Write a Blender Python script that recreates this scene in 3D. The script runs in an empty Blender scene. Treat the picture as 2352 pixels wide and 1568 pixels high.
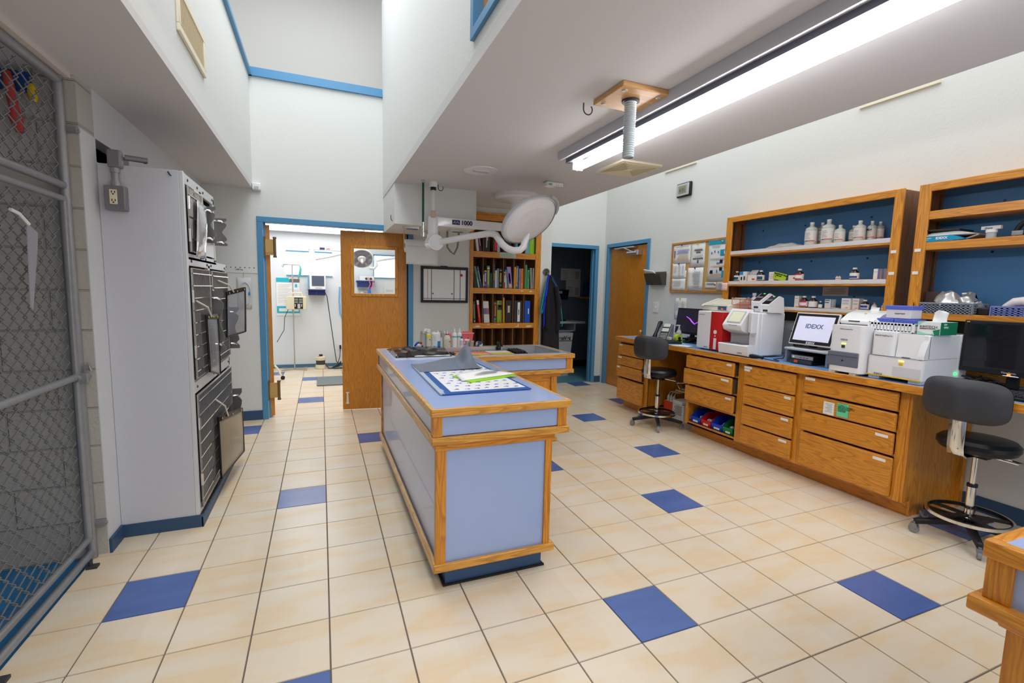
import bpy, math, random
from mathutils import Matrix, Vector
random.seed(7)
U = 0.305            # one floor tile, in metres; every coordinate below is in tiles
sc = bpy.context.scene
COL = sc.collection
PI = math.pi
# ------------------------------------------------------------------ materials
def lin(c):
    return tuple(((v/255)/12.92 if v/255 <= .04045 else ((v/255+.055)/1.055)**2.4) for v in c)
MATS = {}
def mat(name, rgb, rough=.5, metal=0., spec=.5, bump=0., bscale=60., trans=0., alpha=1., emit=0., coat=0., var=0., vscale=6., ior=1.45):
    if name in MATS: return MATS[name]
    m = bpy.data.materials.new(name); m.use_nodes = True
    nt = m.node_tree; b = nt.nodes['Principled BSDF']
    c = lin(rgb)+(1,)
    b.inputs['Base Color'].default_value = c
    b.inputs['Roughness'].default_value = rough
    b.inputs['Metallic'].default_value = metal
    b.inputs['Specular IOR Level'].default_value = spec
    b.inputs['Transmission Weight'].default_value = trans
    b.inputs['IOR'].default_value = ior
    b.inputs['Alpha'].default_value = alpha
    b.inputs['Coat Weight'].default_value = coat
    if emit:
        b.inputs['Emission Color'].default_value = c
        b.inputs['Emission Strength'].default_value = emit
    if bump or var:
        tc = nt.nodes.new('ShaderNodeTexCoord')
    if bump:
        n = nt.nodes.new('ShaderNodeTexNoise'); n.inputs['Scale'].default_value = bscale; n.inputs['Detail'].default_value = 3
        bp = nt.nodes.new('ShaderNodeBump'); bp.inputs['Strength'].default_value = bump; bp.inputs['Distance'].default_value = .004
        nt.links.new(tc.outputs['Object'], n.inputs['Vector']); nt.links.new(n.outputs['Fac'], bp.inputs['Height'])
        nt.links.new(bp.outputs['Normal'], b.inputs['Normal'])
    if var:
        n = nt.nodes.new('ShaderNodeTexNoise'); n.inputs['Scale'].default_value = vscale; n.inputs['Detail'].default_value = 4
        mx = nt.nodes.new('ShaderNodeMix'); mx.data_type = 'RGBA'
        nt.links.new(tc.outputs['Object'], n.inputs['Vector'])
        mx.inputs[6].default_value = tuple(v*(1-var) for v in c[:3])+(1,); mx.inputs[7].default_value = tuple(min(1, v*(1+var)) for v in c[:3])+(1,)
        nt.links.new(n.outputs['Fac'], mx.inputs[0]); nt.links.new(mx.outputs[2], b.inputs['Base Color'])
    MATS[name] = m
    return m
def oak(name, axis, light=(236,160,44), dark=(178,106,26), rough=.38, ring=1.0, coat=.25, cs=9):
    """varnished oak, grain running along axis 0/1/2"""
    if name in MATS: return MATS[name]
    m = bpy.data.materials.new(name); m.use_nodes = True
    nt = m.node_tree; N = nt.nodes; L = nt.links; b = N['Principled BSDF']
    tc = N.new('ShaderNodeTexCoord'); oi = N.new('ShaderNodeObjectInfo')
    ad = N.new('ShaderNodeVectorMath'); ad.operation = 'MULTIPLY_ADD'
    L.new(oi.outputs['Random'], ad.inputs[0]); ad.inputs[1].default_value = (7.3, 3.1, 5.7); L.new(tc.outputs['Object'], ad.inputs[2])
    def mapped(along, cross):
        mp = N.new('ShaderNodeMapping'); s = [cross]*3; s[axis] = along
        mp.inputs['Scale'].default_value = s; L.new(ad.outputs[0], mp.inputs['Vector']); return mp
    n1 = N.new('ShaderNodeTexNoise'); n1.inputs['Scale'].default_value = 1; n1.inputs['Detail'].default_value = 2
    L.new(mapped(.75, cs).outputs[0], n1.inputs['Vector'])
    mu = N.new('ShaderNodeMath'); mu.operation = 'MULTIPLY'; mu.inputs[1].default_value = 20*ring; L.new(n1.outputs['Fac'], mu.inputs[0])
    fr = N.new('ShaderNodeMath'); fr.operation = 'FRACT'; L.new(mu.outputs[0], fr.inputs[0])
    cr = N.new('ShaderNodeValToRGB'); e = cr.color_ramp.elements
    e[0].position = 0; e[0].color = (1,1,1,1); e[1].position = .55; e[1].color = (.78,.78,.78,1)
    k = e.new(.86); k.color = (.22,.22,.22,1); k = e.new(1.0); k.color = (.75,.75,.75,1)
    L.new(fr.outputs[0], cr.inputs[0])
    n2 = N.new('ShaderNodeTexNoise'); n2.inputs['Scale'].default_value = 1; n2.inputs['Detail'].default_value = 3; n2.inputs['Roughness'].default_value = .7
    L.new(mapped(9, 190).outputs[0], n2.inputs['Vector'])
    c2 = N.new('ShaderNodeValToRGB'); e = c2.color_ramp.elements
    e[0].position = .36; e[0].color = (.45,.45,.45,1); e[1].position = .56; e[1].color = (1,1,1,1); L.new(n2.outputs['Fac'], c2.inputs[0])
    n3 = N.new('ShaderNodeTexNoise'); n3.inputs['Scale'].default_value = 1; n3.inputs['Detail'].default_value = 2; L.new(mapped(.7, 4).outputs[0], n3.inputs['Vector'])
    c3 = N.new('ShaderNodeValToRGB'); e = c3.color_ramp.elements
    e[0].position = .3; e[0].color = (.8,.8,.8,1); e[1].position = .7; e[1].color = (1,1,1,1); L.new(n3.outputs['Fac'], c3.inputs[0])
    m1 = N.new('ShaderNodeMath'); m1.operation = 'MULTIPLY'; L.new(cr.outputs[0], m1.inputs[0]); L.new(c2.outputs[0], m1.inputs[1])
    m2 = N.new('ShaderNodeMath'); m2.operation = 'MULTIPLY'; L.new(m1.outputs[0], m2.inputs[0]); L.new(c3.outputs[0], m2.inputs[1])
    mx = N.new('ShaderNodeMix'); mx.data_type = 'RGBA'
    mx.inputs[6].default_value = lin(dark)+(1,); mx.inputs[7].default_value = lin(light)+(1,)
    L.new(m2.outputs[0], mx.inputs[0]); L.new(mx.outputs[2], b.inputs['Base Color'])
    b.inputs['Roughness'].default_value = rough; b.inputs['Coat Weight'].default_value = coat; b.inputs['Coat Roughness'].default_value = .25
    MATS[name] = m
    return m
OX, OY, OZ = oak('oak along x', 0), oak('oak along y', 1), oak('oak along z', 2)
OXF = oak('pale worn oak along x', 0, (236,176,76), (178,114,36)); OYF = oak('pale worn oak along y', 1, (232,188,122), (190,138,72))
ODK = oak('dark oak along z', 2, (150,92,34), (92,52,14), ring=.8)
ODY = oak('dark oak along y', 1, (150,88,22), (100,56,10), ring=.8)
ODOOR = oak('oak veneer door', 2, (224,148,44), (172,102,24), ring=1.5, cs=16)
PART = oak('divider board', 2, (126,92,52), (98,68,34), ring=.2, rough=.7, coat=0)
WALL = mat('painted wall', (225,227,224), .85, spec=.2, bump=.25, bscale=55)
WALLG = mat('grey white wall', (212,213,216), .85, spec=.2, bump=.25, bscale=55)
CEIL = mat('ceiling paint', (218,216,216), .9, spec=.15, bump=.12, bscale=45)
BLOCK = mat('painted concrete block', (176,170,158), .9, spec=.2, bump=.9, bscale=38)
BLUE = mat('blue trim paint', (84,146,190), .4)
NAVY = mat('navy baseboard', (52,82,116), .5)
LAM = mat('periwinkle laminate', (162,184,230), .28, coat=.4)
LAMG = mat('blue laminate counter', (118,158,206), .35)
NAVB = mat('shelf back blue', (66,118,166), .6)
STEEL = mat('stainless steel', (216,216,214), .34, metal=.75, bump=.03, bscale=300)
CHROME = mat('chrome', (225,225,222), .1, metal=1)
GALV = mat('galvanised steel', (156,157,160), .45, metal=.45, bump=.1, bscale=90, var=.15, vscale=40)
ALU = mat('worn aluminium', (206,206,208), .35, metal=.9, var=.1, vscale=20)
WHITE = mat('white plastic', (238,238,240), .35)
OFFW = mat('warm white plastic', (226,222,206), .45)
WPAINT = mat('white enamel', (242,242,244), .25, coat=.3)
CREAM = mat('cream metal', (236,228,204), .5)
BLACK = mat('black plastic', (20,20,24), .42)
DKGR = mat('dark grey plastic', (58,60,66), .5)
GREY = mat('grey plastic', (120,128,140), .5)
LGREY = mat('light grey plastic', (190,190,192), .45)
VINYL = mat('black vinyl', (18,18,22), .28, bump=.06, bscale=160)
PAPER = mat('paper', (240,240,238), .8, spec=.1)
INK = mat('grey print', (96,96,104), .8)
INKD = mat('black print', (20,20,24), .7)
RED = mat('red plastic', (200,26,28), .4)
BRASS = mat('aged brass', (214,176,112), .4, metal=.5)
GLASS = mat('clear glass', (245,250,250), .03, trans=1, ior=1.2)
def colr(r, g, b, rough=.5, **k): return mat('paint %d %d %d' % (r, g, b), (r, g, b), rough, **k)
# ------------------------------------------------------------------ mesh builder (units = tiles)
class G:
    def __init__(s): s.v, s.f, s.m, s.sm = [], [], [], []
    def add(s, vs, fs, m=0, sm=False):
        o = len(s.v); s.v += [Vector(p) for p in vs]
        for f in fs: s.f.append([o+i for i in f]); s.m.append(m); s.sm.append(sm)
        return s
    def box(s, x0, y0, z0, x1, y1, z1, m=0):
        x0, x1 = min(x0,x1), max(x0,x1); y0, y1 = min(y0,y1), max(y0,y1); z0, z1 = min(z0,z1), max(z0,z1)
        return s.add([(x0,y0,z0),(x1,y0,z0),(x1,y1,z0),(x0,y1,z0),(x0,y0,z1),(x1,y0,z1),(x1,y1,z1),(x0,y1,z1)],
              [(3,2,1,0),(4,5,6,7),(0,1,5,4),(1,2,6,5),(2,3,7,6),(3,0,4,7)], m)
    def quad(s, *p, m=0): return s.add(p, [tuple(range(len(p)))], m)
    def cyl(s, p0, p1, r0, r1=None, n=16, m=0, caps=True):
        r1 = r0 if r1 is None else r1
        p0, p1 = Vector(p0), Vector(p1); d = (p1-p0).normalized(); a = d.orthogonal().normalized(); b = d.cross(a)
        vs = [p0+(a*math.cos(t)+b*math.sin(t))*r0 for t in [2*PI*i/n for i in range(n)]] + [p1+(a*math.cos(t)+b*math.sin(t))*r1 for t in [2*PI*i/n for i in range(n)]]
        s.add(vs, [(i,(i+1)%n,n+(i+1)%n,n+i) for i in range(n)], m, True)
        if caps: s.add(vs, [tuple(range(n-1,-1,-1)), tuple(range(n,2*n))], m)
        return s
    def tube(s, pts, r, n=8, m=0, closed=False):
        P = [Vector(p) for p in pts]; k = len(P); rings = []; a = None
        for i in range(k):
            if closed: d = P[(i+1)%k]-P[i-1]
            else: d = P[min(i+1,k-1)]-P[max(i-1,0)]
            d.normalize()
            if a is None: a = d.orthogonal().normalized()
            else:
                a = a-d*a.dot(d)
                a = a.normalized() if a.length > 1e-6 else d.orthogonal().normalized()
            b = d.cross(a); rr = r[i] if isinstance(r, (list,tuple)) else r
            rings += [P[i]+(a*math.cos(2*PI*j/n)+b*math.sin(2*PI*j/n))*rr for j in range(n)]
        fs = []
        for i in range(k if closed else k-1):
            i2 = (i+1)%k
            fs += [(i*n+j, i*n+(j+1)%n, i2*n+(j+1)%n, i2*n+j) for j in range(n)]
        s.add(rings, fs, m, True)
        if not closed: s.add(rings, [tuple(range(n-1,-1,-1)), tuple(range((k-1)*n,k*n))], m)
        return s
    def lathe(s, prof, c=(0,0,0), n=24, m=0, sy=1., caps=True):
        """prof: list of (r,z) or (r,z,matindex)"""
        vs = []; fs = []; k = len(prof)
        for q in prof: vs += [(c[0]+q[0]*math.cos(2*PI*j/n), c[1]+q[0]*sy*math.sin(2*PI*j/n), c[2]+q[1]) for j in range(n)]
        for i in range(k-1):
            mm = prof[i][2] if len(prof[i]) > 2 else m
            s.add(vs[i*n:(i+2)*n], [(j,(j+1)%n,n+(j+1)%n,n+j) for j in range(n)], mm, True)
        for i, rv in ((0,True),(k-1,False)) if caps else ():
            if prof[i][0] > 1e-5: s.add(vs[i*n:(i+1)*n], [tuple(range(n-1,-1,-1) if rv else range(n))], prof[min(i,k-2)][2] if len(prof[min(i,k-2)]) > 2 else m)
        return s
    def sph(s, c, r, n=16, k=10, m=0):
        rx, ry, rz = (r,r,r) if not isinstance(r, (tuple,list)) else r
        vs = []
        for i in range(k+1):
            t = PI*i/k
            vs += [(c[0]+rx*max(math.sin(t),1e-4)*math.cos(2*PI*j/n), c[1]+ry*max(math.sin(t),1e-4)*math.sin(2*PI*j/n), c[2]-rz*math.cos(t)) for j in range(n)]
        return s.add(vs, [(i*n+j, i*n+(j+1)%n, (i+1)*n+(j+1)%n, (i+1)*n+j) for i in range(k) for j in range(n)], m, True)
    def prism(s, pts, axis, a, b, m=0, sm=False):
        """closed 2-D outline extruded along axis (0,1,2) from a to b; outline given in the two other axes in order"""
        def P(q, t):
            l = list(q); l.insert(axis, t); return tuple(l)
        n = len(pts); vs = [P(q,a) for q in pts]+[P(q,b) for q in pts]
        s.add(vs, [(i,(i+1)%n,n+(i+1)%n,n+i) for i in range(n)], m, sm)
        return s.add(vs, [tuple(range(n-1,-1,-1)), tuple(range(n,2*n))], m)
    def grid(s, fn, nu, nv, m=0, sm=True, mf=None):
        vs = [fn(i/nu, j/nv) for j in range(nv+1) for i in range(nu+1)]
        o = len(s.v); s.v += [Vector(p) for p in vs]
        for j in range(nv):
            for i in range(nu):
                a = o+j*(nu+1)+i; s.f.append([a,a+1,a+nu+2,a+nu+1]); s.m.append(mf(i,j) if mf else m); s.sm.append(sm)
        return s
    def xf(s, M, start=0):
        for i in range(start, len(s.v)): s.v[i] = M @ s.v[i]
        return s
    def rot(s, c, axis, ang, start=0):
        c = Vector(c); return s.xf(Matrix.Translation(c) @ Matrix.Rotation(ang, 4, axis) @ Matrix.Translation(-c), start)
    def move(s, d, start=0): return s.xf(Matrix.Translation(Vector(d)), start)
    def build(s, name, mats, parent=None, bev=0., seg=2, solid=0., local=False, smooth=None, sub=0):
        mats = mats if isinstance(mats, (list,tuple)) else [mats]
        if parent is not None:
            off = Vector((0,0,0)) if local or parent.get('_local') else Vector(parent['_off'])
        else:
            off = Vector((sum((min(p[0] for p in s.v), max(p[0] for p in s.v)))/2, sum((min(p[1] for p in s.v), max(p[1] for p in s.v)))/2, min(p[2] for p in s.v)))
        me = bpy.data.meshes.new(name)
        me.from_pydata([(p-off)*U for p in s.v], [], s.f)
        for mm in mats: me.materials.append(mm)
        me.polygons.foreach_set('material_index', s.m)
        me.polygons.foreach_set('use_smooth', s.sm if smooth is None else [smooth]*len(s.f))
        me.validate(); me.update()
        me.set_sharp_from_angle(angle=math.radians(50))
        o = bpy.data.objects.new(name, me); COL.objects.link(o)
        if parent is not None:
            o.parent = parent; o['_off'] = list(parent['_off']); o['_local'] = 1 if (local or parent.get('_local')) else 0
        else:
            o.location = off*U; o['_off'] = list(off)
        if solid:
            md = o.modifiers.new('thickness', 'SOLIDIFY'); md.thickness = solid*U; md.offset = 0
        if sub:
            md = o.modifiers.new('smooth', 'SUBSURF'); md.levels = sub; md.render_levels = sub
        if bev:
            md = o.modifiers.new('bevel', 'BEVEL'); md.width = bev*U; md.segments = seg; md.limit_method = 'ANGLE'; md.angle_limit = math.radians(40)
        return o
def tag(o, label=None, cat=None, group=None, kind=None):
    if label: o['label'] = label
    if cat: o['category'] = cat
    if group: o['group'] = group
    if kind: o['kind'] = kind
    return o
def thing(name, label, cat, loc, group=None, rotz=None, kind=None):
    """Empty at the thing's base; with rotz given, parts are authored in local coordinates"""
    o = bpy.data.objects.new(name, None); COL.objects.link(o); o.empty_display_size = .05
    o.location = Vector(loc)*U; o['_off'] = list(loc)
    if rotz is not None: o.rotation_euler = (0,0,rotz); o['_local'] = 1
    return tag(o, label, cat, group, kind)
def struct(name, g, mats, parent=None, **k):
    o = g.build(name, mats, parent, **k)
    if parent is None: o['kind'] = 'structure'
    return o
def dup(root, loc, rotz=0, label=None):
    r = root.copy(); COL.objects.link(r); r.location = Vector(loc)*U; r.rotation_euler = (0,0,rotz)
    if label: r['label'] = label
    def rec(a, b):
        for ch in list(a.children):
            c = ch.copy(); COL.objects.link(c); c.parent = b; rec(ch, c)
    rec(root, r)
    return r
def text(name, s, size, loc, face, parent, m, align='LEFT', rotx=0, bold=0.):
    """raised lettering as a mesh; face: '-y' (reads from the south), '-x' (reads from the west), or a 3x3/4x4 matrix"""
    cu = bpy.data.curves.new(name, 'FONT'); cu.body = s; cu.size = size*U; cu.extrude = .002*U; cu.align_x = align; cu.offset = bold*U
    t = bpy.data.objects.new(name, cu); COL.objects.link(t)
    me = bpy.data.meshes.new_from_object(t.evaluated_get(bpy.context.evaluated_depsgraph_get()))
    bpy.data.objects.remove(t); bpy.data.curves.remove(cu)
    if face == '-y': R = Matrix.Rotation(PI/2, 4, 'X')
    elif face == '-x': R = Matrix.Rotation(-PI/2, 4, 'Z') @ Matrix.Rotation(PI/2, 4, 'X')
    else: R = face
    if rotx: R = R @ Matrix.Rotation(rotx, 4, 'X')
    off = Vector((0,0,0)) if parent.get('_local') else Vector(parent['_off'])
    me.transform(Matrix.Translation((Vector(loc)-off)*U) @ R)
    me.materials.clear(); me.materials.append(m)
    o = bpy.data.objects.new(name, me); COL.objects.link(o); o.parent = parent; o['_off'] = list(parent['_off']); o['_local'] = parent.get('_local', 0)
    return o
def arc(c, r, a0, a1, n, plane='xz'):
    out = []
    for i in range(n+1):
        t = a0+(a1-a0)*i/n
        if plane == 'xz': out.append((c[0]+r*math.cos(t), c[1], c[2]+r*math.sin(t)))
        elif plane == 'yz': out.append((c[0], c[1]+r*math.cos(t), c[2]+r*math.sin(t)))
        else: out.append((c[0]+r*math.cos(t), c[1]+r*math.sin(t), c[2]))
    return out
def rrect(w, h, r, n=5, cx=0, cy=0):
    out = []
    for sx, sy, a in ((1,1,0),(-1,1,PI/2),(-1,-1,PI),(1,-1,1.5*PI)):
        for i in range(n+1):
            t = a+PI/2*i/n; out.append((cx+sx*(w/2-r)+r*math.cos(t), cy+sy*(h/2-r)+r*math.sin(t)))
    return out
# ------------------------------------------------------------------ camera
import os
f_px, yaw, pitch, roll = 1082.737, .385454, .1066696, -.022802
cam_pos = Vector((.97467, -5.88646, 4.79005))
cy_, sy_, cp_, sp_ = math.cos(yaw), math.sin(yaw), math.cos(pitch), math.sin(pitch)
fw = Vector((sy_*cp_, cy_*cp_, -sp_)); rt = Vector((cy_, -sy_, 0)); dn = fw.cross(rt)
rt2 = rt*math.cos(roll)+dn*math.sin(roll); dn2 = dn*math.cos(roll)-rt*math.sin(roll)
cd = bpy.data.cameras.new('camera'); cd.sensor_width = 36; cd.lens = f_px/2352*36; cd.clip_start = .02; cd.clip_end = 200
cam = bpy.data.objects.new('camera', cd); COL.objects.link(cam)
Mx = Matrix((rt2, -dn2, -fw)).transposed().to_4x4(); Mx.translation = cam_pos*U
cam.matrix_world = Mx; sc.camera = cam
# ================================================================== SETTING
def tile_mat(name, rgb, rough, var, blue=False):
    m = bpy.data.materials.new(name); m.use_nodes = True; nt = m.node_tree; N = nt.nodes; L = nt.links; b = N['Principled BSDF']
    tc = N.new('ShaderNodeTexCoord')
    n = N.new('ShaderNodeTexNoise'); n.inputs['Scale'].default_value = 6; n.inputs['Detail'].default_value = 4
    mp = N.new('ShaderNodeMapping'); mp.inputs['Scale'].default_value = (.45, 1.3, 1); mp.inputs['Rotation'].default_value = (0,0,.3)
    L.new(tc.outputs['Object'], mp.inputs[0]); L.new(mp.outputs[0], n.inputs['Vector'])
    wn = N.new('ShaderNodeTexWhiteNoise'); wn.noise_dimensions = '2D'
    sn = N.new('ShaderNodeVectorMath'); sn.operation = 'SNAP'; sn.inputs[1].default_value = (U,U,U)
    L.new(tc.outputs['Object'], sn.inputs[0]); L.new(sn.outputs[0], wn.inputs['Vector'])
    cr = N.new('ShaderNodeValToRGB'); e = cr.color_ramp.elements
    c = lin(rgb)
    if blue:
        e[0].position = .3; e[0].color = tuple(v*.88 for v in c)+(1,); e[1].position = .7; e[1].color = tuple(v*1.1 for v in c)+(1,)
    else:
        e[0].position = .30; e[0].color = lin((228,210,181))+(1,); e[1].position = .72; e[1].color = lin((231,218,200))+(1,)
        k = e.new(.40); k.color = lin((229,205,169))+(1,); k = e.new(.5); k.color = lin((229,213,188))+(1,)
    L.new(n.outputs['Fac'], cr.inputs[0])
    ml = N.new('ShaderNodeMath'); ml.operation = 'MULTIPLY_ADD'; ml.inputs[1].default_value = var; ml.inputs[2].default_value = 1-var/2
    L.new(wn.outputs['Value'], ml.inputs[0])
    vm = N.new('ShaderNodeVectorMath'); vm.operation = 'SCALE'; L.new(cr.outputs[0], vm.inputs[0]); L.new(ml.outputs[0], vm.inputs['Scale'])
    L.new(vm.outputs[0], b.inputs['Base Color']); b.inputs['Roughness'].default_value = rough
    bp = N.new('ShaderNodeBump'); bp.inputs['Strength'].default_value = .06; bp.inputs['Distance'].default_value = .004
    L.new(n.outputs['Fac'], bp.inputs['Height']); L.new(bp.outputs[0], b.inputs['Normal'])
    return m
TILE = tile_mat('beige ceramic tile', (230,215,195), .3, .05); BTILE = tile_mat('blue ceramic tile', (80,106,168), .27, .05, True)
GROUT = mat('brown grout', (114,100,93), .9)
BLUES = {(-2,2),(0,-1),(5,-1),(9,-2),(8,2),(10,5),(10,9),(13,11),(6,5),(-2,11),(2,9),(0,5),(13,-1),(13,15),(0,15),(0,20),(-2,22),(-4,7),(4,13),(7,12),(4,-6),(9,-7)}
g = G(); g.box(-2.78,-12,-.1, 18,26,-.012, 2); h = .0085
for i in range(-3, 18):
    for j in range(-12, 26):
        x0 = -2.78 if i == -3 else i+h
        bl = (i,j) in BLUES
        g.add([(x0,j+h,-.012),(i+1-h,j+h,-.012),(i+1-h,j+1-h,-.012),(x0,j+1-h,-.012),(x0+.004,j+h+.004,0),(i+1-h-.004,j+h+.004,0),(i+1-h-.004,j+1-h-.004,0),(x0+.004,j+1-h-.004,0)],
              [(4,5,6,7),(0,1,5,4),(1,2,6,5),(2,3,7,6),(3,0,4,7)], 1 if bl else 0)
struct('floor', g, [TILE, BTILE, GROUT])
BLUEF = mat('chipped blue floor paint', (30,124,184), .35, var=.45, vscale=9, bump=.1)
struct('floor', G().box(-9,-12,-.2,-2.78,4.1,-.03), BLUEF)                       # kennel run
struct('floor', G().box(10.3,15.95,-.1, 19,26,.012), mat('teal concrete floor', (84,132,146), .6, var=.2))
# ---- back wall (y = 12.8)
T = .3; Y0 = 12.8
g = G(); g.box(-6,Y0,0,-.85,Y0+T,11.8); g.box(-.85,Y0,6.98,4.13,Y0+T,11.8); g.box(4.13,Y0,0,6.68,Y0+T,8.4); g.box(6.68,Y0,7.82,9.74,Y0+T,8.4); g.box(6.68,Y0,0,9.74,Y0+T,1.0); g.box(9.74,Y0,0,10.32,Y0+T,14)
g.box(4.13,Y0,8.4,9.74,Y0+T,14)
struct('wall_back', g, WALL)
struct('wall_passage', G().box(10.0,Y0+T,0,10.32,15.7,14), WALL)
g = G(); g.box(10.0,15.7,0,11.3,16,14); g.box(11.3,15.7,7.05,14.33,16,14); g.box(14.33,15.7,0,19,16,14)
struct('wall_far_back', g, WALL)
# ---- right wall (x = 14.9)
g = G(); g.box(14.9,-12,0,15.2,12.13,14); g.box(14.9,12.13,7.12,15.2,15.27,14); g.box(14.9,15.27,0,15.2,15.7,14)
struct('wall_right', g, WALL)
# ---- left side: soffit over the kennels, wall above the cages, block partition
struct('ceiling_left', G().box(-9,-12,8.06,-1.13,Y0,8.2), CEIL)
struct('wall_left_upper', G().box(-1.43,-12,8.2,-1.13,Y0,11.8), WALL)
g = G(); g.box(-2.85,4.68,0,-2.6,Y0,6.86); g.box(-2.85,6.25,6.86,-2.6,Y0,7.25); g.box(-2.85,4.68,7.25,-2.6,Y0,8.06)
struct('wall_left', g, WALLG)
g = G(); g.box(-4.2,4.68,6.6,-4.1,7.1,7.5); g.box(-4.2,4.68,7.4,-2.85,7.1,7.5); g.box(-4.2,4.68,6.6,-2.85,7.1,6.75); g.box(-4.2,7,6.6,-2.85,7.1,7.5)
struct('wall_left_recess', g, mat('recess in painted shade', (60,60,64), .8))  # closed box whose dark colour stands in for shade inside the opening
struct('trim_7', G().box(-2.9,-12,7.99,-2.66,4.1,8.06), mat('pinkish trim', (214,204,196), .6))
BM = bpy.data.materials.new('painted block coursing'); BM.use_nodes = True
nt = BM.node_tree; b = nt.nodes['Principled BSDF']; b.inputs['Roughness'].default_value = .9
tc = nt.nodes.new('ShaderNodeTexCoord'); mp = nt.nodes.new('ShaderNodeMapping'); mp.inputs['Rotation'].default_value = (PI/2,0,0)
br = nt.nodes.new('ShaderNodeTexBrick'); br.inputs['Scale'].default_value = 1; br.inputs['Brick Width'].default_value = 1.333*U; br.inputs['Row Height'].default_value = .667*U
br.inputs['Mortar Size'].default_value = .006; br.inputs['Mortar Smooth'].default_value = .6; br.inputs['Color1'].default_value = lin((184,181,174))+(1,); br.inputs['Color2'].default_value = lin((190,187,180))+(1,); br.inputs['Mortar'].default_value = lin((172,168,160))+(1,)
ns = nt.nodes.new('ShaderNodeTexNoise'); ns.inputs['Scale'].default_value = 55; ns.inputs['Detail'].default_value = 4
sm_ = nt.nodes.new('ShaderNodeMath'); sm_.operation = 'MULTIPLY_ADD'; sm_.inputs[1].default_value = .35
bp = nt.nodes.new('ShaderNodeBump'); bp.inputs['Strength'].default_value = .8; bp.inputs['Distance'].default_value = .01
inv = nt.nodes.new('ShaderNodeMath'); inv.operation = 'SUBTRACT'; inv.inputs[0].default_value = 1
nt.links.new(tc.outputs['Object'], mp.inputs[0]); nt.links.new(mp.outputs[0], br.inputs['Vector']); nt.links.new(br.outputs['Color'], b.inputs['Base Color'])
nt.links.new(br.outputs['Fac'], inv.inputs[1]); nt.links.new(tc.outputs['Object'], ns.inputs['Vector']); nt.links.new(ns.outputs['Fac'], sm_.inputs[0]); nt.links.new(inv.outputs[0], sm_.inputs[2]); nt.links.new(sm_.outputs[0], bp.inputs['Height']); nt.links.new(bp.outputs[0], b.inputs['Normal'])
g = G(); g.box(-9,4.1,-.03,-2.605,4.68,8.06)
struct('wall_kennel_partition', g, BM)
struct('wall_kennel_end', G().box(-2.605,4.1,.0,-2.592,4.68,7.25), WALLG)
struct('wall_front_left', G().box(-9,-12.2,0,3.2,-12,8.2), WALL)  # unseen wall added behind the camera to cut the fill on the left
struct('wall_kennel_side', G().box(-9.2,-12,-.03,-9,4.1,8.06), BM)
# ---- loft: low ceiling over the work area, and the bulkhead box at its far end
struct('ceiling', G().box(3.2,-12,8.15,9.8,Y0,8.35), CEIL)
g = G(); g.box(3.2,1.42,8.35,3.45,Y0,15); g.box(3.2,-12,8.35,3.45,1.42,8.54); g.box(3.2,-12,12,3.45,1.42,15)
struct('wall_loft', g, WALL)
struct('wall_loft_bulkhead', G().box(3.22,9.96,6.87,5.97,Y0,8.16), WALL)
struct('wall_loft_right', G().box(9.6,-12,8.35,9.8,Y0,9.3), WALL)
# loft window with blue frame
g = G(); g.box(3.14,1.28,8.54,3.32,1.42,12); g.box(3.14,-6,8.54,3.32,1.28,8.67)
wf = struct('window_1', g, BLUE)
struct('panel', G().box(3.3,-6,8.67,3.36,1.28,12), oak('orange wood panel', 2, (222,150,70), (190,116,44)), parent=wf)
struct('trim_5', G().box(14.84,1.36,10.0,14.9,3.22,10.06), CREAM)
struct('trim_6', G().box(14.84,9.36,10.0,14.9,11.2,10.06), CREAM)
# ---- clerestory above the atrium
g = G(); g.box(-1.12,Y0-.1,11.72,3.2,Y0+.32,11.8); g.box(-1.12,Y0-.06,11.8,3.2,Y0+.32,11.98); g.box(-1.12,Y0-.02,11.98,3.2,Y0+.2,12.02)
struct('trim_1', g, BLUE)
g = G(); g.box(-1.45,-12,11.72,-1.03,Y0,11.8); g.box(-1.45,-12,11.8,-1.07,Y0,11.98); g.box(-1.45,-12,11.98,-1.11,Y0,12.02)
struct('trim_2', g, BLUE)
struct('wall_clerestory', G().box(-9,14.6,11,4,14.9,24), mat('clerestory wall', (206,204,198), .9, spec=.1))
struct('trim_3', G().box(-3.5,14.2,11,-3.1,14.55,24), mat('wood beam', (190,120,50), .6))
struct('ceiling_clerestory', G().box(-9,Y0+.3,11.4,4,14.9,11.5), CEIL)
# ---- blue door frames
def frame(x0, x1, y, z1, w=.19, d=.42, proj=.05, axis='x'):
    g = G()
    if axis == 'x':
        g.box(x0,y-proj,0,x0+w,y+d,z1-w); g.box(x1-w,y-proj,0,x1,y+d,z1-w); g.box(x0,y-proj,z1-w,x1,y+d,z1)
        g.box(x0+w,y+.14,0,x0+w+.06,y+d,z1-w); g.box(x1-w-.06,y+.14,0,x1-w,y+d,z1-w)
    else:
        g.box(y-proj,x0,0,y+d,x0+w,z1-w); g.box(y-proj,x1-w,0,y+d,x1,z1-w); g.box(y-proj,x0,z1-w,y+d,x1,z1)
        g.box(y+.14,x0+w,0,y+d,x0+w+.06,z1-w); g.box(y+.14,x1-w-.06,0,y+d,x1-w,z1-w)
    return g
d1 = struct('door_1', frame(-1.04,4.32,Y0,7.15,d=.34), BLUE, bev=.015)
d2 = struct('door_2', frame(11.1,14.52,15.7,7.24,d=.35), BLUE, bev=.015)
d3 = struct('door_3', frame(11.95,15.45,14.9,7.31,d=.35,axis='y'), BLUE, bev=.015)
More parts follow.
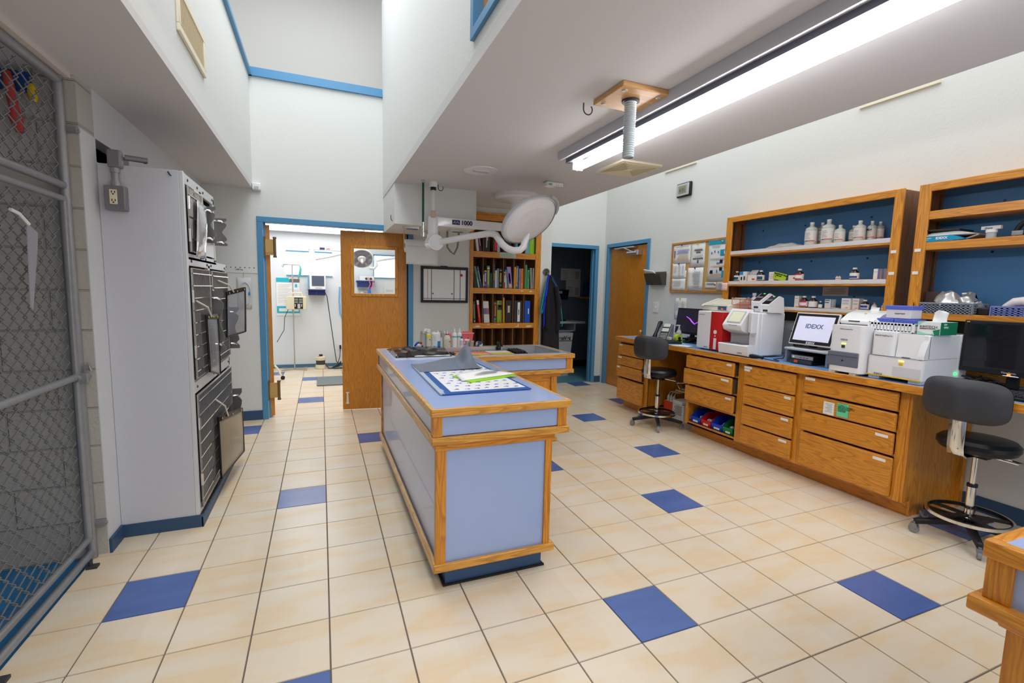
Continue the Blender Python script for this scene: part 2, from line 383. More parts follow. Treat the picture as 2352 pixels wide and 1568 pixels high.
# double-acting leaves of door 1
def leaf(hx, hy, ang, w, sgn, gx0, gx1, gz0, gz1):
    """leaf along +x*sgn from the hinge, turned by ang"""
    st = G(); t = .075
    def bx(a, b, z0, z1, tt, m): st.box(hx+sgn*a, hy-tt, z0, hx+sgn*b, hy+tt, z1, m)
    bx(0,gx0,.06,6.9,t,0); bx(gx1,w,.06,6.9,t,0); bx(gx0,gx1,.06,gz0,t,0); bx(gx0,gx1,gz1,6.9,t,0)
    fr = G(); k = .1
    for a,b,z0,z1 in ((gx0-k,gx1+k,gz0-k,gz0+.02),(gx0-k,gx1+k,gz1-.02,gz1+k),(gx0-k,gx0+.02,gz0,gz1),(gx1-.02,gx1+k,gz0,gz1)): fr.box(hx+sgn*a,hy-.11,z0,hx+sgn*b,hy+.11,z1)
    gl = G(); gl.box(hx+sgn*gx0,hy-.01,gz0,hx+sgn*gx1,hy+.01,gz1)
    for q in (st,fr,gl): q.rot((hx,hy,0),'Z',ang)
    return st, fr, gl
st, fr, gl = leaf(4.1,12.98,-math.radians(6.5),2.42,-1,.42,1.97,4.55,6.28)
lf = struct('leaf', st, ODOOR, parent=d1); struct('glazing_bead', fr, OZ, parent=lf, bev=.02); struct('pane', gl, GLASS, parent=lf)
g = G(); g.box(-.02,-.03,0,.1,.0,.05); g.cyl((.04,-.03,.0),(.04,-.05,-.34),.03,.045,10); g.cyl((.04,-.05,-.34),(.04,-.05,-.4),.06,.06,12)
g.move((1.82,13.16,.7)); struct('door_stop', g, CREAM, parent=lf)
st, fr, gl = leaf(-.74,13.0,math.radians(108),2.42,1,.42,1.97,4.55,6.28)
lf = struct('leaf', st, ODOOR, parent=d1); struct('glazing_bead', fr, OZ, parent=lf, bev=.02); struct('pane', gl, GLASS, parent=lf)
for z in (5.85, .75):
    g = G(); g.box(-.86,12.86,z,-.5,12.9,z+.55,0); g.box(-.8,12.84,z+.08,-.56,12.86,z+.47,0)
    for x in (-.84,-.5): g.cyl((x,12.85,z-.05),(x,12.85,z+.6),.045,n=12,m=1); g.cyl((x,12.85,z-.08),(x,12.85,z-.02),.06,n=12,m=1); g.cyl((x,12.85,z+.57),(x,12.85,z+.63),.06,n=12,m=1)
    struct('hinge', g, [BRASS, mat('dark bronze', (128,106,74), .4, metal=.5)], parent=d1)
# plain oak leaf of door 3 with closer and knob
lf = struct('leaf', G().box(15.02,12.14,.03,15.17,15.26,7.1), ODOOR, parent=d3)
struct('kick_plate', G().box(15.0,12.3,.05,15.03,15.1,.42), OY, parent=lf)
g = G(); g.cyl((14.78,12.75,6.72),(14.78,13.5,6.72),.09,n=16); g.box(14.78,12.7,6.62,15.02,13.0,6.85); g.tube([(14.86,13.2,6.78),(14.78,13.9,7.02),(14.9,14.6,7.02)],.035,6); g.box(14.8,13.1,6.98,14.98,14.7,7.06)
struct('door_closer', g, ALU, parent=d3, bev=.01)
g = G(); g.cyl((15.02,12.3,3.02),(14.9,12.3,3.02),.05); g.sph((14.84,12.3,3.02),(.07,.1,.1)); struct('knob', g, BRASS, parent=lf)
# ---- baseboards
struct('baseboard_back', G().box(-2.6,Y0-.04,0,-1.04,Y0,.34), NAVY, bev=.01)
struct('baseboard_back_right', G().box(4.32,Y0-.04,0,6.5,Y0,.34), NAVY, bev=.01)
struct('baseboard_far', G().box(14.52,15.66,0,14.9,15.7,.34), NAVY, bev=.01)
g = G(); g.box(-2.592,4.1,0,-2.55,4.64,.26); g.box(-2.592,4.64,0,-1.28,4.68,.24); g.box(-1.3,4.64,0,-1.27,8.34,.2)
struct('baseboard_left', g, NAVY)
struct('baseboard_right', G().box(14.86,-12,0,14.9,.1,.36), NAVY)
# ---- surgery room beyond door 1
g = G(); g.box(-3.8,24.4,0,7,24.7,9); g.box(-4.1,13.1,0,-3.8,24.7,9)
SURG = mat('surgery wall paint', (226,231,234), .8, bump=.15)
struct('wall_surgery_far', G().box(-3.8,24.4,0,6.4,24.7,8.9), SURG)
struct('wall_surgery_left', G().box(-4.1,13.1,0,-3.8,24.7,8.9), SURG)
struct('wall_surgery_right', G().box(6.2,13.1,0,6.4,24.4,8.9), SURG)
struct('ceiling_surgery', G().box(-4.1,13.1,8.9,6.4,24.7,9.1), CEIL)
struct('baseboard_surgery', G().box(-3.8,24.36,0,6.2,24.4,.2), mat('slate baseboard', (78,118,146), .5))
for n_, x0, x1 in ((2,-.82,1.6),(3,4.01,6.1)):
    g = G(); g.box(x0,24.36,5.42,x1,24.42,6.8,1)
    w = struct('window_%d' % n_, g, [BLUE, mat('daylit blind', (250,252,255), .9, emit=1.6)])
    g = G(); g.box(x0-.02,24.3,6.74,x1+.02,24.4,6.82); g.box(x0-.02,24.3,5.38,x1+.02,24.4,5.44)
    if n_ == 3: g.box(x0-.04,24.3,5.38,x0+.01,24.4,6.82)
    struct('frame', g, BLUE, parent=w)
# ---- dark room beyond door 2
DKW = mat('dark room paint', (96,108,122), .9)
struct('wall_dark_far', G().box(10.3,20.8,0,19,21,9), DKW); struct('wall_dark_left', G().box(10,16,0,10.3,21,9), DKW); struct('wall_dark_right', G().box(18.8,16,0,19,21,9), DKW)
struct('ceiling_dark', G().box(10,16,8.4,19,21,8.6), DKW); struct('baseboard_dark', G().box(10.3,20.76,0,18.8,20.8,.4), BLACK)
# ================================================================== LIGHT
w = bpy.data.worlds.new('world'); sc.world = w; w.use_nodes = True
w.node_tree.nodes['Background'].inputs[0].default_value = (.93,.96,1,1); w.node_tree.nodes['Background'].inputs[1].default_value = .66
def area(name, loc, size, power, rot=(0,0,0), col=(1,1,1)):
    l = bpy.data.lights.new(name, 'AREA'); l.shape = 'RECTANGLE'; l.size = size[0]*U; l.size_y = size[1]*U; l.energy = power; l.color = col
    o = bpy.data.objects.new(name, l); COL.objects.link(o); o.location = Vector(loc)*U; o.rotation_euler = rot
    return o
area('surgery_light', (.5,20,8.6), (5,8), 36)
area('surgery_light', (2.5,15.5,8.6), (5,3), 12)
area('added_overhead_fill', (1.0,3,16), (4,18), 85, col=(.95,.98,1))  # area lamp added over the atrium, standing in for unseen daylight from above
area('added_overhead_fill', (12.4,3,14.5), (4.4,20), 62, col=(.97,1,.98))  # same kind of added lamp, above the right aisle
area('added_rear_fill', (6.4,-9.5,8.0), (5,2.5), 48)  # unseen lamp added behind the camera to brighten the room
sc.view_settings.view_transform = 'Standard'; sc.view_settings.look = 'None'; sc.view_settings.gamma = 1; sc.view_settings.exposure = .16; sc.view_settings.use_curve_mapping = False
# ================================================================== ISLAND
isl = thing('treatment_island', 'large L-shaped treatment island with periwinkle laminate and oak edging in the middle of the floor', 'island', (3.6,4.5,0))
def rails(g, x0, x1, y0, y1, xi, yi, z0, z1, w=.08):
    """L-shaped band: left leg x0..xi from y0, right leg to x1 at y>yi, up to y1"""
    return g
def Lout(o):   # L outline grown by o
    return [(2.52-o,.98-o),(4.79+o,.98-o),(4.79+o,6.2-o),(7.82+o,6.2-o),(7.82+o,8.45+o),(2.52-o,8.45+o)]
def Lring(g, o, z0, z1, t, m=None):
    P = Lout(o); mm = [0,1,0,1,0,1]
    x0,y0 = P[0]; x1 = P[1][0]; yi = P[2][1]; x2 = P[3][0]; y1 = P[4][1]
    g.box(x0,y0,z0,x1,y0+t,z1,0); g.box(x1-t,y0+t,z0,x1,yi,z1,1); g.box(x1-t,yi,z0,x2,yi+t,z1,0); g.box(x2-t,yi+t,z0,x2,y1,z1,1); g.box(x0,y1-t,z0,x2-t,y1,z1,0); g.box(x0,y0+t,z0,x0+t,y1-t,z1,1)
g = G(); g.prism([(2.52,.98),(4.79,.98),(4.79,6.45),(2.52,6.45)],2,2.9,2.99)
g.box(2.52,6.45,2.9,2.95,8.45,2.99); g.box(2.95,8.28,2.9,7.6,8.45,2.99); g.box(4.79,6.2,2.9,7.6,6.45,2.99); g.box(7.6,6.2,2.9,7.82,8.45,2.99)
g.build('worktop', LAM, isl)
g = G(); Lring(g,.055,2.87,3.0,.07); g.build('worktop_edging', [OXF,OYF], isl, bev=.018)
g = G(); Lring(g,.04,2.43,2.55,.2); g.build('middle_rail', [OXF,OYF], isl, bev=.015)
P = Lout(-.0); g = G()
for a,b in zip(P, P[1:]+P[:1]):
    pass
g.prism([(2.53,1.0),(4.77,1.0),(4.77,6.22),(7.8,6.22),(7.8,8.43),(2.53,8.43)],2,2.5,2.56); g.box(2.53,1.0,2.5,2.6,8.43,2.9); g.box(2.6,1.0,2.5,4.77,1.06,2.9); g.box(4.71,1.06,2.5,4.77,6.28,2.9); g.box(4.71,6.22,2.5,7.8,6.28,2.9); g.box(7.74,6.28,2.5,7.8,8.43,2.9); g.box(2.6,8.37,2.5,7.74,8.43,2.9)
g.build('apron', LAM, isl)
for x0,y0,x1,y1 in ((2.5,.97,2.65,1.06),(4.62,.97,4.79,1.06),(7.62,6.18,7.82,6.27),(2.5,8.36,2.56,8.46),(2.5,1.06,2.53,1.12)):
    G().box(x0,y0,2.55,x1,y1,2.88).build('apron_post', OZ, isl, bev=.008)
g = G(); P = [(2.55,1.02),(4.6,1.02),(4.6,6.3),(7.5,6.3),(7.5,8.4),(2.55,8.4)]
g.prism(P,2,2.32,2.43); g.build('lower_rail', OX, isl, bev=.008)
g = G(); g.box(2.62,1.07,.34,4.52,6.4,2.33); g.box(2.62,6.4,.34,7.3,8.36,2.33)
g.build('body', LAM, isl)
for x0,y0,x1,y1 in ((2.57,1.03,2.73,1.1),(4.44,1.03,4.56,1.1),(2.57,1.1,2.62,1.16),(2.58,8.3,2.66,8.4)):
    G().box(x0,y0,.46,x1,y1,2.33).build('body_post', OZ, isl, bev=.008)
g = G(); g.box(2.53,.99,.34,4.64,1.06,.47,0); g.box(2.53,1.06,.34,2.6,8.42,.47,1); g.box(4.54,1.06,.34,4.64,6.3,.47,1); g.box(4.54,6.3,.34,7.45,6.37,.47,0); g.box(7.36,6.37,.34,7.45,8.42,.47,1); g.box(2.6,8.35,.34,7.36,8.42,.47,0)
g.build('bottom_rail', [OXF,OYF], isl, bev=.015)
# oak doors facing the work aisle
g = G(); g.box(4.56,6.33,.47,7.34,6.4,2.33,0); g.build('door_face_frame', OX, isl)
for x0,x1 in ((4.75,5.95),(6.05,7.12)):
    d = G(); d.box(x0,6.28,.6,x0+.2,6.34,2.2); d.box(x1-.2,6.28,.6,x1,6.34,2.2); d.box(x0+.2,6.28,.6,x1-.2,6.34,.8); d.box(x0+.2,6.28,1.98,x1-.2,6.34,2.2)
    dd = d.build('cabinet_door', OZ, isl, bev=.01); G().box(x0+.2,6.31,.8,x1-.2,6.34,1.98).build('door_panel', OX, dd)
G().box(7.18,6.27,.47,7.36,6.36,2.33).build('body_post', OZ, isl, bev=.008)
KICK = mat('blue tile kick', (52,84,126), .3)
g = G(); g.box(2.76,1.18,0,4.48,6.5,.345); g.box(2.76,6.5,0,7.2,8.25,.345); g.build('kick_plinth', KICK, isl)
g = G(); g.box(2.72,1.14,0,4.53,1.18,.03); g.box(2.72,1.18,0,2.76,8.3,.03); g.box(4.48,1.18,0,4.52,6.5,.03); g.build('plinth_joint', mat('black caulk', (40,38,38), .8), isl)
# stainless wet table let into the far leg
g = G(); z0 = 2.42
g.box(2.95,6.45,z0,7.6,8.28,z0+.02); g.box(2.95,6.45,z0,2.97,8.28,2.99); g.box(7.58,6.45,z0,7.6,8.28,2.99); g.box(2.95,6.45,z0,7.6,6.47,2.99); g.box(2.95,8.26,z0,7.6,8.28,2.99)
sk = g.build('wet_table_basin', STEEL, isl)
g = G(); g.box(2.85,6.38,2.985,7.7,6.47,3.005); g.box(2.85,8.24,2.985,7.7,8.5,3.012); g.box(2.85,6.47,2.985,2.97,8.24,3.005); g.box(7.58,6.47,2.985,7.7,8.24,3.005)
g.build('basin_rim', STEEL, sk)
g = G(); g.box(2.7,6.25,2.99,5.0,6.45,3.02); g.box(2.7,6.45,2.99,2.95,8.1,3.02); g.build('drain_board', STEEL, sk)
GRATE = mat('dark grate', (52,50,50), .5)
g = G()
for k in range(30): g.box(2.99+k*.125,6.5,2.84,3.05+k*.125,8.24,2.88)
for y in (6.6,7.3,8.1): g.box(2.99,y,2.80,6.7,y+.05,2.84)
g.build('grate', GRATE, sk)
g = G(); g.tube([(6.2,8.2,2.9),(6.2,8.2,3.1),(6.17,8.1,3.16),(6.15,7.95,3.12),(6.14,7.9,3.0)],.035,8); g.tube([(6.28,8.2,2.9),(6.28,8.2,3.08),(6.26,8.08,3.13),(6.25,7.95,3.05)],.03,8)
g.build('spout', BLACK, sk)
# ================================================================== WALL COUNTER WITH DRAWERS
cab = thing('lab_counter', 'long oak counter with a blue laminate top and banks of drawers along the right wall', 'counter', (13.7,5,0))
G().box(12.52,-12,2.85,14.9,10.85,2.99).build('worktop', LAMG, cab)
G().box(12.46,-12,2.83,12.54,10.86,3.0).build('worktop_edging', OYF if 0 else OY, cab, bev=.015)
G().box(12.54,10.82,2.83,14.9,10.86,3.0).build('worktop_end_edging', OX, cab, bev=.01)
G().box(14.84,-12,3.0,14.9,2.1,3.3).build('back_splash', OY, cab)
def carcass(y0, y1, open_z=None):
    g = G(); g.box(12.72,y0,.36,14.9,y0+.06,2.84,1); g.box(12.72,y1-.06,.36,14.9,y1,2.84,1); g.box(12.72,y0,.36,14.9,y1,.42,2); g.box(14.7,y0,.36,14.9,y1,2.84,1); g.box(13,y0,0,14.9,y1,.36,2)
    return g
carcass(.13,2.57).build('carcass', [OZ,OZ,OY], cab); carcass(2.57,4.44).build('carcass', [OZ,OZ,OY], cab); carcass(4.44,6.74).build('carcass', [OZ,OZ,OY], cab); carcass(8.85,10.77).build('carcass', [OZ,OZ,OY], cab)
g = G(); gF = G()
for a,b in ((8.85,9.1),(10.72,10.77)): gF.box(12.68,a,.36,12.74,b,2.84,0)
for z in (.36,1.3,1.78,2.25,2.75): gF.box(12.684,9.1,z,12.735,10.72,z+.05,1)
gF.build('face_frame', [OZ,OY], cab)
for a,b in ((.13,.3),(2.42,2.74),(4.32,4.62),(6.62,6.74)): g.box(12.68,a,.36,12.74,b,2.84,0)
for a,b,zz in ((.3,2.42,(.36,1.33,1.88,2.34,2.8)),(2.74,4.32,(.36,.98,1.6,2.2,2.8)),(4.62,6.62,(.36,1.2,1.76,2.31,2.8))):
    for z in zz: g.box(12.684,a,z,12.735,b,z+.05,1)
g.box(12.684,4.62,1.12,12.735,6.62,1.26,1); g.box(12.684,4.62,.36,12.735,6.62,.46,1)
g.build('face_frame', [OZ,OY], cab)
def drawer(y0, y1, z0, z1, x=12.6, name='drawer_front', lab=()):
    g = G(); g.box(x-.03,y0,z0,x+.06,y1,z1,0); d = g.build(name, OY, cab, bev=.035, seg=3)
    if x < 12.6: G().box(x+.05,y0+.04,z0+.03,12.9,y1-.03,z1-.05).build('drawer_box', mat('drawer side in gap shade', (84,72,58), .6), d)  # drawer sides coloured dark to stand in for shade in the gaps
    for a,b,c,e in lab: G().box(x-.036,a,c,x-.03,b,e).build('drawer_label', PAPER, d)
L_ = lambda y, z, w=.19, h=.065: (y,y+w,z,z+h)
drawer(4.64,6.66,2.34,2.77,12.52,lab=[L_(4.72,2.66)]); drawer(4.64,6.68,1.81,2.31,12.46,lab=[L_(4.74,2.18,.3)]); drawer(4.6,6.66,1.22,1.75,12.54,lab=[L_(4.68,1.62,.22)])
drawer(2.7,4.35,2.2,2.77,lab=[L_(4.06,2.68,.27),L_(4.12,2.6,.2)]); drawer(2.69,4.34,1.61,2.17,lab=[L_(2.78,2.06)]); drawer(2.7,4.34,1.0,1.57,lab=[L_(2.8,1.46,.22)]); drawer(2.69,4.34,.42,.96,lab=[L_(2.8,.86,.24)])
drawer(.29,2.46,2.36,2.78,lab=[L_(2.16,2.69,.26)]); drawer(.29,2.47,1.9,2.31); drawer(.3,2.46,1.36,1.86,lab=[L_(.4,1.73,.26)]); drawer(.28,2.45,.42,1.31,lab=[L_(.4,1.18,.26)])
drawer(9.1,10.74,2.25,2.72,lab=[L_(10.46,2.63,.2)]); drawer(9.1,10.76,1.82,2.22,12.58,lab=[L_(10.44,2.11,.24)]); drawer(9.1,10.78,1.34,1.8,12.56,lab=[L_(10.5,1.7,.2)]); drawer(9.03,10.74,.38,1.27)
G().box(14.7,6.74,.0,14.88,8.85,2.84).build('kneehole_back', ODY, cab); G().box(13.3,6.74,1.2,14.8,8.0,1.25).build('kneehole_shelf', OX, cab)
g = G(); g.prism([(12.7,.36),(13.0,.36),(13.0,0),(14.72,0),(14.72,2.84),(12.7,2.84)],1,.07,.135); g.build('end_panel', OZ, cab); G().box(14.72,-.02,0,14.88,.1,2.84).build('wall_cleat', OZ, cab)
# notes taped to the second drawer
nt1 = tag(G().box(12.556,1.62,1.93,12.566,1.88,2.24).build('paper_note', PAPER), 'white typed note taped to the wide drawer beside the green note', 'note', 'notes taped to the drawer')
g = G()
for k in range(7): g.box(12.552,1.66+.02*(k%2),2.19-k*.032,12.556,1.84-.03*(k%3),2.196-k*.032)
g.build('typing', INK, nt1)
nt2 = tag(G().box(12.556,1.28,1.95,12.566,1.55,2.27).build('paper_note', colr(104,216,164,.8)), 'mint green handwritten note taped to the wide drawer', 'note', 'notes taped to the drawer')
text('writing', 'THIS DRAWER FOR\nSAMPLES ONLY' if 0 else '* * *  OUT  * * *\nWHEN EMPTY USE SPARES\nMAKE SURE TO LET THEM SIT\n15-20 MINUTES PRIOR\nTO WARMING\nTHANK YOU!', .03, (12.552,1.53,2.22), '-x', nt2, INKD)
# ================================================================== WALL SHELF UNITS
def shelf_unit(y0, y1, label, shelves, strips, vis_left):
    r = thing('shelf_unit', label, 'shelves', (14.5,(y0+y1)/2,4.35), 'oak wall shelf units above the counter')
    G().box(14.85,y0,4.4,14.895,y1,7.47).build('back_panel', NAVB, r)
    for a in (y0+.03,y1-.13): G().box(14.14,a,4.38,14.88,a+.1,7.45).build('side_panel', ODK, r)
    for a,b in ((y0,y0+.21),(y1-.24,y1)): G().box(14.1,a,4.34,14.16,b,7.48).build('face_post', OZ, r, bev=.012)
    G().box(14.09,y0+.2,7.3,14.16,y1-.23,7.48).build('top_rail', OY, r, bev=.012)
    G().box(14.15,y0+.04,7.42,14.88,y1-.04,7.47).build('top_panel', OY, r)
    for (z0, z1, st) in shelves:
        s = G().box(14.12,y0+.12,z0,14.86,y1-.12,z1).build('shelf', OY, r, bev=.008)
        if st: G().box(14.112,y0+.2,z0+.055,14.12,y1-.24,z1-.004).build('label_strip', mat('price strip', (222,216,220), .5), s)
        for (a, w) in st or ():
            G().box(14.106,a-w/2,z0+.07,14.112,a+w/2,z0+.12).build('shelf_label', mat('cream label', (228,222,200), .7), s)
    for y in (y1-.145, y0+.135):
        for x in (14.3,14.66): G().box(x,y-.012,4.45,x+.035,y+.012,7.28).build('shelf_standard', mat('dull bronze strip', (82,76,62), .5, metal=.5), r)
    return r
su = shelf_unit(1.45,6.86,'oak wall shelf unit with bottles and vials on price-stripped shelves',[(6.15,6.32,[(3.45,.16)]),(5.13,5.3,[(6.4,.22),(6.05,.15),(5.75,.16),(5.4,.13),(5.05,.13),(4.6,.17),(4.3,.13),(3.9,.15),(3.6,.2),(2.6,.15),(2.1,.15)]),(4.35,4.5,[(4.3,.12),(4.1,.12),(3.9,.15),(3.65,.18),(3.35,.17),(3.05,.13),(2.7,.15),(2.5,.14),(2.2,.17),(1.95,.15)])],True,True)
s2 = shelf_unit(-4.3,1.14,'oak wall shelf unit with baskets at the right edge of the photo',[(6.66,6.85,None),(5.96,6.14,None),(4.35,4.5,None)],False,True)
for y in (1.66,): pass
for r_, y in ((su,1.55),(s2,1.04)):
    for z in (5.93,5.4): G().box(14.088,y-.06,z,14.1,y+.06,z+.07).build('shelf_label', PAPER, r_)
for y,z in ((6.0,7.0),(4.5,7.0),(2.6,7.0),(6.05,5.95),(4.2,5.9),(2.6,5.9),(6.0,4.95),(2.85,4.85)): G().cyl((14.846,y,z),(14.851,y,z),.03,n=10).build('peg_hole', BLACK, su)
for y,z in ((-.1,7.0),(0.0,5.9)): G().cyl((14.846,y,z),(14.851,y,z),.03,n=10).build('peg_hole', BLACK, s2)
# dark strip and pale board on the wall under the shelves
struct('trim_4', G().box(14.84,-6,4.05,14.895,6.7,4.34), mat('charcoal strip', (74,70,66), .7))
# ================================================================== BOOKCASE IN THE BACK WALL
bk = thing('bookcase', 'tall built-in oak bookcase of narrow pigeonholes in the back wall', 'bookcase', (8.2,12.9,1.0))
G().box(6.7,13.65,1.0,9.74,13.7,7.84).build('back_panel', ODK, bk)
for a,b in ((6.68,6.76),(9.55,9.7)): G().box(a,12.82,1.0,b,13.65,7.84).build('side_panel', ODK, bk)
for a,b in ((6.62,6.76),(9.54,9.79)): G().box(a,12.74,1.0,b,12.82,7.86).build('face_post', OZ, bk, bev=.01)
g = G(); g.box(6.76,12.75,7.64,9.54,12.82,7.86); g.box(6.6,12.7,7.86,9.82,12.84,7.93); g.build('top_rail', OX, bk, bev=.01)
for z0,z1 in ((6.14,6.38),(4.66,4.89),(3.21,3.43),(1.7,1.95)):
    G().box(6.76,12.75,z0,9.54,12.82,z1).build('front_rail', OX, bk, bev=.008)
    G().box(6.76,12.82,z1-.06,9.55,13.65,z1).build('shelf', OX, bk)
for z0,z1 in ((6.38,7.64),(4.89,6.14),(3.43,4.66),(1.95,3.21)):
    for x in (7.2,7.65,8.1,8.57,9.06): G().box(x-.018,12.8,z0,x+.018,13.65,z1).build('divider', PART, bk)
CHIP = mat('peeled label residue', (226,214,196), .9)
tn = G().box(7.9,12.74,6.16,8.62,12.75,6.38).build('label_card', mat('pale green card', (188,208,190), .8), bk)
g = G()
for k in range(8): g.box(7.95,12.737,6.18+k*.022,8.56-.03*(k%3),12.74,6.187+k*.022)
g.build('fine_print', mat('faded print', (150,168,152), .8), tn)
g = G()
for x,z,w,h in ((8.95,4.8,.14,.05),(9.35,4.79,.12,.06),(6.98,3.3,.22,.07),(7.45,3.38,.1,.03),(7.9,3.38,.08,.03),(8.75,3.28,.18,.03),(8.8,3.34,.05,.1),(9.3,3.29,.28,.07)): G().sph((x,12.748,z),(w/2,.004,h/2),10,6).build('label_residue', CHIP, bk)
# ================================================================== KENNEL BANK
kb = thing('kennel_bank', 'tall bank of stainless animal cages in a white painted cabinet at the left wall', 'animal cages', (-2,6.5,.24))
KW = mat('brushed white cabinet paint', (206,208,217), .55, bump=.15, bscale=30, var=.03, vscale=14)
G().box(-2.59,4.66,.24,-1.4,4.72,6.84).build('side_panel', KW, kb, bev=.008)
CAGE = mat('dull cage interior', (62,60,58), .5)
BAR = mat('worn cage bar', (168,166,162), .3, metal=.75)
g = G(); g.box(-2.58,4.72,.24,-2.52,8.5,5.25); g.box(-2.58,4.72,.24,-1.4,8.5,.3); g.box(-2.52,4.72,2.7,-1.4,8.5,2.86); g.box(-2.52,4.72,5.16,-1.4,8.5,5.26); g.box(-2.52,8.44,.3,-1.4,8.5,5.2); g.box(-2.52,6.44,2.86,-1.4,6.52,5.16)
g.box(-2.58,4.72,5.26,-2.52,7.25,6.78); g.box(-2.58,4.72,6.72,-1.4,7.25,6.8); g.box(-2.52,7.2,5.26,-1.4,7.25,6.72); g.box(-2.52,5.92,5.26,-1.4,5.98,6.72)
g.build('cage_shell', CAGE, kb)
FRM = mat('pale riveted aluminium', (226,228,232), .4, metal=.35)
g = G()
def fr_(y0, y1, z0, z1): g.box(-1.4,y0,z0,-1.33,y1,z1)
fr_(4.66,4.76,.24,6.84); fr_(4.76,8.55,.24,.32); fr_(4.76,8.55,2.66,2.88); fr_(4.76,8.5,5.13,5.3); fr_(4.76,7.3,5.24,5.36); fr_(4.76,7.3,6.63,6.82); fr_(5.86,6.04,5.3,6.7); fr_(7.2,7.3,5.3,6.75); fr_(6.4,6.58,2.86,5.2); fr_(8.42,8.52,.24,5.22)
g.build('front_frame', FRM, kb, bev=.008)
g = G()
for y,z in ((4.95,6.73),(5.7,6.73),(6.2,6.72),(7.1,6.72),(4.95,5.22),(5.75,5.32),(6.2,5.32),(7.1,5.32),(6.3,5.2),(6.7,5.2),(8.3,5.2),(4.95,2.77),(6.5,2.77),(8.3,2.77),(6.5,4.9),(6.5,3.6)): g.sph((-1.325,y,z),(.012,.03,.03),8,5)
g.build('rivets', mat('dark rivet', (90,80,74), .4, metal=.6), kb)
def cage_door(y0, y1, z0, z1, step, rods, nm='cage_door'):
    g = G(); x = -1.3
    g.tube([(x,y0,z0),(x,y1,z0),(x,y1,z1),(x,y0,z1)],.022,6,closed=True)
    k = max(2,int(round((y1-y0)/step)))
    for i in range(1,k): y = y0+(y1-y0)*i/k; g.cyl((x,y,z0),(x,y,z1),.013,n=6,caps=False)
    d = g.build(nm, BAR, kb)
    g = G()
    for i in range(rods): z = z0+(z1-z0)*(i+.6)/rods; g.cyl((x+.018,y0-.03,z),(x+.018,y1+.03,z),.013,n=5)
    g.build('cross_rods', CHROME, d)
    for z in (z0+.25*(z1-z0), z0+.75*(z1-z0)): G().cyl((x+.01,y0-.02,z-.12),(x+.01,y0-.02,z+.12),.03,n=8).build('hinge', CHROME, d)
    return d
cage_door(4.8,5.84,5.4,6.6,.085,3); dB = cage_door(4.8,6.38,2.95,5.08,.1,9); dC = cage_door(6.62,8.4,2.95,5.08,.085,8); dD = cage_door(4.8,8.42,.36,2.62,.1,8)
def latch(y, z0, z1, nm='latch_plate'):
    g = G(); n = 14; pts = [(-1.33,z0)]
    for i in range(n+1):
        t = i/n; z = z0+(z1-z0)*t; d = .26-.1*math.exp(-((t-.5)/.16)**2)
        if .12<t<.18 or .82<t<.88: d -= .07
        pts.append((-1.33+d,z))
    pts.append((-1.33,z1)); g.prism([(a,b) for a,b in pts],1,y-.012,y+.012)
    o = g.build(nm, mat('dark worn steel', (128,128,126), .35, metal=.7), kb)
    for z in (z0+.12*(z1-z0), z0+.88*(z1-z0)): G().tube([(-1.32,y-.04,z),(-1.18,y-.05,z),(-1.14,y-.02,z-.03)],.022,6).build('latch_pin', CHROME, o)
latch(6.0,5.66,6.42); latch(7.27,5.7,6.34); latch(6.48,3.28,4.64); latch(8.5,3.1,4.2); latch(8.52,.46,2.0)
G().box(-1.36,6.06,5.4,-1.34,7.18,6.42).build('solid_cage_panel', STEEL, kb)
# see-through record pouches tied to the doors
POUCH = mat('clear vinyl pouch', (150,156,166), .25, alpha=.45); POUCHT = mat('smoky vinyl pouch', (172,158,132), .3, alpha=.72); FOIL = mat('crinkled clear film', (222,222,226), .14, metal=.7, bump=.7, bscale=16)
def pouch(c, label, m, bow=.06, tie=None, rim=True):
    """c: four corners, top-left, top-right, bottom-right, bottom-left"""
    c = [Vector(p) for p in c]
    r = thing('record_pouch', label, 'pouch', tuple((c[2]+c[3])/2), 'pouches tied to the cage doors')
    def fn(u, v):
        p = (c[3]*(1-u)+c[2]*u)*(1-v)+(c[0]*(1-u)+c[1]*u)*v; p.x += bow*math.sin(PI*u)*math.sin(PI*v); return p
    g = G(); g.grid(fn,8,8); g.build('sheet', m, r, solid=.012)
    if rim:
        g = G(); P = [fn(i/8,0) for i in range(9)]+[fn(1,i/8) for i in range(1,9)]+[fn(1-i/8,1) for i in range(1,9)]+[fn(0,1-i/8) for i in range(1,8)]
        g.tube(P,.022,6,closed=True); g.build('binding', BLACK, r)
        g = G(); g.grid(lambda u,v: fn(u,.93+.07*v)+Vector((.012,0,0)),6,1); g.build('black_tape', BLACK, r, solid=.01)
        g = G()
        for u in (.1,.5,.9): g.sph(fn(u,.965)+Vector((.025,0,0)),(.015,.025,.025),8,6)
        g.build('eyelet', BRASS, r)
    if tie: g = G(); g.tube([tie, tuple((Vector(tie)+fn(.3,1))/2+Vector((.08,0,.02))), tuple(fn(.3,.97)+Vector((.03,0,0)))],.018,6); g.build('tie_cord', OFFW, r)
    return r
pouch([(-1.2,5.32,4.16),(-1.17,6.26,4.12),(-1.2,6.5,2.74),(-1.2,5.45,2.98)],'narrow grey see-through pouch on the middle cage door nearest the white side panel',POUCH,tie=(-1.28,4.95,4.46))
pouch([(-1.2,7.66,4.6),(-.9,8.5,4.72),(-.92,8.45,3.55),(-1.2,7.5,3.5)],'see-through pouch swung out on the farther middle cage door',POUCH,tie=(-1.28,7.15,4.88))
pouch([(-1.2,6.05,1.84),(-1.05,8.3,1.5),(-1.02,8.15,.36),(-1.18,6.0,.46)],'large smoky pouch on the bottom cage door',POUCHT,.1,tie=(-1.28,6.3,2.2))
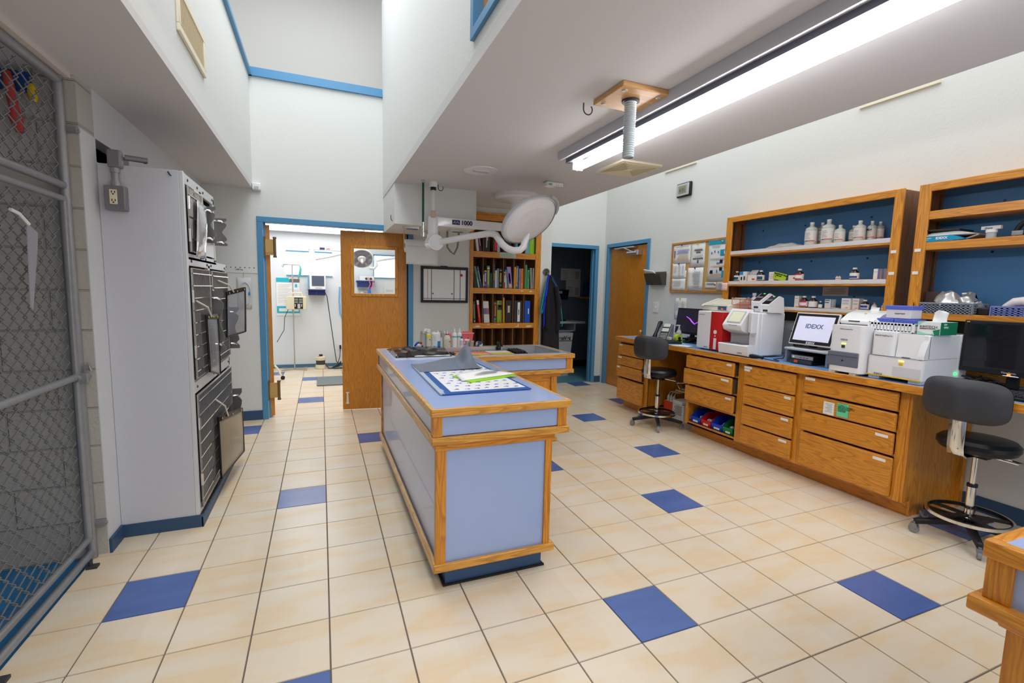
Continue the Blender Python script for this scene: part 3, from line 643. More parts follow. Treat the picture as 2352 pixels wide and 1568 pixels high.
pouch([(-1.22,5.14,6.4),(-1.2,5.82,6.38),(-1.2,5.55,5.3),(-1.22,4.85,5.3)],'crinkled shiny clear film sleeve on the top cage door',FOIL,.08,tie=(-1.28,5.15,6.58),rim=False)
# outlet box and conduit on the cabinet side
ob = thing('outlet_box', 'grey surface outlet box with conduit on the white cabinet side', 'power outlet', (-2.32,4.6,6.02))
GB = mat('grey enamel', (132,130,136), .4, metal=.2)
G().box(-2.46,4.48,6.03,-2.16,4.66,6.45).build('box_body', GB, ob, bev=.02)
g = G(); g.box(-2.38,4.465,6.13,-2.27,4.48,6.38); rc = g.build('receptacle', mat('ivory plastic', (238,228,200), .4), ob, bev=.006)
g = G()
for z in (6.32,6.18):
    for x in (-2.35,-2.305): g.box(x,4.46,z,x+.012,4.465,z+.035)
    g.cyl((-2.325,4.465,z-.02),(-2.325,4.46,z-.02),.012,n=8)
g.build('slot', BLACK, rc)
g = G(); g.cyl((-2.31,4.58,6.45),(-2.31,4.58,6.72),.055,n=14); g.cyl((-2.31,4.58,6.45),(-2.31,4.58,6.52),.075,n=14); g.cyl((-2.31,4.58,6.68),(-2.31,4.58,6.76),.07,n=14); g.build('conduit', GALV, ob)
G().box(-2.4,4.5,6.76,-2.2,4.66,7.06).build('conduit_elbow', GB, ob, bev=.03)
g = G(); g.tube([(-2.2,4.7,6.98),(-1.9,4.8,6.98),(-1.95,4.85,6.98)],.05,8); g.build('conduit_run', GB, ob)
tag(G().tube([(-1.56,4.66,6.8),(-1.52,4.6,6.74),(-1.5,4.58,6.72)],.012,6).build('wall_hook', DKGR), 'tiny bent hook near the top of the white cabinet side', 'hook')
# ================================================================== CHAIN-LINK KENNEL RUN
gt = thing('kennel_gate', 'galvanised chain-link kennel gate at the left edge', 'gate', (-2.8,1.5,0))
gx = -2.8
g = G()
for a,b,r in (((gx,4.0,.02),(gx,4.0,7.98),.075),((gx,3.83,.42),(gx,3.83,6.1),.06),((gx,-3,.42),(gx,3.83,.42),.06),((gx,-3,6.02),(gx,3.83,6.02),.06)): g.cyl(a,b,r,n=12)
for a,b,r,nm in (((gx,4.02,.0),(gx,4.02,7.98),.07,'post'),((gx,-6,7.92),(gx,4.02,7.92),.07,'top_rail'),((gx,-6,6.3),(gx,3.95,6.3),.06,'middle_rail'),((gx,-6,.12),(gx,4.02,.12),.06,'floor_rail')):
    G().cyl(a,b,r,n=12).build(nm, GALV, gt)
g = G(); P = [(gx+.02,-4,.42),(gx+.02,3.86,.42),(gx+.02,3.86,6.08),(gx+.02,-4,6.08)]; g.tube(P,.06,10,closed=True); gd = g.build('gate_leaf_frame', GALV, gt)
G().cyl((gx+.02,-4,3.22),(gx+.02,3.86,3.22),.055,n=12).build('gate_brace', GALV, gd)
g = G(); g.cyl((gx+.03,3.8,3.2),(gx+.1,4.0,3.2),.06,n=8); g.box(gx,3.84,3.12,gx+.16,3.92,3.28); g.prism([(3.9,3.14),(4.12,3.2),(3.9,3.26)],0,gx+.06,gx+.14); g.tube([(gx+.1,3.95,3.3),(gx+.14,3.97,3.42),(gx+.18,3.99,3.3)],.025,6); g.build('gate_latch', GALV, gd)
g = G()
for z in (7.15,.55): g.box(gx+.05,4.0,z,gx+.2,4.09,z+.08); g.cyl((gx+.17,4.07,z+.04),(gx+.22,4.07,z+.04),.03,n=8)
g.build('post_bracket', GALV, gt)
for y in (3.6,1.1): G().box(gx+.05,y,.0,gx+.2,y+.12,.04).cyl((gx+.1,y+.06,0),(gx+.1,y+.06,.12),.03,n=8).build('floor_foot', DKGR, gt)
def chain(y0, y1, z0, z1, s=.132):
    """interlocked zig-zag wires of a diamond mesh"""
    g = G(); n = int((y1-y0)/s); k = int((z1-z0)/s)
    for i in range(n):
        y = y0+i*s; P = []
        for j in range(k+1):
            off = s*.53*(1 if (j+i)%2 else -1)
            P.append((gx+.02*(1 if (j+i)%2 else -1), y+off, z0+j*s))
        g.tube(P,.0115,5)
    return g
chain(-2.2,3.8,.45,6.0).build('chain_link_mesh', mat('galvanised wire', (122,123,124), .5, metal=.2), gt)
chain(-2.2,3.95,6.33,7.9).build('chain_link_mesh', mat('galvanised wire', (122,123,124), .5, metal=.2), gt)
g = G(); g.prism([(2.62,5.56),(2.88,5.45),(2.84,5.25),(2.6,4.38),(2.54,4.42)],0,gx+.09,gx+.1); cp = g.build('clear_sleeve', mat('cloudy vinyl', (176,178,188), .3, alpha=.6), gt)
g = G(); g.tube([(gx+.08,2.31,5.69),(gx+.1,2.45,5.66),(gx+.12,2.62,5.54)],.022,6); g.build('tie_cord', WHITE, gt)
tag(G().box(-4.5,4.02,7.68,-3.12,4.09,7.97).build('wall_board', colr(24,70,140,.5)), 'dark blue board on the block wall inside the kennel run', 'board')
RAG = mat('faded red cloth', (196,72,66), .9)
g = G(); g.tube([(-3.37,3.97,7.92),(-3.34,3.95,7.65),(-3.31,3.95,7.4),(-3.3,3.95,7.25),(-3.26,3.95,7.04)],[.05,.07,.06,.09,.05],8); tag(g.build('hanging_lead', RAG), 'faded red cloth lead hanging in the kennel run', 'lead')
g = G(); g.tube([(-3.09,3.98,7.78),(-3.08,3.97,7.66),(-3.08,3.97,7.52)],[.04,.07,.04],8); tag(g.build('hanging_rope', colr(222,190,20,.7)), 'small yellow knotted rope hanging in the kennel run', 'rope')
# ================================================================== CEILING FITTINGS
fx = thing('ceiling_light', 'long fluorescent strip fixture with two lit tubes under the low ceiling', 'ceiling light', (6.8,.5,8.15))
FB = mat('white fixture enamel', (196,197,206), .5)
g = G(); g.prism([(6.36,8.15),(6.36,8.0),(6.4,7.96),(6.62,8.03),(6.96,8.03),(6.96,8.15)],1,-3.6,4.7); g.build('housing', FB, fx)
TUBE = mat('lit fluorescent tube', (255,255,255), .5, emit=17)
for x in (6.76,6.91):
    g = G(); g.cyl((x,-3.4,7.82),(x,4.55,7.82),.058,n=14); t = g.build('tube', TUBE, fx)
    g = G()
    for y in (-3.5,4.55): g.box(x-.06,y,7.75,x+.06,y+.1,8.04)
    g.build('lamp_holder', WHITE, t)
G().box(6.58,-3.55,7.92,6.68,4.7,8.04).build('ballast_cover', mat('grey fixture enamel', (110,112,124), .5), fx)
wp = thing('ducted_hose', 'corrugated grey-white hose hanging from a square wood plate on the ceiling', 'hose', (5.95,1.2,8.0))
g = G(); g.box(5.47,.76,8.06,6.4,1.66,8.15); g.build('mounting_plate', oak('pale birch', 0, (226,178,120), (200,146,86), ring=.4), wp, bev=.015)
g = G()
for x,y in ((5.6,.9),(6.27,.9),(5.6,1.52),(6.27,1.52)): g.cyl((x,y,8.045),(x,y,8.06),.045,n=12)
g.build('screw', STEEL, wp)
prof = []
zz = 8.06
for i in range(26): prof += [(.105,zz-i*.037),(.088,zz-i*.037-.018)]
g = G(); g.lathe([(.15,8.06),(.15,8.03),(.12,8.03)],(5.93,1.2,0),20,1); g.lathe(prof,(5.93,1.2,0),20,0,caps=False)
g.build('corrugated_hose', [mat('grey blue hose', (206,216,220), .4), DKGR], wp)
vg = thing('ceiling_vent', 'square cream exhaust grille on the low ceiling', 'vent', (8.7,5.1,8.1))
CRM = mat('ivory plastic', (238,228,200), .45)
g = G(); g.prism(rrect(1.25,1.3,.03,2,8.7,5.12),2,8.1,8.15); g.build('cover', CRM, vg, bev=.015)
g = G(); n = 16
for i in range(n): k = .48*(1-i/n)+.06; g.tube([(8.7-k,5.12-k,8.095),(8.7+k,5.12-k,8.095),(8.7+k,5.12+k,8.095),(8.7-k,5.12+k,8.095)],.008,4,closed=True)
g.build('louvre', mat('beige louvre', (214,202,170), .5), vg)
G().box(8.62,5.04,8.075,8.78,5.2,8.1).build('centre_boss', CRM, vg)
rc = thing('round_ceiling_plate', 'round white ceiling plate with a slotted cover by the bulkhead', 'ceiling plate', (5.22,7.2,8.12))
g = G(); g.cyl((5.22,7.2,8.13),(5.22,7.2,8.15),.48,n=32); g.build('plate', WHITE, rc)
G().box(5.0,7.12,8.1,5.45,7.28,8.13).build('slot_cover', mat('silver label', (206,206,210), .3), rc)
sd = thing('smoke_alarm', 'small white box alarm on the low ceiling beside the exam light', 'alarm', (7.65,7.5,8.02))
g = G(); g.box(7.38,7.38,8.0,7.95,7.66,8.12); g.build('body', WPAINT, sd, bev=.03); G().box(7.4,7.4,8.12,7.97,7.68,8.15).build('mounting_plate', LGREY, sd)
g = G(); g.sph((7.5,7.375,8.04),(.07,.005,.03),10,6); g.build('indicator', colr(120,190,120), sd)
g = G()
for k in range(3): g.cyl((7.7+k*.08,7.375,8.03),(7.7+k*.08,7.37,8.03),.02,n=8)
g.build('speaker_hole', LGREY, sd)
def hook(c, r, label, m=DKGR, ang=0.):
    P = [(0,0,0),(0,0,-.1)]+[(r-r*math.cos(t),0,-.1-r*math.sin(t)) for t in [PI*i/10*1.25 for i in range(1,11)]]
    g = G(); g.tube(P,.012,6); g.rot((0,0,0),'Z',ang); g.move(c); return tag(g.build('ceiling_hook', m), label, 'hook')
hook((5.38,1.83,8.15),.09,'open screw hook in the ceiling left of the wood plate')
hook((4.56,9.6,8.15),.08,'small dark hook beside the pipe mount on the ceiling')
hook((3.17,10.45,7.2),.1,'open screw hook on the left side of the bulkhead')
for (x,y,a,l) in ((3.85,10.45,.5,'left grey metal clip plate under the bulkhead'),(5.42,10.4,.2,'right grey metal clip plate under the bulkhead')):
    cp = thing('hanging_clip', l, 'clip', (x,y,6.8), 'clip plates under the bulkhead')
    g = G(); g.prism(rrect(.62,.2,.08,4,x,y),2,6.8,6.87); g.rot((x,y,6.83),'Z',-a*.3); g.build('plate', STEEL, cp); G().box(x-.16,y-.06,6.77,x+.2,y+.04,6.8).build('jaw', GREY, cp)
# paper roll hung under the bulkhead
pr = thing('hanging_paper_roll', 'white paper roll on a wire holder under the bulkhead', 'paper roll', (4.4,11.5,5.7))
g = G(); n = 28
g.cyl((3.8,11.5,6.32),(5.0,11.5,6.32),.23,n=n); g.build('roll', PAPER, pr)
g = G(); g.grid(lambda u,v: (3.8+1.15*u, 11.27-.02*math.sin(3*v), 6.32-.66*v),6,6); g.build('loose_end', PAPER, pr, solid=.008)
g = G(); g.tube([(3.77,11.5,6.87),(3.77,11.5,6.3),(5.05,11.5,6.3),(5.05,11.5,6.87)],.02,6); g.build('wire_holder', STEEL, pr)
G().cyl((3.785,11.5,6.32),(3.8,11.5,6.32),.08,n=16).build('core', mat('cardboard', (150,124,92), .8), pr)
# drop hoses
dh = thing('drop_pipe', 'white hose pipe dropping from a white ceiling mount in front of the bulkhead', 'pipe', (4.33,9.3,7.1))
G().cyl((4.33,9.3,7.99),(4.33,9.3,8.15),.13,n=20).build('ceiling_mount', WPAINT, dh); G().cyl((4.33,9.3,7.9),(4.33,9.3,7.99),.09,n=16).build('collar', BLACK, dh)
g = G(); g.cyl((4.33,9.3,7.25),(4.33,9.3,7.9),.058,n=14); g.build('tube', mat('milky tube', (226,224,222), .3), dh); G().cyl((4.33,9.3,7.06),(4.33,9.3,7.27),.075,.065,n=14).build('tape_wrap', mat('beige tape', (214,186,160), .7), dh)
oh = thing('hanging_hose', 'dark green oxygen hose hanging from the ceiling', 'hose', (3.97,9.1,6.4))
G().cyl((3.97,9.1,6.86),(3.97,9.1,8.05),.035,n=10).build('hose', colr(10,78,58,.5), oh); G().cyl((3.97,9.1,8.05),(3.97,9.1,8.15),.06,n=10).build('ceiling_outlet', CHROME, oh); g = G(); g.cyl((3.97,9.1,6.5),(3.97,9.1,6.86),.035,.045,n=10); g.cyl((3.97,9.1,6.42),(3.97,9.1,6.55),.06,n=12); g.build('fitting', CHROME, oh)
tag(G().tube([(5.2,10.9,6.86),(5.2,10.9,6.3),(5.3,10.85,6.15),(5.42,10.8,6.05),(5.55,10.8,6.3),(5.6,10.8,6.86)],.035,8).build('hanging_tube', mat('grey rubber', (140,136,128), .5)), 'loop of grey rubber tube hanging below the bulkhead', 'tube')
# ================================================================== EXAM LIGHT
el = thing('exam_light', 'white ceiling-mounted exam light with a tilted round head over the island', 'exam light', (7.44,9.9,8.15))
g = G(); g.lathe([(.0,8.15),(.8,8.15),(.8,8.02),(.72,7.96),(.3,7.9),(.22,7.86)],(7.44,9.9,0),40); g.lathe([(.22,7.86),(.22,7.3)],(7.44,9.9,0),24); g.build('ceiling_canopy', WPAINT, el)
g = G(); g.lathe([(.0,7.3),(.25,7.3),(.25,6.8),(.0,6.8)],(7.44,9.9,0),24)
P0, P1 = Vector((4.43,9.76,7.0)), Vector((7.44,9.9,7.0))
d = (P1-P0).normalized(); s_ = Vector((-d.y,d.x,0))
for t0,t1,h0,h1 in ((0,1,.16,.13),): 
    vs = []
    for p,hh in ((P0,h0),(P1,h1)): vs += [p+s_*.1+Vector((0,0,hh)), p-s_*.1+Vector((0,0,hh)), p-s_*.1-Vector((0,0,hh)), p+s_*.1-Vector((0,0,hh))]
    g.add(vs,[(0,1,5,4),(1,2,6,5),(2,3,7,6),(3,0,4,7),(0,3,2,1),(4,5,6,7)])
arm = g.build('upper_arm', WPAINT, el, bev=.03)
Rm = Matrix.Rotation(math.atan2(d.y,d.x),4,'Z') @ Matrix.Rotation(PI/2,4,'X')
text('lettering','1000',.2,(5.36,9.68,6.95),Rm,arm,mat('navy lettering',(34,34,92),.5),bold=.006)
g = G(); g.box(5.06,9.672,6.94,5.32,9.69,7.09); lg = g.build('logo_patch', mat('navy lettering',(34,34,92),.5), arm)
g = G(); g.tube([(5.1,9.668,6.98),(5.14,9.668,7.05),(5.18,9.668,6.98),(5.23,9.668,7.05),(5.28,9.668,6.98)],.012,5); g.build('logo_mark', WHITE, lg)
g = G(); g.lathe([(0,7.15),(.16,7.15),(.17,7.1),(.17,6.6),(.2,6.55),(.2,6.2),(.0,6.2)],(4.43,9.76,0),28); el2 = g.build('elbow', WPAINT, el, bev=.01)
g = G(); g.cyl((4.43,9.9,6.3),(4.47,9.45,6.3),.25,n=32); g.build('elbow_joint', WPAINT, el, bev=.04)
g = G(); g.cyl((4.468,9.46,6.3),(4.472,9.435,6.3),.19,n=28); g.build('joint_cap', WPAINT, el)
pth = [(4.6,9.55,6.32),(5.2,8.85,6.44),(5.72,8.2,6.52)]
g = G(); g.tube(pth,[.1,.1,.1],16); g.build('lower_arm', WPAINT, el)
yk = [Vector(p) for p in ((5.72,8.2,6.52),(5.84,8.0,6.53),(5.93,7.8,6.46),(5.97,7.68,6.33),(6.03,7.5,6.16),(6.15,7.38,6.04),(6.3,7.28,5.98),(6.47,7.2,6.0),(6.58,7.2,6.1),(6.62,7.22,6.22),(6.68,7.2,6.36),(6.74,7.16,6.5))]
g = G(); g.tube(yk,[.105]*9+[.1,.08,.03],16); g.build('yoke', WPAINT, el)
hc = Vector((6.78,7.18,6.82)); v = (cam_pos-hc).normalized(); mj = Vector((.76,-.235,.603)).normalized(); pn = v.cross(mj).normalized()
if pn.z > 0: pn = -pn
nrm = (v*.56+pn*.83).normalized(); xa = (mj-nrm*mj.dot(nrm)).normalized(); ya = nrm.cross(xa)
MH = Matrix((xa,ya,nrm)).transposed().to_4x4(); MH.translation = hc
g = G(); g.lathe([(0,.1),(.3,.095),(.6,.06),(.8,.0),(.88,-.06),(.88,-.16),(.8,-.2),(.0,-.22)],(0,0,0),48); g.xf(MH); g.build('lamp_head', WPAINT, el)
g = G(); g.lathe([(.885,-.03),(.91,-.06),(.91,-.14),(.885,-.17)],(0,0,0),48,caps=False); g.xf(MH); g.build('rim_band', mat('pale grey rim', (206,208,214), .4), el)
g = G(); P = [(.55*math.cos(t)+.44,.62*math.sin(t),-.1) for t in [-.75+1.5*i/10 for i in range(11)]]; g.tube(P,.05,8); g.xf(MH); g.build('grip', LGREY, el)
# wall vent in the atrium
vt = thing('wall_vent', 'cream louvred air vent high on the left atrium wall', 'vent', (-1.12,4.8,8.9))
g = G()
for a,b,c,e in ((3.78,5.74,8.9,9.02),(3.78,5.74,9.55,9.68),(3.78,3.9,9.02,9.55),(5.62,5.74,9.02,9.55)): g.box(-1.13,a,c,-1.08,b,e)
g.build('vent_frame', CREAM, vt, bev=.012)
g = G(); n = 30
for i in range(n): y = 3.92+1.68*i/n; g.box(-1.125,y,9.02,-1.09,y+.022,9.55)
g.build('louvre', mat('tan louvre', (206,188,152), .5), vt); G().box(-1.13,3.9,9.02,-1.126,5.62,9.55).build('duct', mat('duct dark', (120,104,78), .8), vt)
mt = thing('motion_detector', 'small white sensor box on the back wall at the soffit corner', 'sensor', (-1.0,12.72,7.98))
G().box(-1.12,12.62,8.0,-.86,12.8,8.24).build('body', WPAINT, mt, bev=.03); G().box(-1.06,12.61,8.03,-.92,12.62,8.12).build('lens', LGREY, mt)
# ================================================================== EQUIPMENT ON THE COUNTER
CT = 3.0
DARKSCR = mat('dark screen', (24,24,38), .12, coat=.4)
def lines(g, x, y0, y1, z0, z1, n, t=.008, jag=.15, m=0, seed=1):
    r = random.Random(seed)
    for i in range(n):
        z = z1-(z1-z0)*(i+.5)/n; g.box(x-.003, y0+r.random()*jag*(y1-y0)*.3, z, x, y1-r.random()*jag*(y1-y0), z+t, m)
# -- desk phone
ph = thing('desk_phone', 'black and silver office desk phone at the far end of the wall counter', 'phone', (13.2,8.85,CT))
g = G(); g.prism([(12.86,3.0),(13.55,3.0),(13.55,3.62),(13.42,3.66),(12.86,3.06)],1,8.5,9.02); g.build('phone_body', mat('silver grey plastic', (150,152,158), .4), ph, bev=.02)
n_ = Vector((-.6,0,.52)).normalized()
def onslope(t, off): return Vector((12.86+.56*t,0,3.06+.6*t))+n_*off
def slab(y0, y1, t0, t1, h):
    g = G(); vs = []
    for t in (t0,t1):
        for y in (y0,y1):
            for o in (0,h): p = onslope(t,o); vs.append((p.x,y,p.z))
    g.add(vs,[(0,1,3,2),(4,6,7,5),(0,4,5,1),(2,3,7,6),(1,5,7,3),(0,2,6,4)]); return g
slab(8.52,8.84,.02,.98,.02).build('key_bed', BLACK, ph)
slab(8.55,8.82,.78,.97,.03).build('directory_window', mat('pale lcd', (196,204,196), .3), ph); slab(8.55,8.82,.5,.7,.03).build('lcd', mat('pale lcd', (196,204,196), .3), ph)
g = G()
for i in range(4):
    for j in range(5):
        k = slab(8.55+j*.055,8.59+j*.055,.06+i*.09,.12+i*.09,.035); g.v_off = len(g.v); g.add([tuple(p) for p in k.v], k.f)
g.build('keys', mat('grey key', (150,150,154), .5), ph)
g = G(); P = [onslope(t,.06+.06*(1 if t in (0,1) else 0)) for t in ()]
pts = [onslope(t,o) for t,o in ((.0,.05),(.06,.13),(.25,.15),(.6,.15),(.9,.13),(1.0,.05))]
g.tube([(p.x,8.94,p.z) for p in pts],[.07,.085,.06,.06,.085,.07],10); g.build('handset', BLACK, ph)
g = G(); g.tube([(12.9,8.98,3.1),(12.85,9.1,3.02),(13.1,9.15,3.02),(13.4,9.1,3.02)],.02,6); g.build('handset_cord', BLACK, ph); ph.rotation_euler = (0,0,.5)
# -- keyboards
def keyboard(x, y0, y1, label, rot=0.):
    k = thing('keyboard', label, 'keyboard', (x+.25,(y0+y1)/2,CT), 'black keyboards')
    g = G(); g.prism([(x,3.0),(x+.55,3.0),(x+.55,3.09),(x,3.05)],1,y0,y1); b = g
    kg = G()
    for i in range(5):
        for j in range(15):
            yy = y0+.06+(y1-y0-.12)*j/15; xx = x+.07+i*.09; kg.box(xx,yy,3.06+i*.006,xx+.07,yy+(y1-y0-.12)/15*.78,3.085+i*.007)
    for q in (b,kg): q.rot((x+.25,(y0+y1)/2,3),'Z',rot)
    b.build('tray', BLACK, k, bev=.012); kg.build('keys', DKGR, k)
    return k
keyboard(12.72,7.6,8.75,'black keyboard in front of the screen with the purple streak',-.35)
keyboard(12.75,-1.75,-.42,'black keyboard below the blank screen at the right edge')
mp = tag(G().box(12.62,7.3,3.0,13.4,8.5,3.012).rot((13,8,3),'Z',-.3).build('desk_pad', mat('pale blue pad', (150,184,214), .6)), 'pale blue paper pad under the far keyboard', 'desk pad')
pp = tag(G().box(12.56,6.9,3.0,13.0,7.5,3.008).rot((12.8,7.2,3),'Z',.4).build('loose_sheet', PAPER), 'loose white sheet beside the red-fronted machine', 'paper')
# -- monitors (author in world, screen faces -x)
def monitor(name, label, x, y0, y1, z0, z1, tilt, bez, scr, frame=BLACK, stand=None, yaw=0., bz=.05, bb=.08, thick=.09, foot=None):
    r = thing(name, label, 'monitor', (x+.3,(y0+y1)/2,foot or CT))
    piv = (x,(y0+y1)/2,z0)
    def T(g): g.rot(piv,'Y',tilt); g.rot(piv,'Z',yaw); return g
    T(G().box(x,y0,z0,x+thick,y1,z1)).build('bezel', frame, r, bev=.015)
    s = T(G().box(x-.006,y0+bz,z0+bb,x,y1-bz,z1-bz)).build('screen', scr, r)
    f = foot or CT; m = (y0+y1)/2
    g = G(); tt = math.tan(tilt); g.box(x+.16,m-.1,f+.03,x+.22,m+.1,z0+.3); g.box(x-.05,m-.38,f,x+.45,m+.38,f+.03); g.prism([(x+thick+.0+tt*.15,z0+.15),(x+.3,z0+.15),(x+.3,z0+.4),(x+thick+tt*.4,z0+.4)],1,m-.09,m+.09)
    g.build('stand', stand or BLACK, r, bev=.012)
    return r, s, T
m1, s1, T1 = monitor('monitor', 'black monitor with a purple streak on its dark screen', 13.78,7.25,8.78,3.32,4.3,math.radians(7),None,mat('dark lit screen', (38,36,50), .2, emit=.35))
g = G(); g.tube([(13.76,8.24,3.98),(13.76,8.05,3.9),(13.76,7.92,3.8),(13.76,7.78,3.72),(13.76,7.6,3.82)],[.012,.02,.026,.02,.012],6); T1(g).build('streak', mat('purple glow', (150,70,220), .4, emit=1.2), s1)
tag(m1,group='black computer monitors')
m3, s3, T3 = monitor('monitor', 'blank black monitor at the right edge of the counter', 13.86,-1.75,-.1,3.3,4.4,math.radians(2),None,mat('blank glossy screen', (16,17,26), .18, coat=.5),bz=.06,bb=.1)
tag(m3,group='black computer monitors')
text('brand','ViewSonic',.055,(13.855,-.8,3.345),'-x',m3,mat('silver print',(190,190,196),.4)); g = G(); g.sph((13.85,-.95,3.3),(.02,.14,.016),16,6); g.build('silver_accent', CHROME, m3)
g = G(); g.box(13.84,-.95,3.3,13.85,-.9,3.35); g.build('power_light', mat('orange led',(255,90,20),.4,emit=3), m3)
T3(G().box(13.85,-.19,4.35,13.855,-.14,4.37)).build('badge', colr(220,170,60), m3)
cab2 = thing('cable_tangle', 'tangle of black cables behind the far keyboard', 'cables', (13.6,7.9,CT)); r_ = random.Random(3)
for k in range(7):
    p = [(13.6+r_.random()*.8, 7.3+r_.random()*1.2, 3.03+r_.random()*.22*(1 if 0<q<5 else .1)) for q in range(6)]; G().tube(p,.02,5).build('cable', BLACK, cab2)
cab3 = thing('cable_tangle', 'black and red cables between the white analyzer and the logo screen', 'cables', (14.0,3.9,CT))
for k in range(8):
    p = [(13.9+r_.random()*.6, 3.62+r_.random()*.5, 3.03+(.9*r_.random() if 0<q<5 else 0)) for q in range(6)]; G().tube(p,.018,5).build('cable', BLACK if k else RED, cab3)
cab4 = thing('cable_tangle', 'dark cables under the blank screen', 'cables', (14.1,-.5,CT))
for k in range(5):
    p = [(13.5+r_.random()*.8, -.9+r_.random()*.8, 3.03+(.2*r_.random() if 0<q<5 else 0)) for q in range(6)]; G().tube(p,.018,5).build('cable', BLACK, cab4)
# small things by the phone
tp = thing('tape_dispenser', 'lime green tape dispenser beside the desk phone', 'tape', (13.45,8.2,CT)); g = G(); g.cyl((13.45,8.12,3.16),(13.45,8.26,3.16),.15,n=20); g.box(13.3,8.12,3.0,13.6,8.26,3.1); g.build('shell', colr(186,214,40,.4), tp); G().cyl((13.45,8.1,3.16),(13.45,8.28,3.16),.06,n=14).build('hub', BLACK, tp)
sb = tag(G().box(13.05,8.2,3.0,13.17,8.36,3.2).build('small_box', mat('beige box',(214,202,184),.6),bev=.01), 'small beige box standing beside the desk phone', 'box')
hs = thing('sanitizer_bottle', 'clear pump bottle behind the desk phone', 'bottle', (13.75,8.5,CT)); g = G(); g.lathe([(0,0),(.11,0),(.11,.35),(.05,.45),(.05,.5),(0,.5)],(13.75,8.5,3),16); g.build('bottle', mat('milky clear',(222,228,226),.2,alpha=.7), hs); g = G(); g.cyl((13.75,8.5,3.5),(13.75,8.5,3.62),.03,n=8); g.box(13.62,8.47,3.6,13.78,8.53,3.64); g.build('pump', WHITE, hs)
# -- red-fronted analyzer
ra = thing('analyzer', 'tall white analyzer with a bright red front panel', 'analyzer', (13.3,6,CT))
WG = mat('machine white', (238,238,241), .38)
G().box(12.8,5.52,3.03,14.0,6.54,4.28).build('housing', WG, ra, bev=.02)
g = G(); g.prism([(12.78,5.96),(12.76,5.86),(12.76,5.6),(12.82,5.5),(13.2,5.5),(13.2,5.96)],2,3.04,4.27); rp = g.build('red_panel', RED, ra, bev=.015)
G().box(12.78,5.97,3.05,12.8,6.53,4.26).build('front_cover', WG, ra, bev=.01)
g = G(); g.cyl((12.765,5.72,3.62),(12.745,5.72,3.62),.065,n=20); g.build('round_button', WHITE, rp); g = G(); g.cyl((12.765,5.72,3.49),(12.75,5.72,3.49),.025,n=12); g.build('small_button', WHITE, rp); G().box(12.745,5.66,3.06,12.765,5.77,3.42).build('white_slot', WHITE, rp, bev=.01)
text('brand','IDEXX',.06,(12.775,6.2,3.08),'-x',ra,INK); text('model','Dx ProCyte' if 0 else 'LaserCyte Dx',.045,(12.775,6.49,4.15),'-x',ra,INK)
g = G()
for x in (12.95,13.8):
    for y in (5.6,6.4): g.cyl((x,y,3.0),(x,y,3.05),.06,n=10)
g.build('foot', BLACK, ra)
# -- white analyzer with screen and tray
wa = thing('analyzer', 'large white analyzer with a sloping lcd screen and front tray', 'analyzer', (13.3,4.8,CT))
g = G(); g.box(13.0,4.22,3.03,13.95,5.3,4.31); g.box(12.86,4.22,3.03,13.0,4.5,4.31); g.build('housing', WG, wa, bev=.03)
g = G(); g.prism([(12.56,3.02),(13.05,3.02),(13.05,3.34),(12.52,3.34)],1,4.24,5.34); g.build('front_tray', WG, wa, bev=.03)
g = G(); g.prism([(12.62,3.9),(12.68,3.76),(13.1,3.6),(13.1,4.4),(12.98,4.4)],1,4.62,5.32); hd = g.build('screen_head', WG, wa, bev=.035)
sl = Vector((.36,0,.5)).normalized(); sn = Vector((-.5,0,.36)).normalized()
def hs_(y0, y1, t0, t1, h):
    b = Vector((12.62,0,3.9)); g = G(); vs = []
    for t in (t0,t1):
        for y in (y0,y1):
            for o in (0,h): p = b+sl*t+sn*o; vs.append((p.x,y,p.z))
    return g.add(vs,[(0,1,3,2),(4,6,7,5),(0,4,5,1),(2,3,7,6),(1,5,7,3),(0,2,6,4)])
hs_(4.7,5.2,.1,.52,.02).build('screen_bezel', LGREY, hd); hs_(4.73,5.17,.13,.49,.025).build('lcd', mat('greenish lcd',(206,208,178),.3,emit=.25), hd)
g = G(); k = hs_(4.86,5.04,.42,.44,.027); g.add([tuple(p) for p in k.v],k.f); k = hs_(4.86,5.04,.17,.19,.027); g.add([tuple(p) for p in k.v],k.f); g.build('lcd_text', mat('pale lcd text',(232,232,214),.4), hd)
G().box(12.98,4.62,3.34,13.0,5.24,3.74).build('tray_recess', mat('recess grey',(178,178,182),.5), wa)
g = G(); g.prism([(12.6,4.24),(12.86,4.24),(13.02,4.4),(13.02,4.6),(12.9,4.6)],2,3.72,4.3); g.build('shoulder', WG, wa, bev=.03)
g = G(); g.box(12.84,4.26,3.38,12.862,4.48,3.62); g.build('sample_door', mat('off machine white',(216,216,222),.4), wa, bev=.01)
G().box(12.62,4.5,3.34,12.98,5.26,3.35).build('tray_floor', GREY, wa)
text('brand','IDEXX',.06,(12.535,4.6,3.08),'-x',wa,INK)
text('model','IDEXX ProCyte Dx',.04,(12.6,5.06,3.9),'-x',wa,INK)
g = G()
for y in (4.3,5.2): g.box(12.7,y,3.0,13.8,y+.1,3.03)
g.build('foot', GREY, wa)
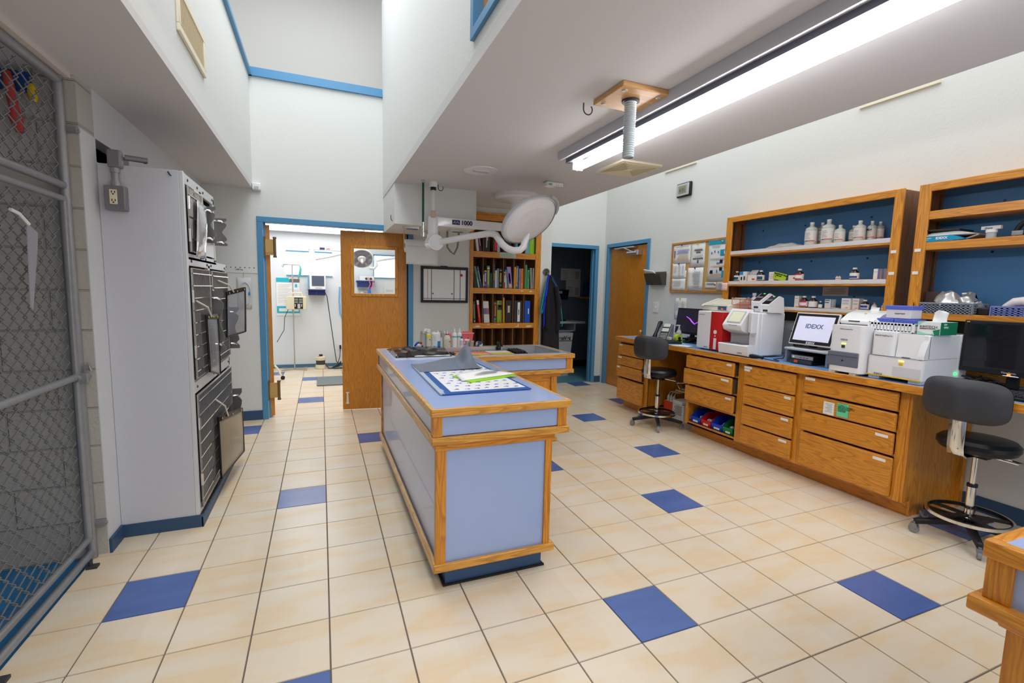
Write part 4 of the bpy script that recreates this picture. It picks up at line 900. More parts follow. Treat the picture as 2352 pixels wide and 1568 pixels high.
# -- two handheld readers on the white analyzer
def reader(x, y, z, label):
    r = thing('test_reader', label, 'reader', (x,y,z), 'white test readers')
    g = G(); g.prism([(x,z),(x+.62,z),(x+.55,z+.44),(x+.38,z+.5),(x-.03,z+.24)],1,y,y+.3); (z > 4.35) and g.box(x+.06,y+.03,4.315,x+.56,y+.27,z+.02); b = g.build('body', WPAINT, r, bev=.03)
    a = Vector((x-.03,0,z+.24)); c = Vector((x+.38,0,z+.5)); n = Vector((-(c-a).z,0,(c-a).x)).normalized()
    def sl(t0,t1,y0,y1,h):
        vs=[]; g=G()
        for t in (t0,t1):
            for yy in (y0,y1):
                for o in (0,h): p=a.lerp(c,t)+n*o; vs.append((p.x,yy,p.z))
        return g.add(vs,[(0,1,3,2),(4,6,7,5),(0,4,5,1),(2,3,7,6),(1,5,7,3),(0,2,6,4)])
    f = sl(.06,.98,y+.03,y+.27,.012).build('screen', DARKSCR, r); sl(.86,.92,y+.12,y+.18,.016).build('green_light', mat('green led',(60,220,110),.4,emit=2), f); sl(.4,.55,y+.06,y+.24,.015).build('reflected_band', mat('painted screen reflection',(110,112,130),.3), f)  # the pale band across the screen is a painted reflection
    G().box(x-.012,y+.06,z+.03,x+.02,y+.22,z+.19).build('slot', DKGR, r)
    return r
reader(13.4,4.66,4.4,'left white test reader standing on the large white analyzer'); reader(13.18,4.14,4.32,'right white test reader standing on the large white analyzer')
# -- ribbed centrifuge box and tube rack on the red-fronted analyzer
ce = thing('centrifuge', 'low cream centrifuge with ribbed sloping lid on the red-fronted analyzer', 'centrifuge', (13.6,6.1,4.29))
CW = mat('aged cream plastic',(224,222,208),.45)
g = G(); g.prism([(13.25,4.29),(14.1,4.29),(14.1,4.62),(13.9,4.64),(13.25,4.46)],1,5.72,6.82); g.build('base', CW, ce, bev=.03)
g = G()
for i in range(14): y = 5.85+i*.065; g.prism([(13.3,4.475),(13.95,4.655),(13.95,4.675),(13.3,4.495)],1,y,y+.04)
g.build('lid_ribs', CW, ce)
g = G(); g.prism([(13.22,4.44),(13.3,4.5),(13.95,4.7),(14.12,4.7),(14.12,4.6)],1,6.78,6.88); g.build('lid_side', CW, ce)
G().box(13.235,5.8,4.32,13.25,6.15,4.43).build('control_panel', mat('slate panel',(62,82,120),.4), ce); g = G(); g.sph((13.235,5.97,4.36),(.01,.05,.03),10,6); g.build('orange_button', colr(240,130,40), ce)
G().box(13.24,5.76,4.44,13.27,6.78,4.455).build('lid_seam', GREY, ce)
tr = thing('tube_rack', 'red wire test tube rack behind the readers', 'rack', (13.7,5.3,4.32))
RW = mat('red coated wire',(214,66,40),.4)
G().box(13.45,5.14,4.33,14.0,5.78,4.39).build('tray', colr(200,70,30,.5), tr)
g = G()
for z in (4.52,4.68):
    for i in range(6): y = 5.16+i*.12; g.cyl((13.45,y,z),(14.0,y,z),.008,n=5)
    for i in range(5): x = 13.45+i*.135; g.cyl((x,5.14,z),(x,5.78,z),.008,n=5)
for x in (13.45,14.0):
    for y in (5.14,5.46,5.78): g.cyl((x,y,4.39),(x,y,4.7),.01,n=5)
g.build('wire_grid', RW, tr); G().box(13.42,5.14,4.288,14.02,5.8,4.33).build('foot_board', WG, tr)
vb = thing('vial', 'clear glass vial standing in the red tube rack', 'vial', (13.75,5.2,4.4)); g = G(); g.lathe([(0,0),(.09,0),(.09,.3),(.045,.38),(.045,.42)],(13.75,5.2,4.4),14); g.build('bottle', mat('frosted glass',(214,222,224),.15,alpha=.75), vb); G().cyl((13.75,5.2,4.82),(13.75,5.2,4.9),.06,n=12).build('cap', LGREY, vb)
# -- black handled tool and thin cable
st = thing('screwdriver', 'short black-handled tool lying at the counter edge', 'tool', (12.66,4.0,CT)); g = G(); g.tube([(12.62,4.2,3.06),(12.62,4.12,3.06),(12.64,4.0,3.06),(12.66,3.9,3.06),(12.68,3.82,3.05)],[.05,.065,.055,.04,.05],10); g.build('grip', BLACK, st)
tag(G().tube([(12.75,3.85,3.02),(12.7,3.6,3.02),(12.66,3.35,3.02),(12.8,3.4,3.02),(12.95,3.7,3.02),(13.2,3.6,3.05),(13.6,3.75,3.3)],.014,6).build('thin_cable', BLACK), 'thin black cable looping on the counter near the tool', 'cable')
# -- monitor riser with mini computers and the logo monitor
rs = thing('monitor_riser', 'grey moulded monitor riser between the two white analyzers', 'riser', (13.5,2.8,CT))
RG = mat('blue grey plastic',(128,138,156),.45)
g = G(); g.box(13.02,2.2,3.34,14.1,3.46,3.41); g.build('shelf', mat('silver plastic',(186,188,194),.35), rs, bev=.03); g = G(); g.box(13.06,3.38,3.0,14.0,3.44,3.36); g.build('side_panel', RG, rs); G().box(13.06,2.22,3.0,14.0,2.28,3.36).build('side_panel', RG, rs); G().box(14.0,2.2,3.0,14.06,3.46,3.36).build('rear_panel', BLACK, rs)
for z,l,c in ((3.0,'lower black mini computer with an orange sticker under the riser',BLACK),(3.12,'upper mini computer with a silver front under the riser',mat('silver front',(170,172,178),.35,metal=.3))):
    mc = thing('mini_computer', l, 'computer', (13.5,2.9,z), 'mini computers under the riser'); dz = .115; x = 12.98 if z == 3.0 else 13.03
    G().box(x,2.58,z+.005,14.0,3.22,z+dz).build('case', BLACK, mc, bev=.01); G().box(x-.012,2.59,z+.012,x,3.2,z+dz-.012).build('front', c if z > 3.05 else DKGR, mc)
    g = G()
    for k in range(3): g.box(x-.016,2.72+k*.09,z+.045,x-.012,2.77+k*.09,z+.06)
    g.build('port', BLACK, mc)
    if z == 3.0: G().box(x-.016,2.98,z+.03,x-.012,3.08,z+.1).build('sticker', colr(240,84,40), mc)
    else: g = G(); g.cyl((x-.012,3.14,z+.055),(x-.016,3.14,z+.055),.03,n=12); g.build('round_badge', WHITE, mc)
im, is_, TI = monitor('monitor', 'white-edged touch monitor showing a logo on its pale lit screen', 13.28,2.32,3.54,3.5,4.42,math.radians(18),None,mat('lit pale screen',(200,202,224),.3,emit=.42),frame=WPAINT,bz=.1,bb=.12,thick=.07,foot=3.41)
TI(G().box(13.272,2.35,3.53,13.28,3.51,4.39)).build('black_border', BLACK, im)
lg = text('logo','IDEXX',.17,(13.27,3.17,3.98),'-x',is_,mat('screen logo',(84,92,130),.5,emit=.25),bold=.003)
MB_ = Matrix.Translation(Vector((13.28,2.93,3.5))*U) @ Matrix.Rotation(math.radians(18),4,'Y') @ Matrix.Translation(-Vector((13.28,2.93,3.5))*U)
def tilt_obj(o, parent):
    off = Vector(parent['_off'])*U
    o.data.transform(Matrix.Translation(-off) @ MB_ @ Matrix.Translation(off))
tilt_obj(lg, is_)
t2 = text('brand','IDEXX',.085,(13.266,3.02,3.535),'-x',im,mat('pale print',(214,216,220),.5),bold=.003); tilt_obj(t2, im)
# the screen must clear the border
is_.location.x -= .004*U
# -- chemistry analyzer and label printer
ca = thing('analyzer', 'white desktop analyzer with a dark grey front drawer', 'analyzer', (13.2,1.5,CT))
g = G(); g.prism(rrect(1.4,.8,.12,5,13.22,1.47),2,3.05,4.16); g.build('housing', WG, ca, bev=.025)
G().box(12.5,1.15,3.18,12.56,1.87,3.53).build('drawer', mat('slate drawer',(104,112,126),.45), ca, bev=.02); G().box(12.494,1.15,3.42,12.5,1.87,3.426).build('drawer_seam', DKGR, ca)
g = G(); g.cyl((12.5,1.5,3.32),(12.49,1.5,3.32),.02,n=10); g.build('lock', BLACK, ca)
g = G()
for y in (1.2,1.68): g.box(12.55,y,3.0,13.7,y+.15,3.06)
g.build('foot', WHITE, ca)
YLED = mat('yellow led',(226,226,90),.4,emit=1.5)
G().box(12.512,1.46,3.71,12.522,1.56,3.74).build('status_light', YLED, ca); G().box(12.508,1.48,3.62,12.522,1.56,3.69).build('button', DKGR, ca, bev=.01)
text('brand','IDEXX',.055,(12.512,1.59,3.8),'-x',ca,INK); text('model','IDEXX Catalyst One',.035,(12.512,1.63,4.06),'-x',ca,INK)
lp = thing('label_printer', 'rounded white label printer on the desktop analyzer', 'printer', (13.3,1.45,4.17))
g = G(); g.prism([(12.95,4.17),(13.75,4.17),(13.8,4.42),(13.5,4.52),(13.15,4.42),(12.9,4.26)],1,1.1,1.9,sm=False); g.build('body', WPAINT, lp, bev=.08, seg=4); G().box(12.9,1.45,4.24,12.95,1.7,4.265).build('label_slot', BLACK, lp); g = G(); g.grid(lambda u,v: (13.5+.04*math.sin(2*v),1.4+.2*u,4.5+.09*v),3,4); g.build('label_tail', PAPER, lp, solid=.004); g = G(); g.sph((13.2,1.5,4.44),(.02,.04,.012),8,5); g.build('button', colr(240,190,40), lp)
# -- urine sediment analyzer
se = thing('analyzer', 'wide white analyzer with a yellow line along its bottom edge', 'analyzer', (13.3,.5,CT))
g = G(); g.prism(rrect(1.5,1.1,.1,5,13.4,.5),2,3.08,3.53); g.box(12.8,-.05,3.53,14.15,1.05,4.06); g.box(13.9,-.1,3.08,14.2,1.05,4.06); g.build('housing', WG, se, bev=.025)
g = G(); g.prism(rrect(.4,.46,.1,5,12.87,.77),2,3.54,4.07); g.build('front_left_block', WG, se, bev=.02)
g = G(); g.prism([(12.66,3.62),(12.84,4.05),(12.84,3.54),(12.66,3.54)],1,-.05,.08); g.build('recess_cheek', WG, se)
g = G(); g.prism([(12.74,3.54),(12.82,3.54),(12.82,4.06),(12.79,4.06)],1,.06,.52); g.build('slide_recess', mat('bright recess',(240,240,242),.35), se)
G().box(12.7,.24,3.535,12.78,.38,3.55).build('slide_slot', DKGR, se)
G().box(12.644,-.04,3.075,12.66,1.04,3.1).build('yellow_line', colr(240,196,20), se); G().box(12.643,-.02,3.525,12.655,1.02,3.533).build('seam', GREY, se)
G().box(12.64,.3,3.45,12.652,.4,3.48).build('status_light', YLED, se); G().box(12.636,.31,3.37,12.652,.39,3.43).build('button', colr(236,186,20), se, bev=.01)
G().box(12.642,-.02,3.12,12.65,.5,3.33).build('access_panel', mat('off machine white',(216,216,222),.4), se)
g = G()
for y in (0.0,.8): g.box(12.72,y,3.0,14.0,y+.22,3.08)
g.build('foot', WHITE, se)
text('brand','IDEXX',.06,(12.645,.87,3.1),'-x',se,INK); text('model','IDEXX SediVue Dx',.045,(12.665,.93,3.97),'-x',se,INK)
g = G(); g.sph((13.85,-.06,3.2),(.04,.02,.04),10,6); g.build('green_light', mat('green led',(60,220,110),.4,emit=2), se)
# -- basket, boxes and wipes on top of it
bs = thing('slotted_basket', 'white slotted plastic basket on the wide white analyzer', 'basket', (13.1,.75,4.07))
g = G(); x0,x1,y0,y1 = 12.85,13.5,.3,1.2
g.box(x0+.03,y0+.03,4.07,x1-.03,y1-.03,4.09)
def slotwall(a, b, axis, fixed, t=.02):
    n = int((b-a)/.065)
    for i in range(n+1):
        p = a+(b-a)*i/n; q = (fixed,p-.023,4.09,fixed+t,p+.023,4.26) if axis == 1 else (p-.023,fixed,4.09,p+.023,fixed+t,4.26); g.box(*q)
    for z0,z1 in ((4.07,4.11),(4.22,4.28)):
        g.box(*((fixed,a,z0,fixed+t,b,z1) if axis == 1 else (a,fixed,z0,b,fixed+t,z1)))
slotwall(y0,y1,1,x0); slotwall(y0,y1,1,x1-.02); slotwall(x0,x1,0,y0); slotwall(x0,x1,0,y1-.02)
g.build('basket', WHITE, bs)
tag(G().tube([(12.95,1.0,4.2),(12.95,1.12,4.3)],.04,10).build('sample_tube', mat('white vial',(236,236,240),.4)), 'small white capped tube poking out of the slotted basket', 'tube')
BLID = mat('translucent blue lid',(92,110,214),.35)
def lbox(x0,y0,z0,x1,y1,z1,label,txt=None):
    r = thing('lidded_box', label, 'box', ((x0+x1)/2,(y0+y1)/2,z0), 'white boxes with blue lids')
    G().box(x0+.02,y0+.02,z0,x1-.02,y1-.02,z1-.06).build('tub', mat('frosted tub',(232,232,236),.4), r, bev=.015); G().box(x0,y0,z1-.09,x1,y1,z1).build('lid', BLID, r, bev=.012)
    if txt: text('writing',txt,.05,(x0+.015,y1-.2,z0+.1),'-x',r,INKD)
    return r
lbox(12.98,.78,4.1,13.42,1.12,4.36,'left blue-lidded box inside the slotted basket'); lbox(12.98,.36,4.1,13.42,.76,4.36,'right blue-lidded box inside the slotted basket')
lbox(13.0,.44,4.37,13.44,.98,4.66,'top blue-lidded white box with handwriting stacked above the basket','important')
kb2 = thing('wipes_box', 'green and white wipes box with a tissue standing out of the top', 'wipes box', (13.1,0,4.07))
KG = mat('emerald card',(14,128,88),.5); KM = mat('mint card',(150,218,190),.5)
G().box(12.88,-.16,4.07,13.5,.24,4.34).build('carton', mat('carton white',(238,242,240),.5), kb2)
G().box(12.9,-.165,4.072,13.5,-.16,4.338).build('green_side', KG, kb2); g = G(); g.prism([(.24,4.07),(.24,4.14),(.1,4.1),(-.02,4.09),(-.16,4.2),(-.16,4.07)],0,12.876,12.88); g.build('green_wave', KM, kb2); g = G(); g.prism([(-.08,4.07),(-.04,4.16),(-.16,4.2),(-.16,4.07)],0,12.874,12.878); g.build('green_corner', KG, kb2)
g = G(); g.prism([(.24,4.34),(.24,4.25),(.12,4.34)],0,12.876,12.88); g.build('green_wave', KM, kb2)
text('brand','KIMTECH',.075,(12.874,.2,4.21),'-x',kb2,mat('navy print',(40,44,84),.5)); G().box(12.872,-.09,4.19,12.876,.19,4.2).build('underline', INKD, kb2)
g = G(); g.box(12.872,.08,4.185,12.875,.2,4.199); g.build('red_underline', RED, kb2)
g = G(); g.grid(lambda u,v: (13.15+.06*math.sin(5*u+2*v)*v, .12-.26*u*(1-.15*v)-.04*v*u, 4.33+v*(.2+.06*math.sin(3*u))),8,6); g.build('tissue', mat('tissue',(246,246,248),.9), kb2, solid=.006)
text('green_print','KIM\nWIPES',.06,(13.0,-.168,4.27),'-y',kb2,WHITE)
# papers on the wall beside / above the counter are with the wall things
# ================================================================== BOTTLES, VIALS AND BOXES
AMB = mat('amber glass',(44,20,10),.08,coat=.5); LBL = mat('white label',(236,236,232),.6); CAPW = mat('pale metal cap',(222,222,224),.35)
MILK = mat('milky bottle',(196,202,192),.3); MILKD = mat('milky bottle in shade',(160,166,160),.3)  # second tone is the same milky plastic with shade put into its colour
def vial(x, y, z, r, h, label, group, lab=LBL, accent=None, glass=AMB, cap=CAPW, lo=.08, hi=.56, nm='amber_vial'):
    t = thing(nm, label, 'vial', (x,y,z), group)
    G().lathe([(0,0),(r*.92,0),(r,.03*h),(r,.58*h),(r*.8,.7*h),(r*.38,.8*h),(r*.34,.88*h),(0,.88*h)],(x,y,z),22).build('bottle', glass, t)
    G().lathe([(0,.86*h),(r*.46,.86*h),(r*.46,.98*h),(r*.4,h),(0,h)],(x,y,z),16).build('cap', cap, t)
    l = G().lathe([(r*1.012,lo*h),(r*1.012,hi*h)],(x,y,z),22,caps=False).build('label', lab, t)
    if accent:
        n = 8; g = G(); vs = []
        for (z0,z1) in accent[1]:
            g.grid(lambda u,v: (x+r*1.03*math.cos(PI*.75+u*PI*.6), y+r*1.03*math.sin(PI*.75+u*PI*.6), z+h*(z0+(z1-z0)*v)),8,1)
        g.build('label_band', accent[0], l)
    return t
PINKR = mat('magenta print',(222,24,92),.5); REDP = mat('crimson print',(206,30,44),.5); TEALP = mat('dark teal print',(16,84,112),.5); NAVP = mat('blue print',(44,60,150),.5)
gv = 'amber vials on the shelf unit'
Z1, Z2, Z3 = 6.32, 5.3, 4.5
vial(14.28,6.42,Z2,.1,.34,'amber vial with teal label at the far left end of the middle shelf',gv,accent=(TEALP,[(.12,.42)]))
vial(14.28,5.46,Z2,.11,.34,'amber vial with teal label beside the open-topped white carton',gv,accent=(TEALP,[(.12,.42)]))
vial(14.28,4.12,Z2,.115,.34,'amber vial with a red-banded label beside a low white box',gv,accent=(REDP,[(.1,.18),(.46,.56)]))
vial(14.28,2.54,Z2,.11,.32,'lone amber vial with blue label on the right part of the middle shelf',gv,accent=(NAVP,[(.14,.3)]))
vial(14.28,3.9,Z3,.115,.34,'amber vial with pink-banded label on the bottom shelf',gv,accent=(PINKR,[(.1,.18),(.44,.56)]))
vial(14.28,3.62,Z3,.115,.34,'amber vial with a plain white label right of the pink-banded one',gv)
vial(14.28,2.2,Z3,.095,.27,'amber vial with blue diagonal print on the bottom shelf right of the cartons',gv,accent=(NAVP,[(.1,.16),(.24,.46)]))
vial(14.22,3.36,Z3,.05,.2,'tiny amber vial in front of the blue and white carton',gv,lab=mat('pale blue label',(206,228,238),.6))
CG = mat('clear vial glass',(196,206,212),.12,alpha=.8)
vial(14.3,1.98,Z3,.058,.2,'clear vial with an orange cap on the bottom shelf',None,cap=colr(240,110,40),glass=CG,accent=(colr(240,190,70),[(.2,.32)]),nm='clear_vial')
vial(14.3,1.76,Z3,.05,.2,'pink vial against the right post on the bottom shelf',None,cap=colr(240,170,180),glass=CG,lab=colr(226,120,186),accent=(colr(230,214,60),[(.1,.4)]),nm='clear_vial')
for k,y in enumerate((3.0,2.93)): vial(14.28,y,Z2,.034,.13,('left','right')[k]+' of two tiny red-labelled vials on the middle shelf','tiny red-labelled vials',glass=CG,cap=DKGR,accent=(REDP,[(.25,.4)]),nm='clear_vial')
for k,y in enumerate((4.87,4.78,4.69)): vial(14.3,y,Z3,.042,.22,('left','middle','right')[k]+' of three clear vials behind the test readers','clear vials behind the readers',glass=CG,cap=LGREY,nm='clear_vial')
vial(14.3,5.02,Z3,.06,.24,'dark-capped clear vial behind the left test reader',None,glass=CG,cap=DKGR,nm='clear_vial'); vial(14.3,6.5,Z3,.05,.26,'dark-capped vial behind the centrifuge at the left post',None,glass=CG,cap=DKGR,nm='clear_vial')
vial(14.3,5.9,Z3,.06,.26,'silver-capped vial behind the centrifuge lid',None,glass=CG,cap=LGREY,nm='clear_vial')
def flat_bottle(x, y, z, w, h, label, glass=MILK, stripe=True, lab=True, ink=None, cap=True):
    t = thing('solution_bottle', label, 'bottle', (x,y,z), 'milky solution bottles on the top shelf')
    r = w/2; G().lathe([(0,0),(r*.95,0),(r,.02*h),(r*.97,.68*h),(r*.9,.74*h),(r*.35,.82*h),(r*.31,.93*h),(0,.93*h)],(x,y,z),26,sy=1).build('bottle', glass, t)
    g = G(); g.lathe([(0,.91*h),(r*.36,.91*h),(r*.36,h),(0,h)],(x,y,z),16); g.build('cap', CAPW if cap else glass, t)
    if lab:
        l = G(); l.grid(lambda u,v: (x+r*1.015*math.cos(PI*.62+u*PI*.85), y+r*1.015*math.sin(PI*.62+u*PI*.85), z+h*(.16+.46*v)),10,1); lo = l.build('label', mat('bottle label',(226,220,216),.6), t)
        if stripe:
            for a,b,m in ((.12,.55,colr(214,50,60)),(.55,.68,colr(36,42,96)),(0,.0,None),(.68,1.0,colr(60,176,190))):
                if m: g = G(); g.grid(lambda u,v: (x+r*1.03*math.cos(PI*1.47-(a+(b-a)*u)*PI*.85), y+r*1.03*math.sin(PI*1.47-(a+(b-a)*u)*PI*.85), z+h*(.165+.03*v)),6,1); g.build('stripe', m, lo)
        g = G()
        for k in range(5): g.grid(lambda u,v: (x+r*1.03*math.cos(PI*.85+u*PI*(.3-.04*(k%3))), y+r*1.03*math.sin(PI*.85+u*PI*(.3-.04*(k%3))), z+h*(.27+.06*k+.012*v)),5,1)
        g.build('print', INK, lo)
        if ink: text('handwriting',ink,.06,(x-r*1.06,y+.07,z+h*.52),'-x',t,INKD,bold=.004)
flat_bottle(14.34,3.9,Z1,.33,.66,'leftmost large milky bottle on the top shelf, red stripe on its label')
flat_bottle(14.62,3.78,Z1,.26,.66,'shaded milky bottle standing behind the two large ones on the top shelf',MILKD)
flat_bottle(14.34,3.4,Z1,.34,.68,'tallest milky bottle on the top shelf')
flat_bottle(14.34,3.07,Z1,.27,.49,'uncapped milky bottle with a narrow blue-edged label',cap=False)
flat_bottle(14.55,2.84,Z1,.22,.46,'shaded milky bottle behind and left of the right-hand cluster',MILKD)
flat_bottle(14.34,2.55,Z1,.28,.54,'front milky bottle of the right-hand cluster on the top shelf')
flat_bottle(14.52,2.36,Z1,.22,.52,'milky bottle with black handwriting in the right-hand cluster',ink='HC-1')
flat_bottle(14.66,2.24,Z1,.2,.5,'rearmost milky bottle at the right end of the cluster',MILKD)
bg = tag(G().grid(lambda u,v: (14.25+.45*v, 5.35-1.2*u, Z1+.02+.13*math.sin(PI*min(1,u*1.1+.02))**.7*math.sin(PI*v)+.02*math.sin(17*u)*math.sin(11*v)),24,10).build('plastic_bag', mat('clear bag',(206,208,208),.2,alpha=.75),solid=.01), 'flat clear plastic bag lying on the left half of the top shelf', 'bag')
def carton(x, y0, y1, z, h, d, label, front=None, bands=(), top=True):
    t = thing('carton', label, 'box', (x+d/2,(y0+y1)/2,z), 'small cartons on the shelf unit')
    G().box(x,y0,z,x+d,y1,z+h).build('box', front or LBL, t, bev=.004)
    for (a,b,c,e,m) in bands: G().box(x-.004,y0+(y1-y0)*a,z+h*c,x,y0+(y1-y0)*b,z+h*e).build('print', m, t)
    return t
SKY = colr(48,142,214); GP = mat('pale grey print',(170,170,178),.7)
carton(14.24,6.0,6.28,Z2,.32,.2,'white carton with a blue corner on the middle shelf',bands=((.5,1,.65,1,SKY),(.15,.4,.1,.5,INK),(.6,.8,.1,.45,INKD)))
cb = carton(14.24,5.6,5.95,Z2,.2,.26,'open-topped white carton with its flap raised on the middle shelf',bands=((.2,.5,.2,.4,REDP),)); g = G(); g.quad((14.24,5.95,Z2+.2),(14.24,5.62,Z2+.2),(14.34,5.6,Z2+.36),(14.34,5.86,Z2+.36)); g.quad((14.24,5.95,Z2+.2),(14.34,5.86,Z2+.36),(14.5,5.95,Z2+.2)); g.build('raised_flap', mat('grey card',(200,198,192),.7), cb, solid=.008)
carton(14.28,4.98,5.17,Z2,.28,.14,'slim white carton beside the lime note',bands=((.1,.9,.3,.34,GP),(.1,.9,.5,.54,GP),(.1,.7,.7,.75,GP)))
carton(14.3,4.24,4.5,Z2,.16,.2,'low white box left of the red-banded vial',bands=((.1,.35,.3,.6,REDP),))
carton(14.26,1.9,2.06,Z2,.27,.14,'white and mauve carton at the right end of the middle shelf',bands=((.0,.35,0,1,colr(120,110,160)),(.4,.95,.7,.74,GP)))
carton(14.34,1.74,1.87,Z2,.27,.14,'second mauve carton touching the right post of the middle shelf',colr(150,140,180))
carton(14.26,4.06,4.2,Z3,.34,.13,'tall narrow white carton with an orange foot on the bottom shelf',bands=((.0,.6,0,.1,colr(240,170,40)),(.15,.85,.75,.78,REDP),(.15,.9,.5,.53,GP),(.15,.9,.35,.38,GP)))
carton(14.34,3.12,3.32,Z3,.26,.18,'white and blue carton behind the tiny amber vial',bands=((.0,.1,.0,1,SKY),(.4,.95,.6,.68,NAVP),(.3,.95,.85,.92,INKD)))
for a,b,l in ((2.57,2.8,'front white carton with rounded shoulders on the bottom shelf'),(2.38,2.55,'white carton tucked behind the front one on the bottom shelf')): carton(14.26 if b>2.6 else 14.32,a,b,Z3,.3,.2,l,bands=((.15,.85,.75,.8,mat('mauve print',(170,110,150),.6)),(.15,.9,.45,.49,GP),(.2,.9,.55,.58,GP),(.2,.5,.12,.16,REDP)))
tag(G().box(14.3,6.0,Z3,14.6,6.6,Z3+.24).build('carton', LBL), 'long white carton behind the centrifuge on the bottom shelf', 'box', 'small cartons on the shelf unit')
tag(G().box(14.2,2.82,Z3,14.5,3.05,Z3+.015).rot((14.3,2.9,Z3),'X',.12).build('flat_packet', mat('pale packet',(210,216,224),.5)), 'flat pale packet left of the white cartons on the bottom shelf', 'packet')
nn = tag(G().box(14.262,4.54,Z2+.02,14.27,5.0,Z2+.24).rot((14.266,4.77,Z2+.13),'X',.24).build('lime_note', colr(178,216,52,.8)), 'lime green card with black handwriting leaning on the middle shelf', 'note')
tx = text('writing','PREDNISONE 10mg/ml\n  1  50ml vial\n    A',.052,(14.255,4.98,Z2+.18),'-x',nn,INKD,bold=.002)
tx.data.transform(Matrix.Translation((Vector((14.266,4.77,Z2+.13))-Vector(nn['_off']))*U) @ Matrix.Rotation(.24,4,'X') @ Matrix.Translation(-(Vector((14.266,4.77,Z2+.13))-Vector(nn['_off']))*U))
pn_ = tag(G().box(14.84,3.02,4.86,14.848,3.76,5.12).build('taped_chart', mat('aged paper',(206,200,196),.8)), 'typed chart taped to the blue back of the shelf unit', 'chart'); g = G(); lines(g,14.84,3.06,3.72,4.9,5.09,7,.008,.3); g.build('typing', INK, pn_)
sn_ = tag(G().grid(lambda u,v: (14.085-.02*u*(1-v),6.88-.26*u,4.98+.26*v),4,4).build('pink_note', mat('pink note paper',(246,206,196),.8),solid=.006), 'pink sticky note on the left post of the shelf unit', 'note')
# ------------------------------------------------ second shelf unit
bb_ = thing('test_kit_box', 'flat turquoise test kit box on the right-hand shelf unit', 'box', (14.3,.75,6.14))
TQ = mat('turquoise card',(20,150,190),.5)
G().box(14.12,.44,6.145,14.7,1.06,6.27).build('carton', TQ, bb_); g = G(); g.prism([(.44,6.145),(.44,6.27),(.3,6.22),(.2,6.16)],0,14.12,14.3); g.build('end_flap', TQ, bb_)
text('brand','IDEXX',.075,(14.115,.72,6.19),'-x',bb_,WHITE,bold=.003); text('print','IDEXX Catalyst\nTest Device',.035,(14.115,1.03,6.215),'-x',bb_,WHITE)
g = G()
for k in range(5): g.add(*[[(14.1+.03*k,1.08-.05*k,6.275+.018*k),(14.75,1.06,6.275+.018*k),(14.75,.05+.04*k,6.28+.012*k),(14.14,.1+.06*k,6.275+.016*k)],[(0,1,2,3)]])
tag(g.build('paper_stack', PAPER,solid=.01), 'stack of loose papers on the turquoise box', 'papers'); tag(G().box(14.12,.3,6.37,14.7,1.05,6.41).rot((14.4,.6,6.4),'X',.05).build('folder', BLACK,bev=.01), 'black folder on top of the loose papers', 'folder')
tag(G().box(14.3,.02,6.2,14.7,.3,6.23).rot((14.5,.15,6.2),'X',-.35).build('leaning_card', mat('grey card',(150,150,152),.6)), 'grey card leaning against the stack of papers', 'card')
jr = thing('sample_jar', 'small clear jar with a white lid on the right-hand shelf unit', 'jar', (14.25,-.2,6.14)); G().lathe([(0,0),(.085,0),(.085,.12),(0,.12)],(14.25,-.2,6.14),18).build('jar', mat('clear vial glass',(196,206,212),.12,alpha=.8), jr); G().cyl((14.25,-.2,6.26),(14.25,-.2,6.32),.095,n=18).build('lid', WHITE, jr)
mk = tag(G().box(14.2,-.36,6.325,14.28,-.04,6.395).build('marker_box', mat('pale grey box',(206,204,206),.5)), 'pale marker box lying across the jar lid', 'box'); text('writing','sharp',.06,(14.197,-.1,6.335),'-x',mk,INKD)
tp2 = thing('tape_gun', 'black curved tape dispenser at the right edge of the shelf unit', 'tape dispenser', (14.3,-.8,6.14)); g = G(); g.tube(arc((14.3,-.95,6.2),.28,PI*.95,PI*.35,10,'yz')[::-1],.05,8); g.rot((14.3,-.95,6.2),'Z',PI); g.move((0,.1,0)); g.box(14.2,-1.2,6.145,14.45,-.6,6.2); g.build('body', BLACK, tp2); G().box(14.18,-.72,6.16,14.2,-.55,6.25).build('cutter', CHROME, tp2)
def net_basket(x0, x1, y0, y1, z0, h, m, label, cell=.075):
    t = thing('storage_basket', label, 'basket', ((x0+x1)/2,(y0+y1)/2,z0), 'perforated baskets on the right-hand shelf')
    g = G(); g.box(x0,y0,z0,x1,y1,z0+.02)
    def face(a, b, ax, fx):
        n = max(2,int((b-a)/cell))
        for i in range(n+1): p = a+(b-a)*i/n; g.box(*((fx-.008,p-.02,z0,fx+.008,p+.02,z0+h) if ax == 1 else (p-.02,fx-.008,z0,p+.02,fx+.008,z0+h)))
        for j in range(4): z = z0+h*(j+.2)/4.2; g.box(*((fx-.008,a,z,fx+.008,b,z+.025) if ax == 1 else (a,fx-.008,z,b,fx+.008,z+.025)))
    face(y0,y1,1,x0); face(y0,y1,1,x1); face(x0,x1,0,y0); face(x0,x1,0,y1); o = g.build('mesh_sides', m, t)
    g = G(); g.tube([(x0,y0,z0+h),(x1,y0,z0+h),(x1,y1,z0+h),(x0,y1,z0+h)],.018,6,closed=True); g.build('rim', m, t); return t
net_basket(14.12,14.7,-.1,1.0,4.5,.23,mat('grey plastic basket',(130,140,152),.45),'long grey perforated basket on the right-hand shelf')
net_basket(14.14,14.6,-.92,-.4,4.5,.19,mat('lavender plastic basket',(120,130,196),.45),'small lavender perforated basket on the right-hand shelf')
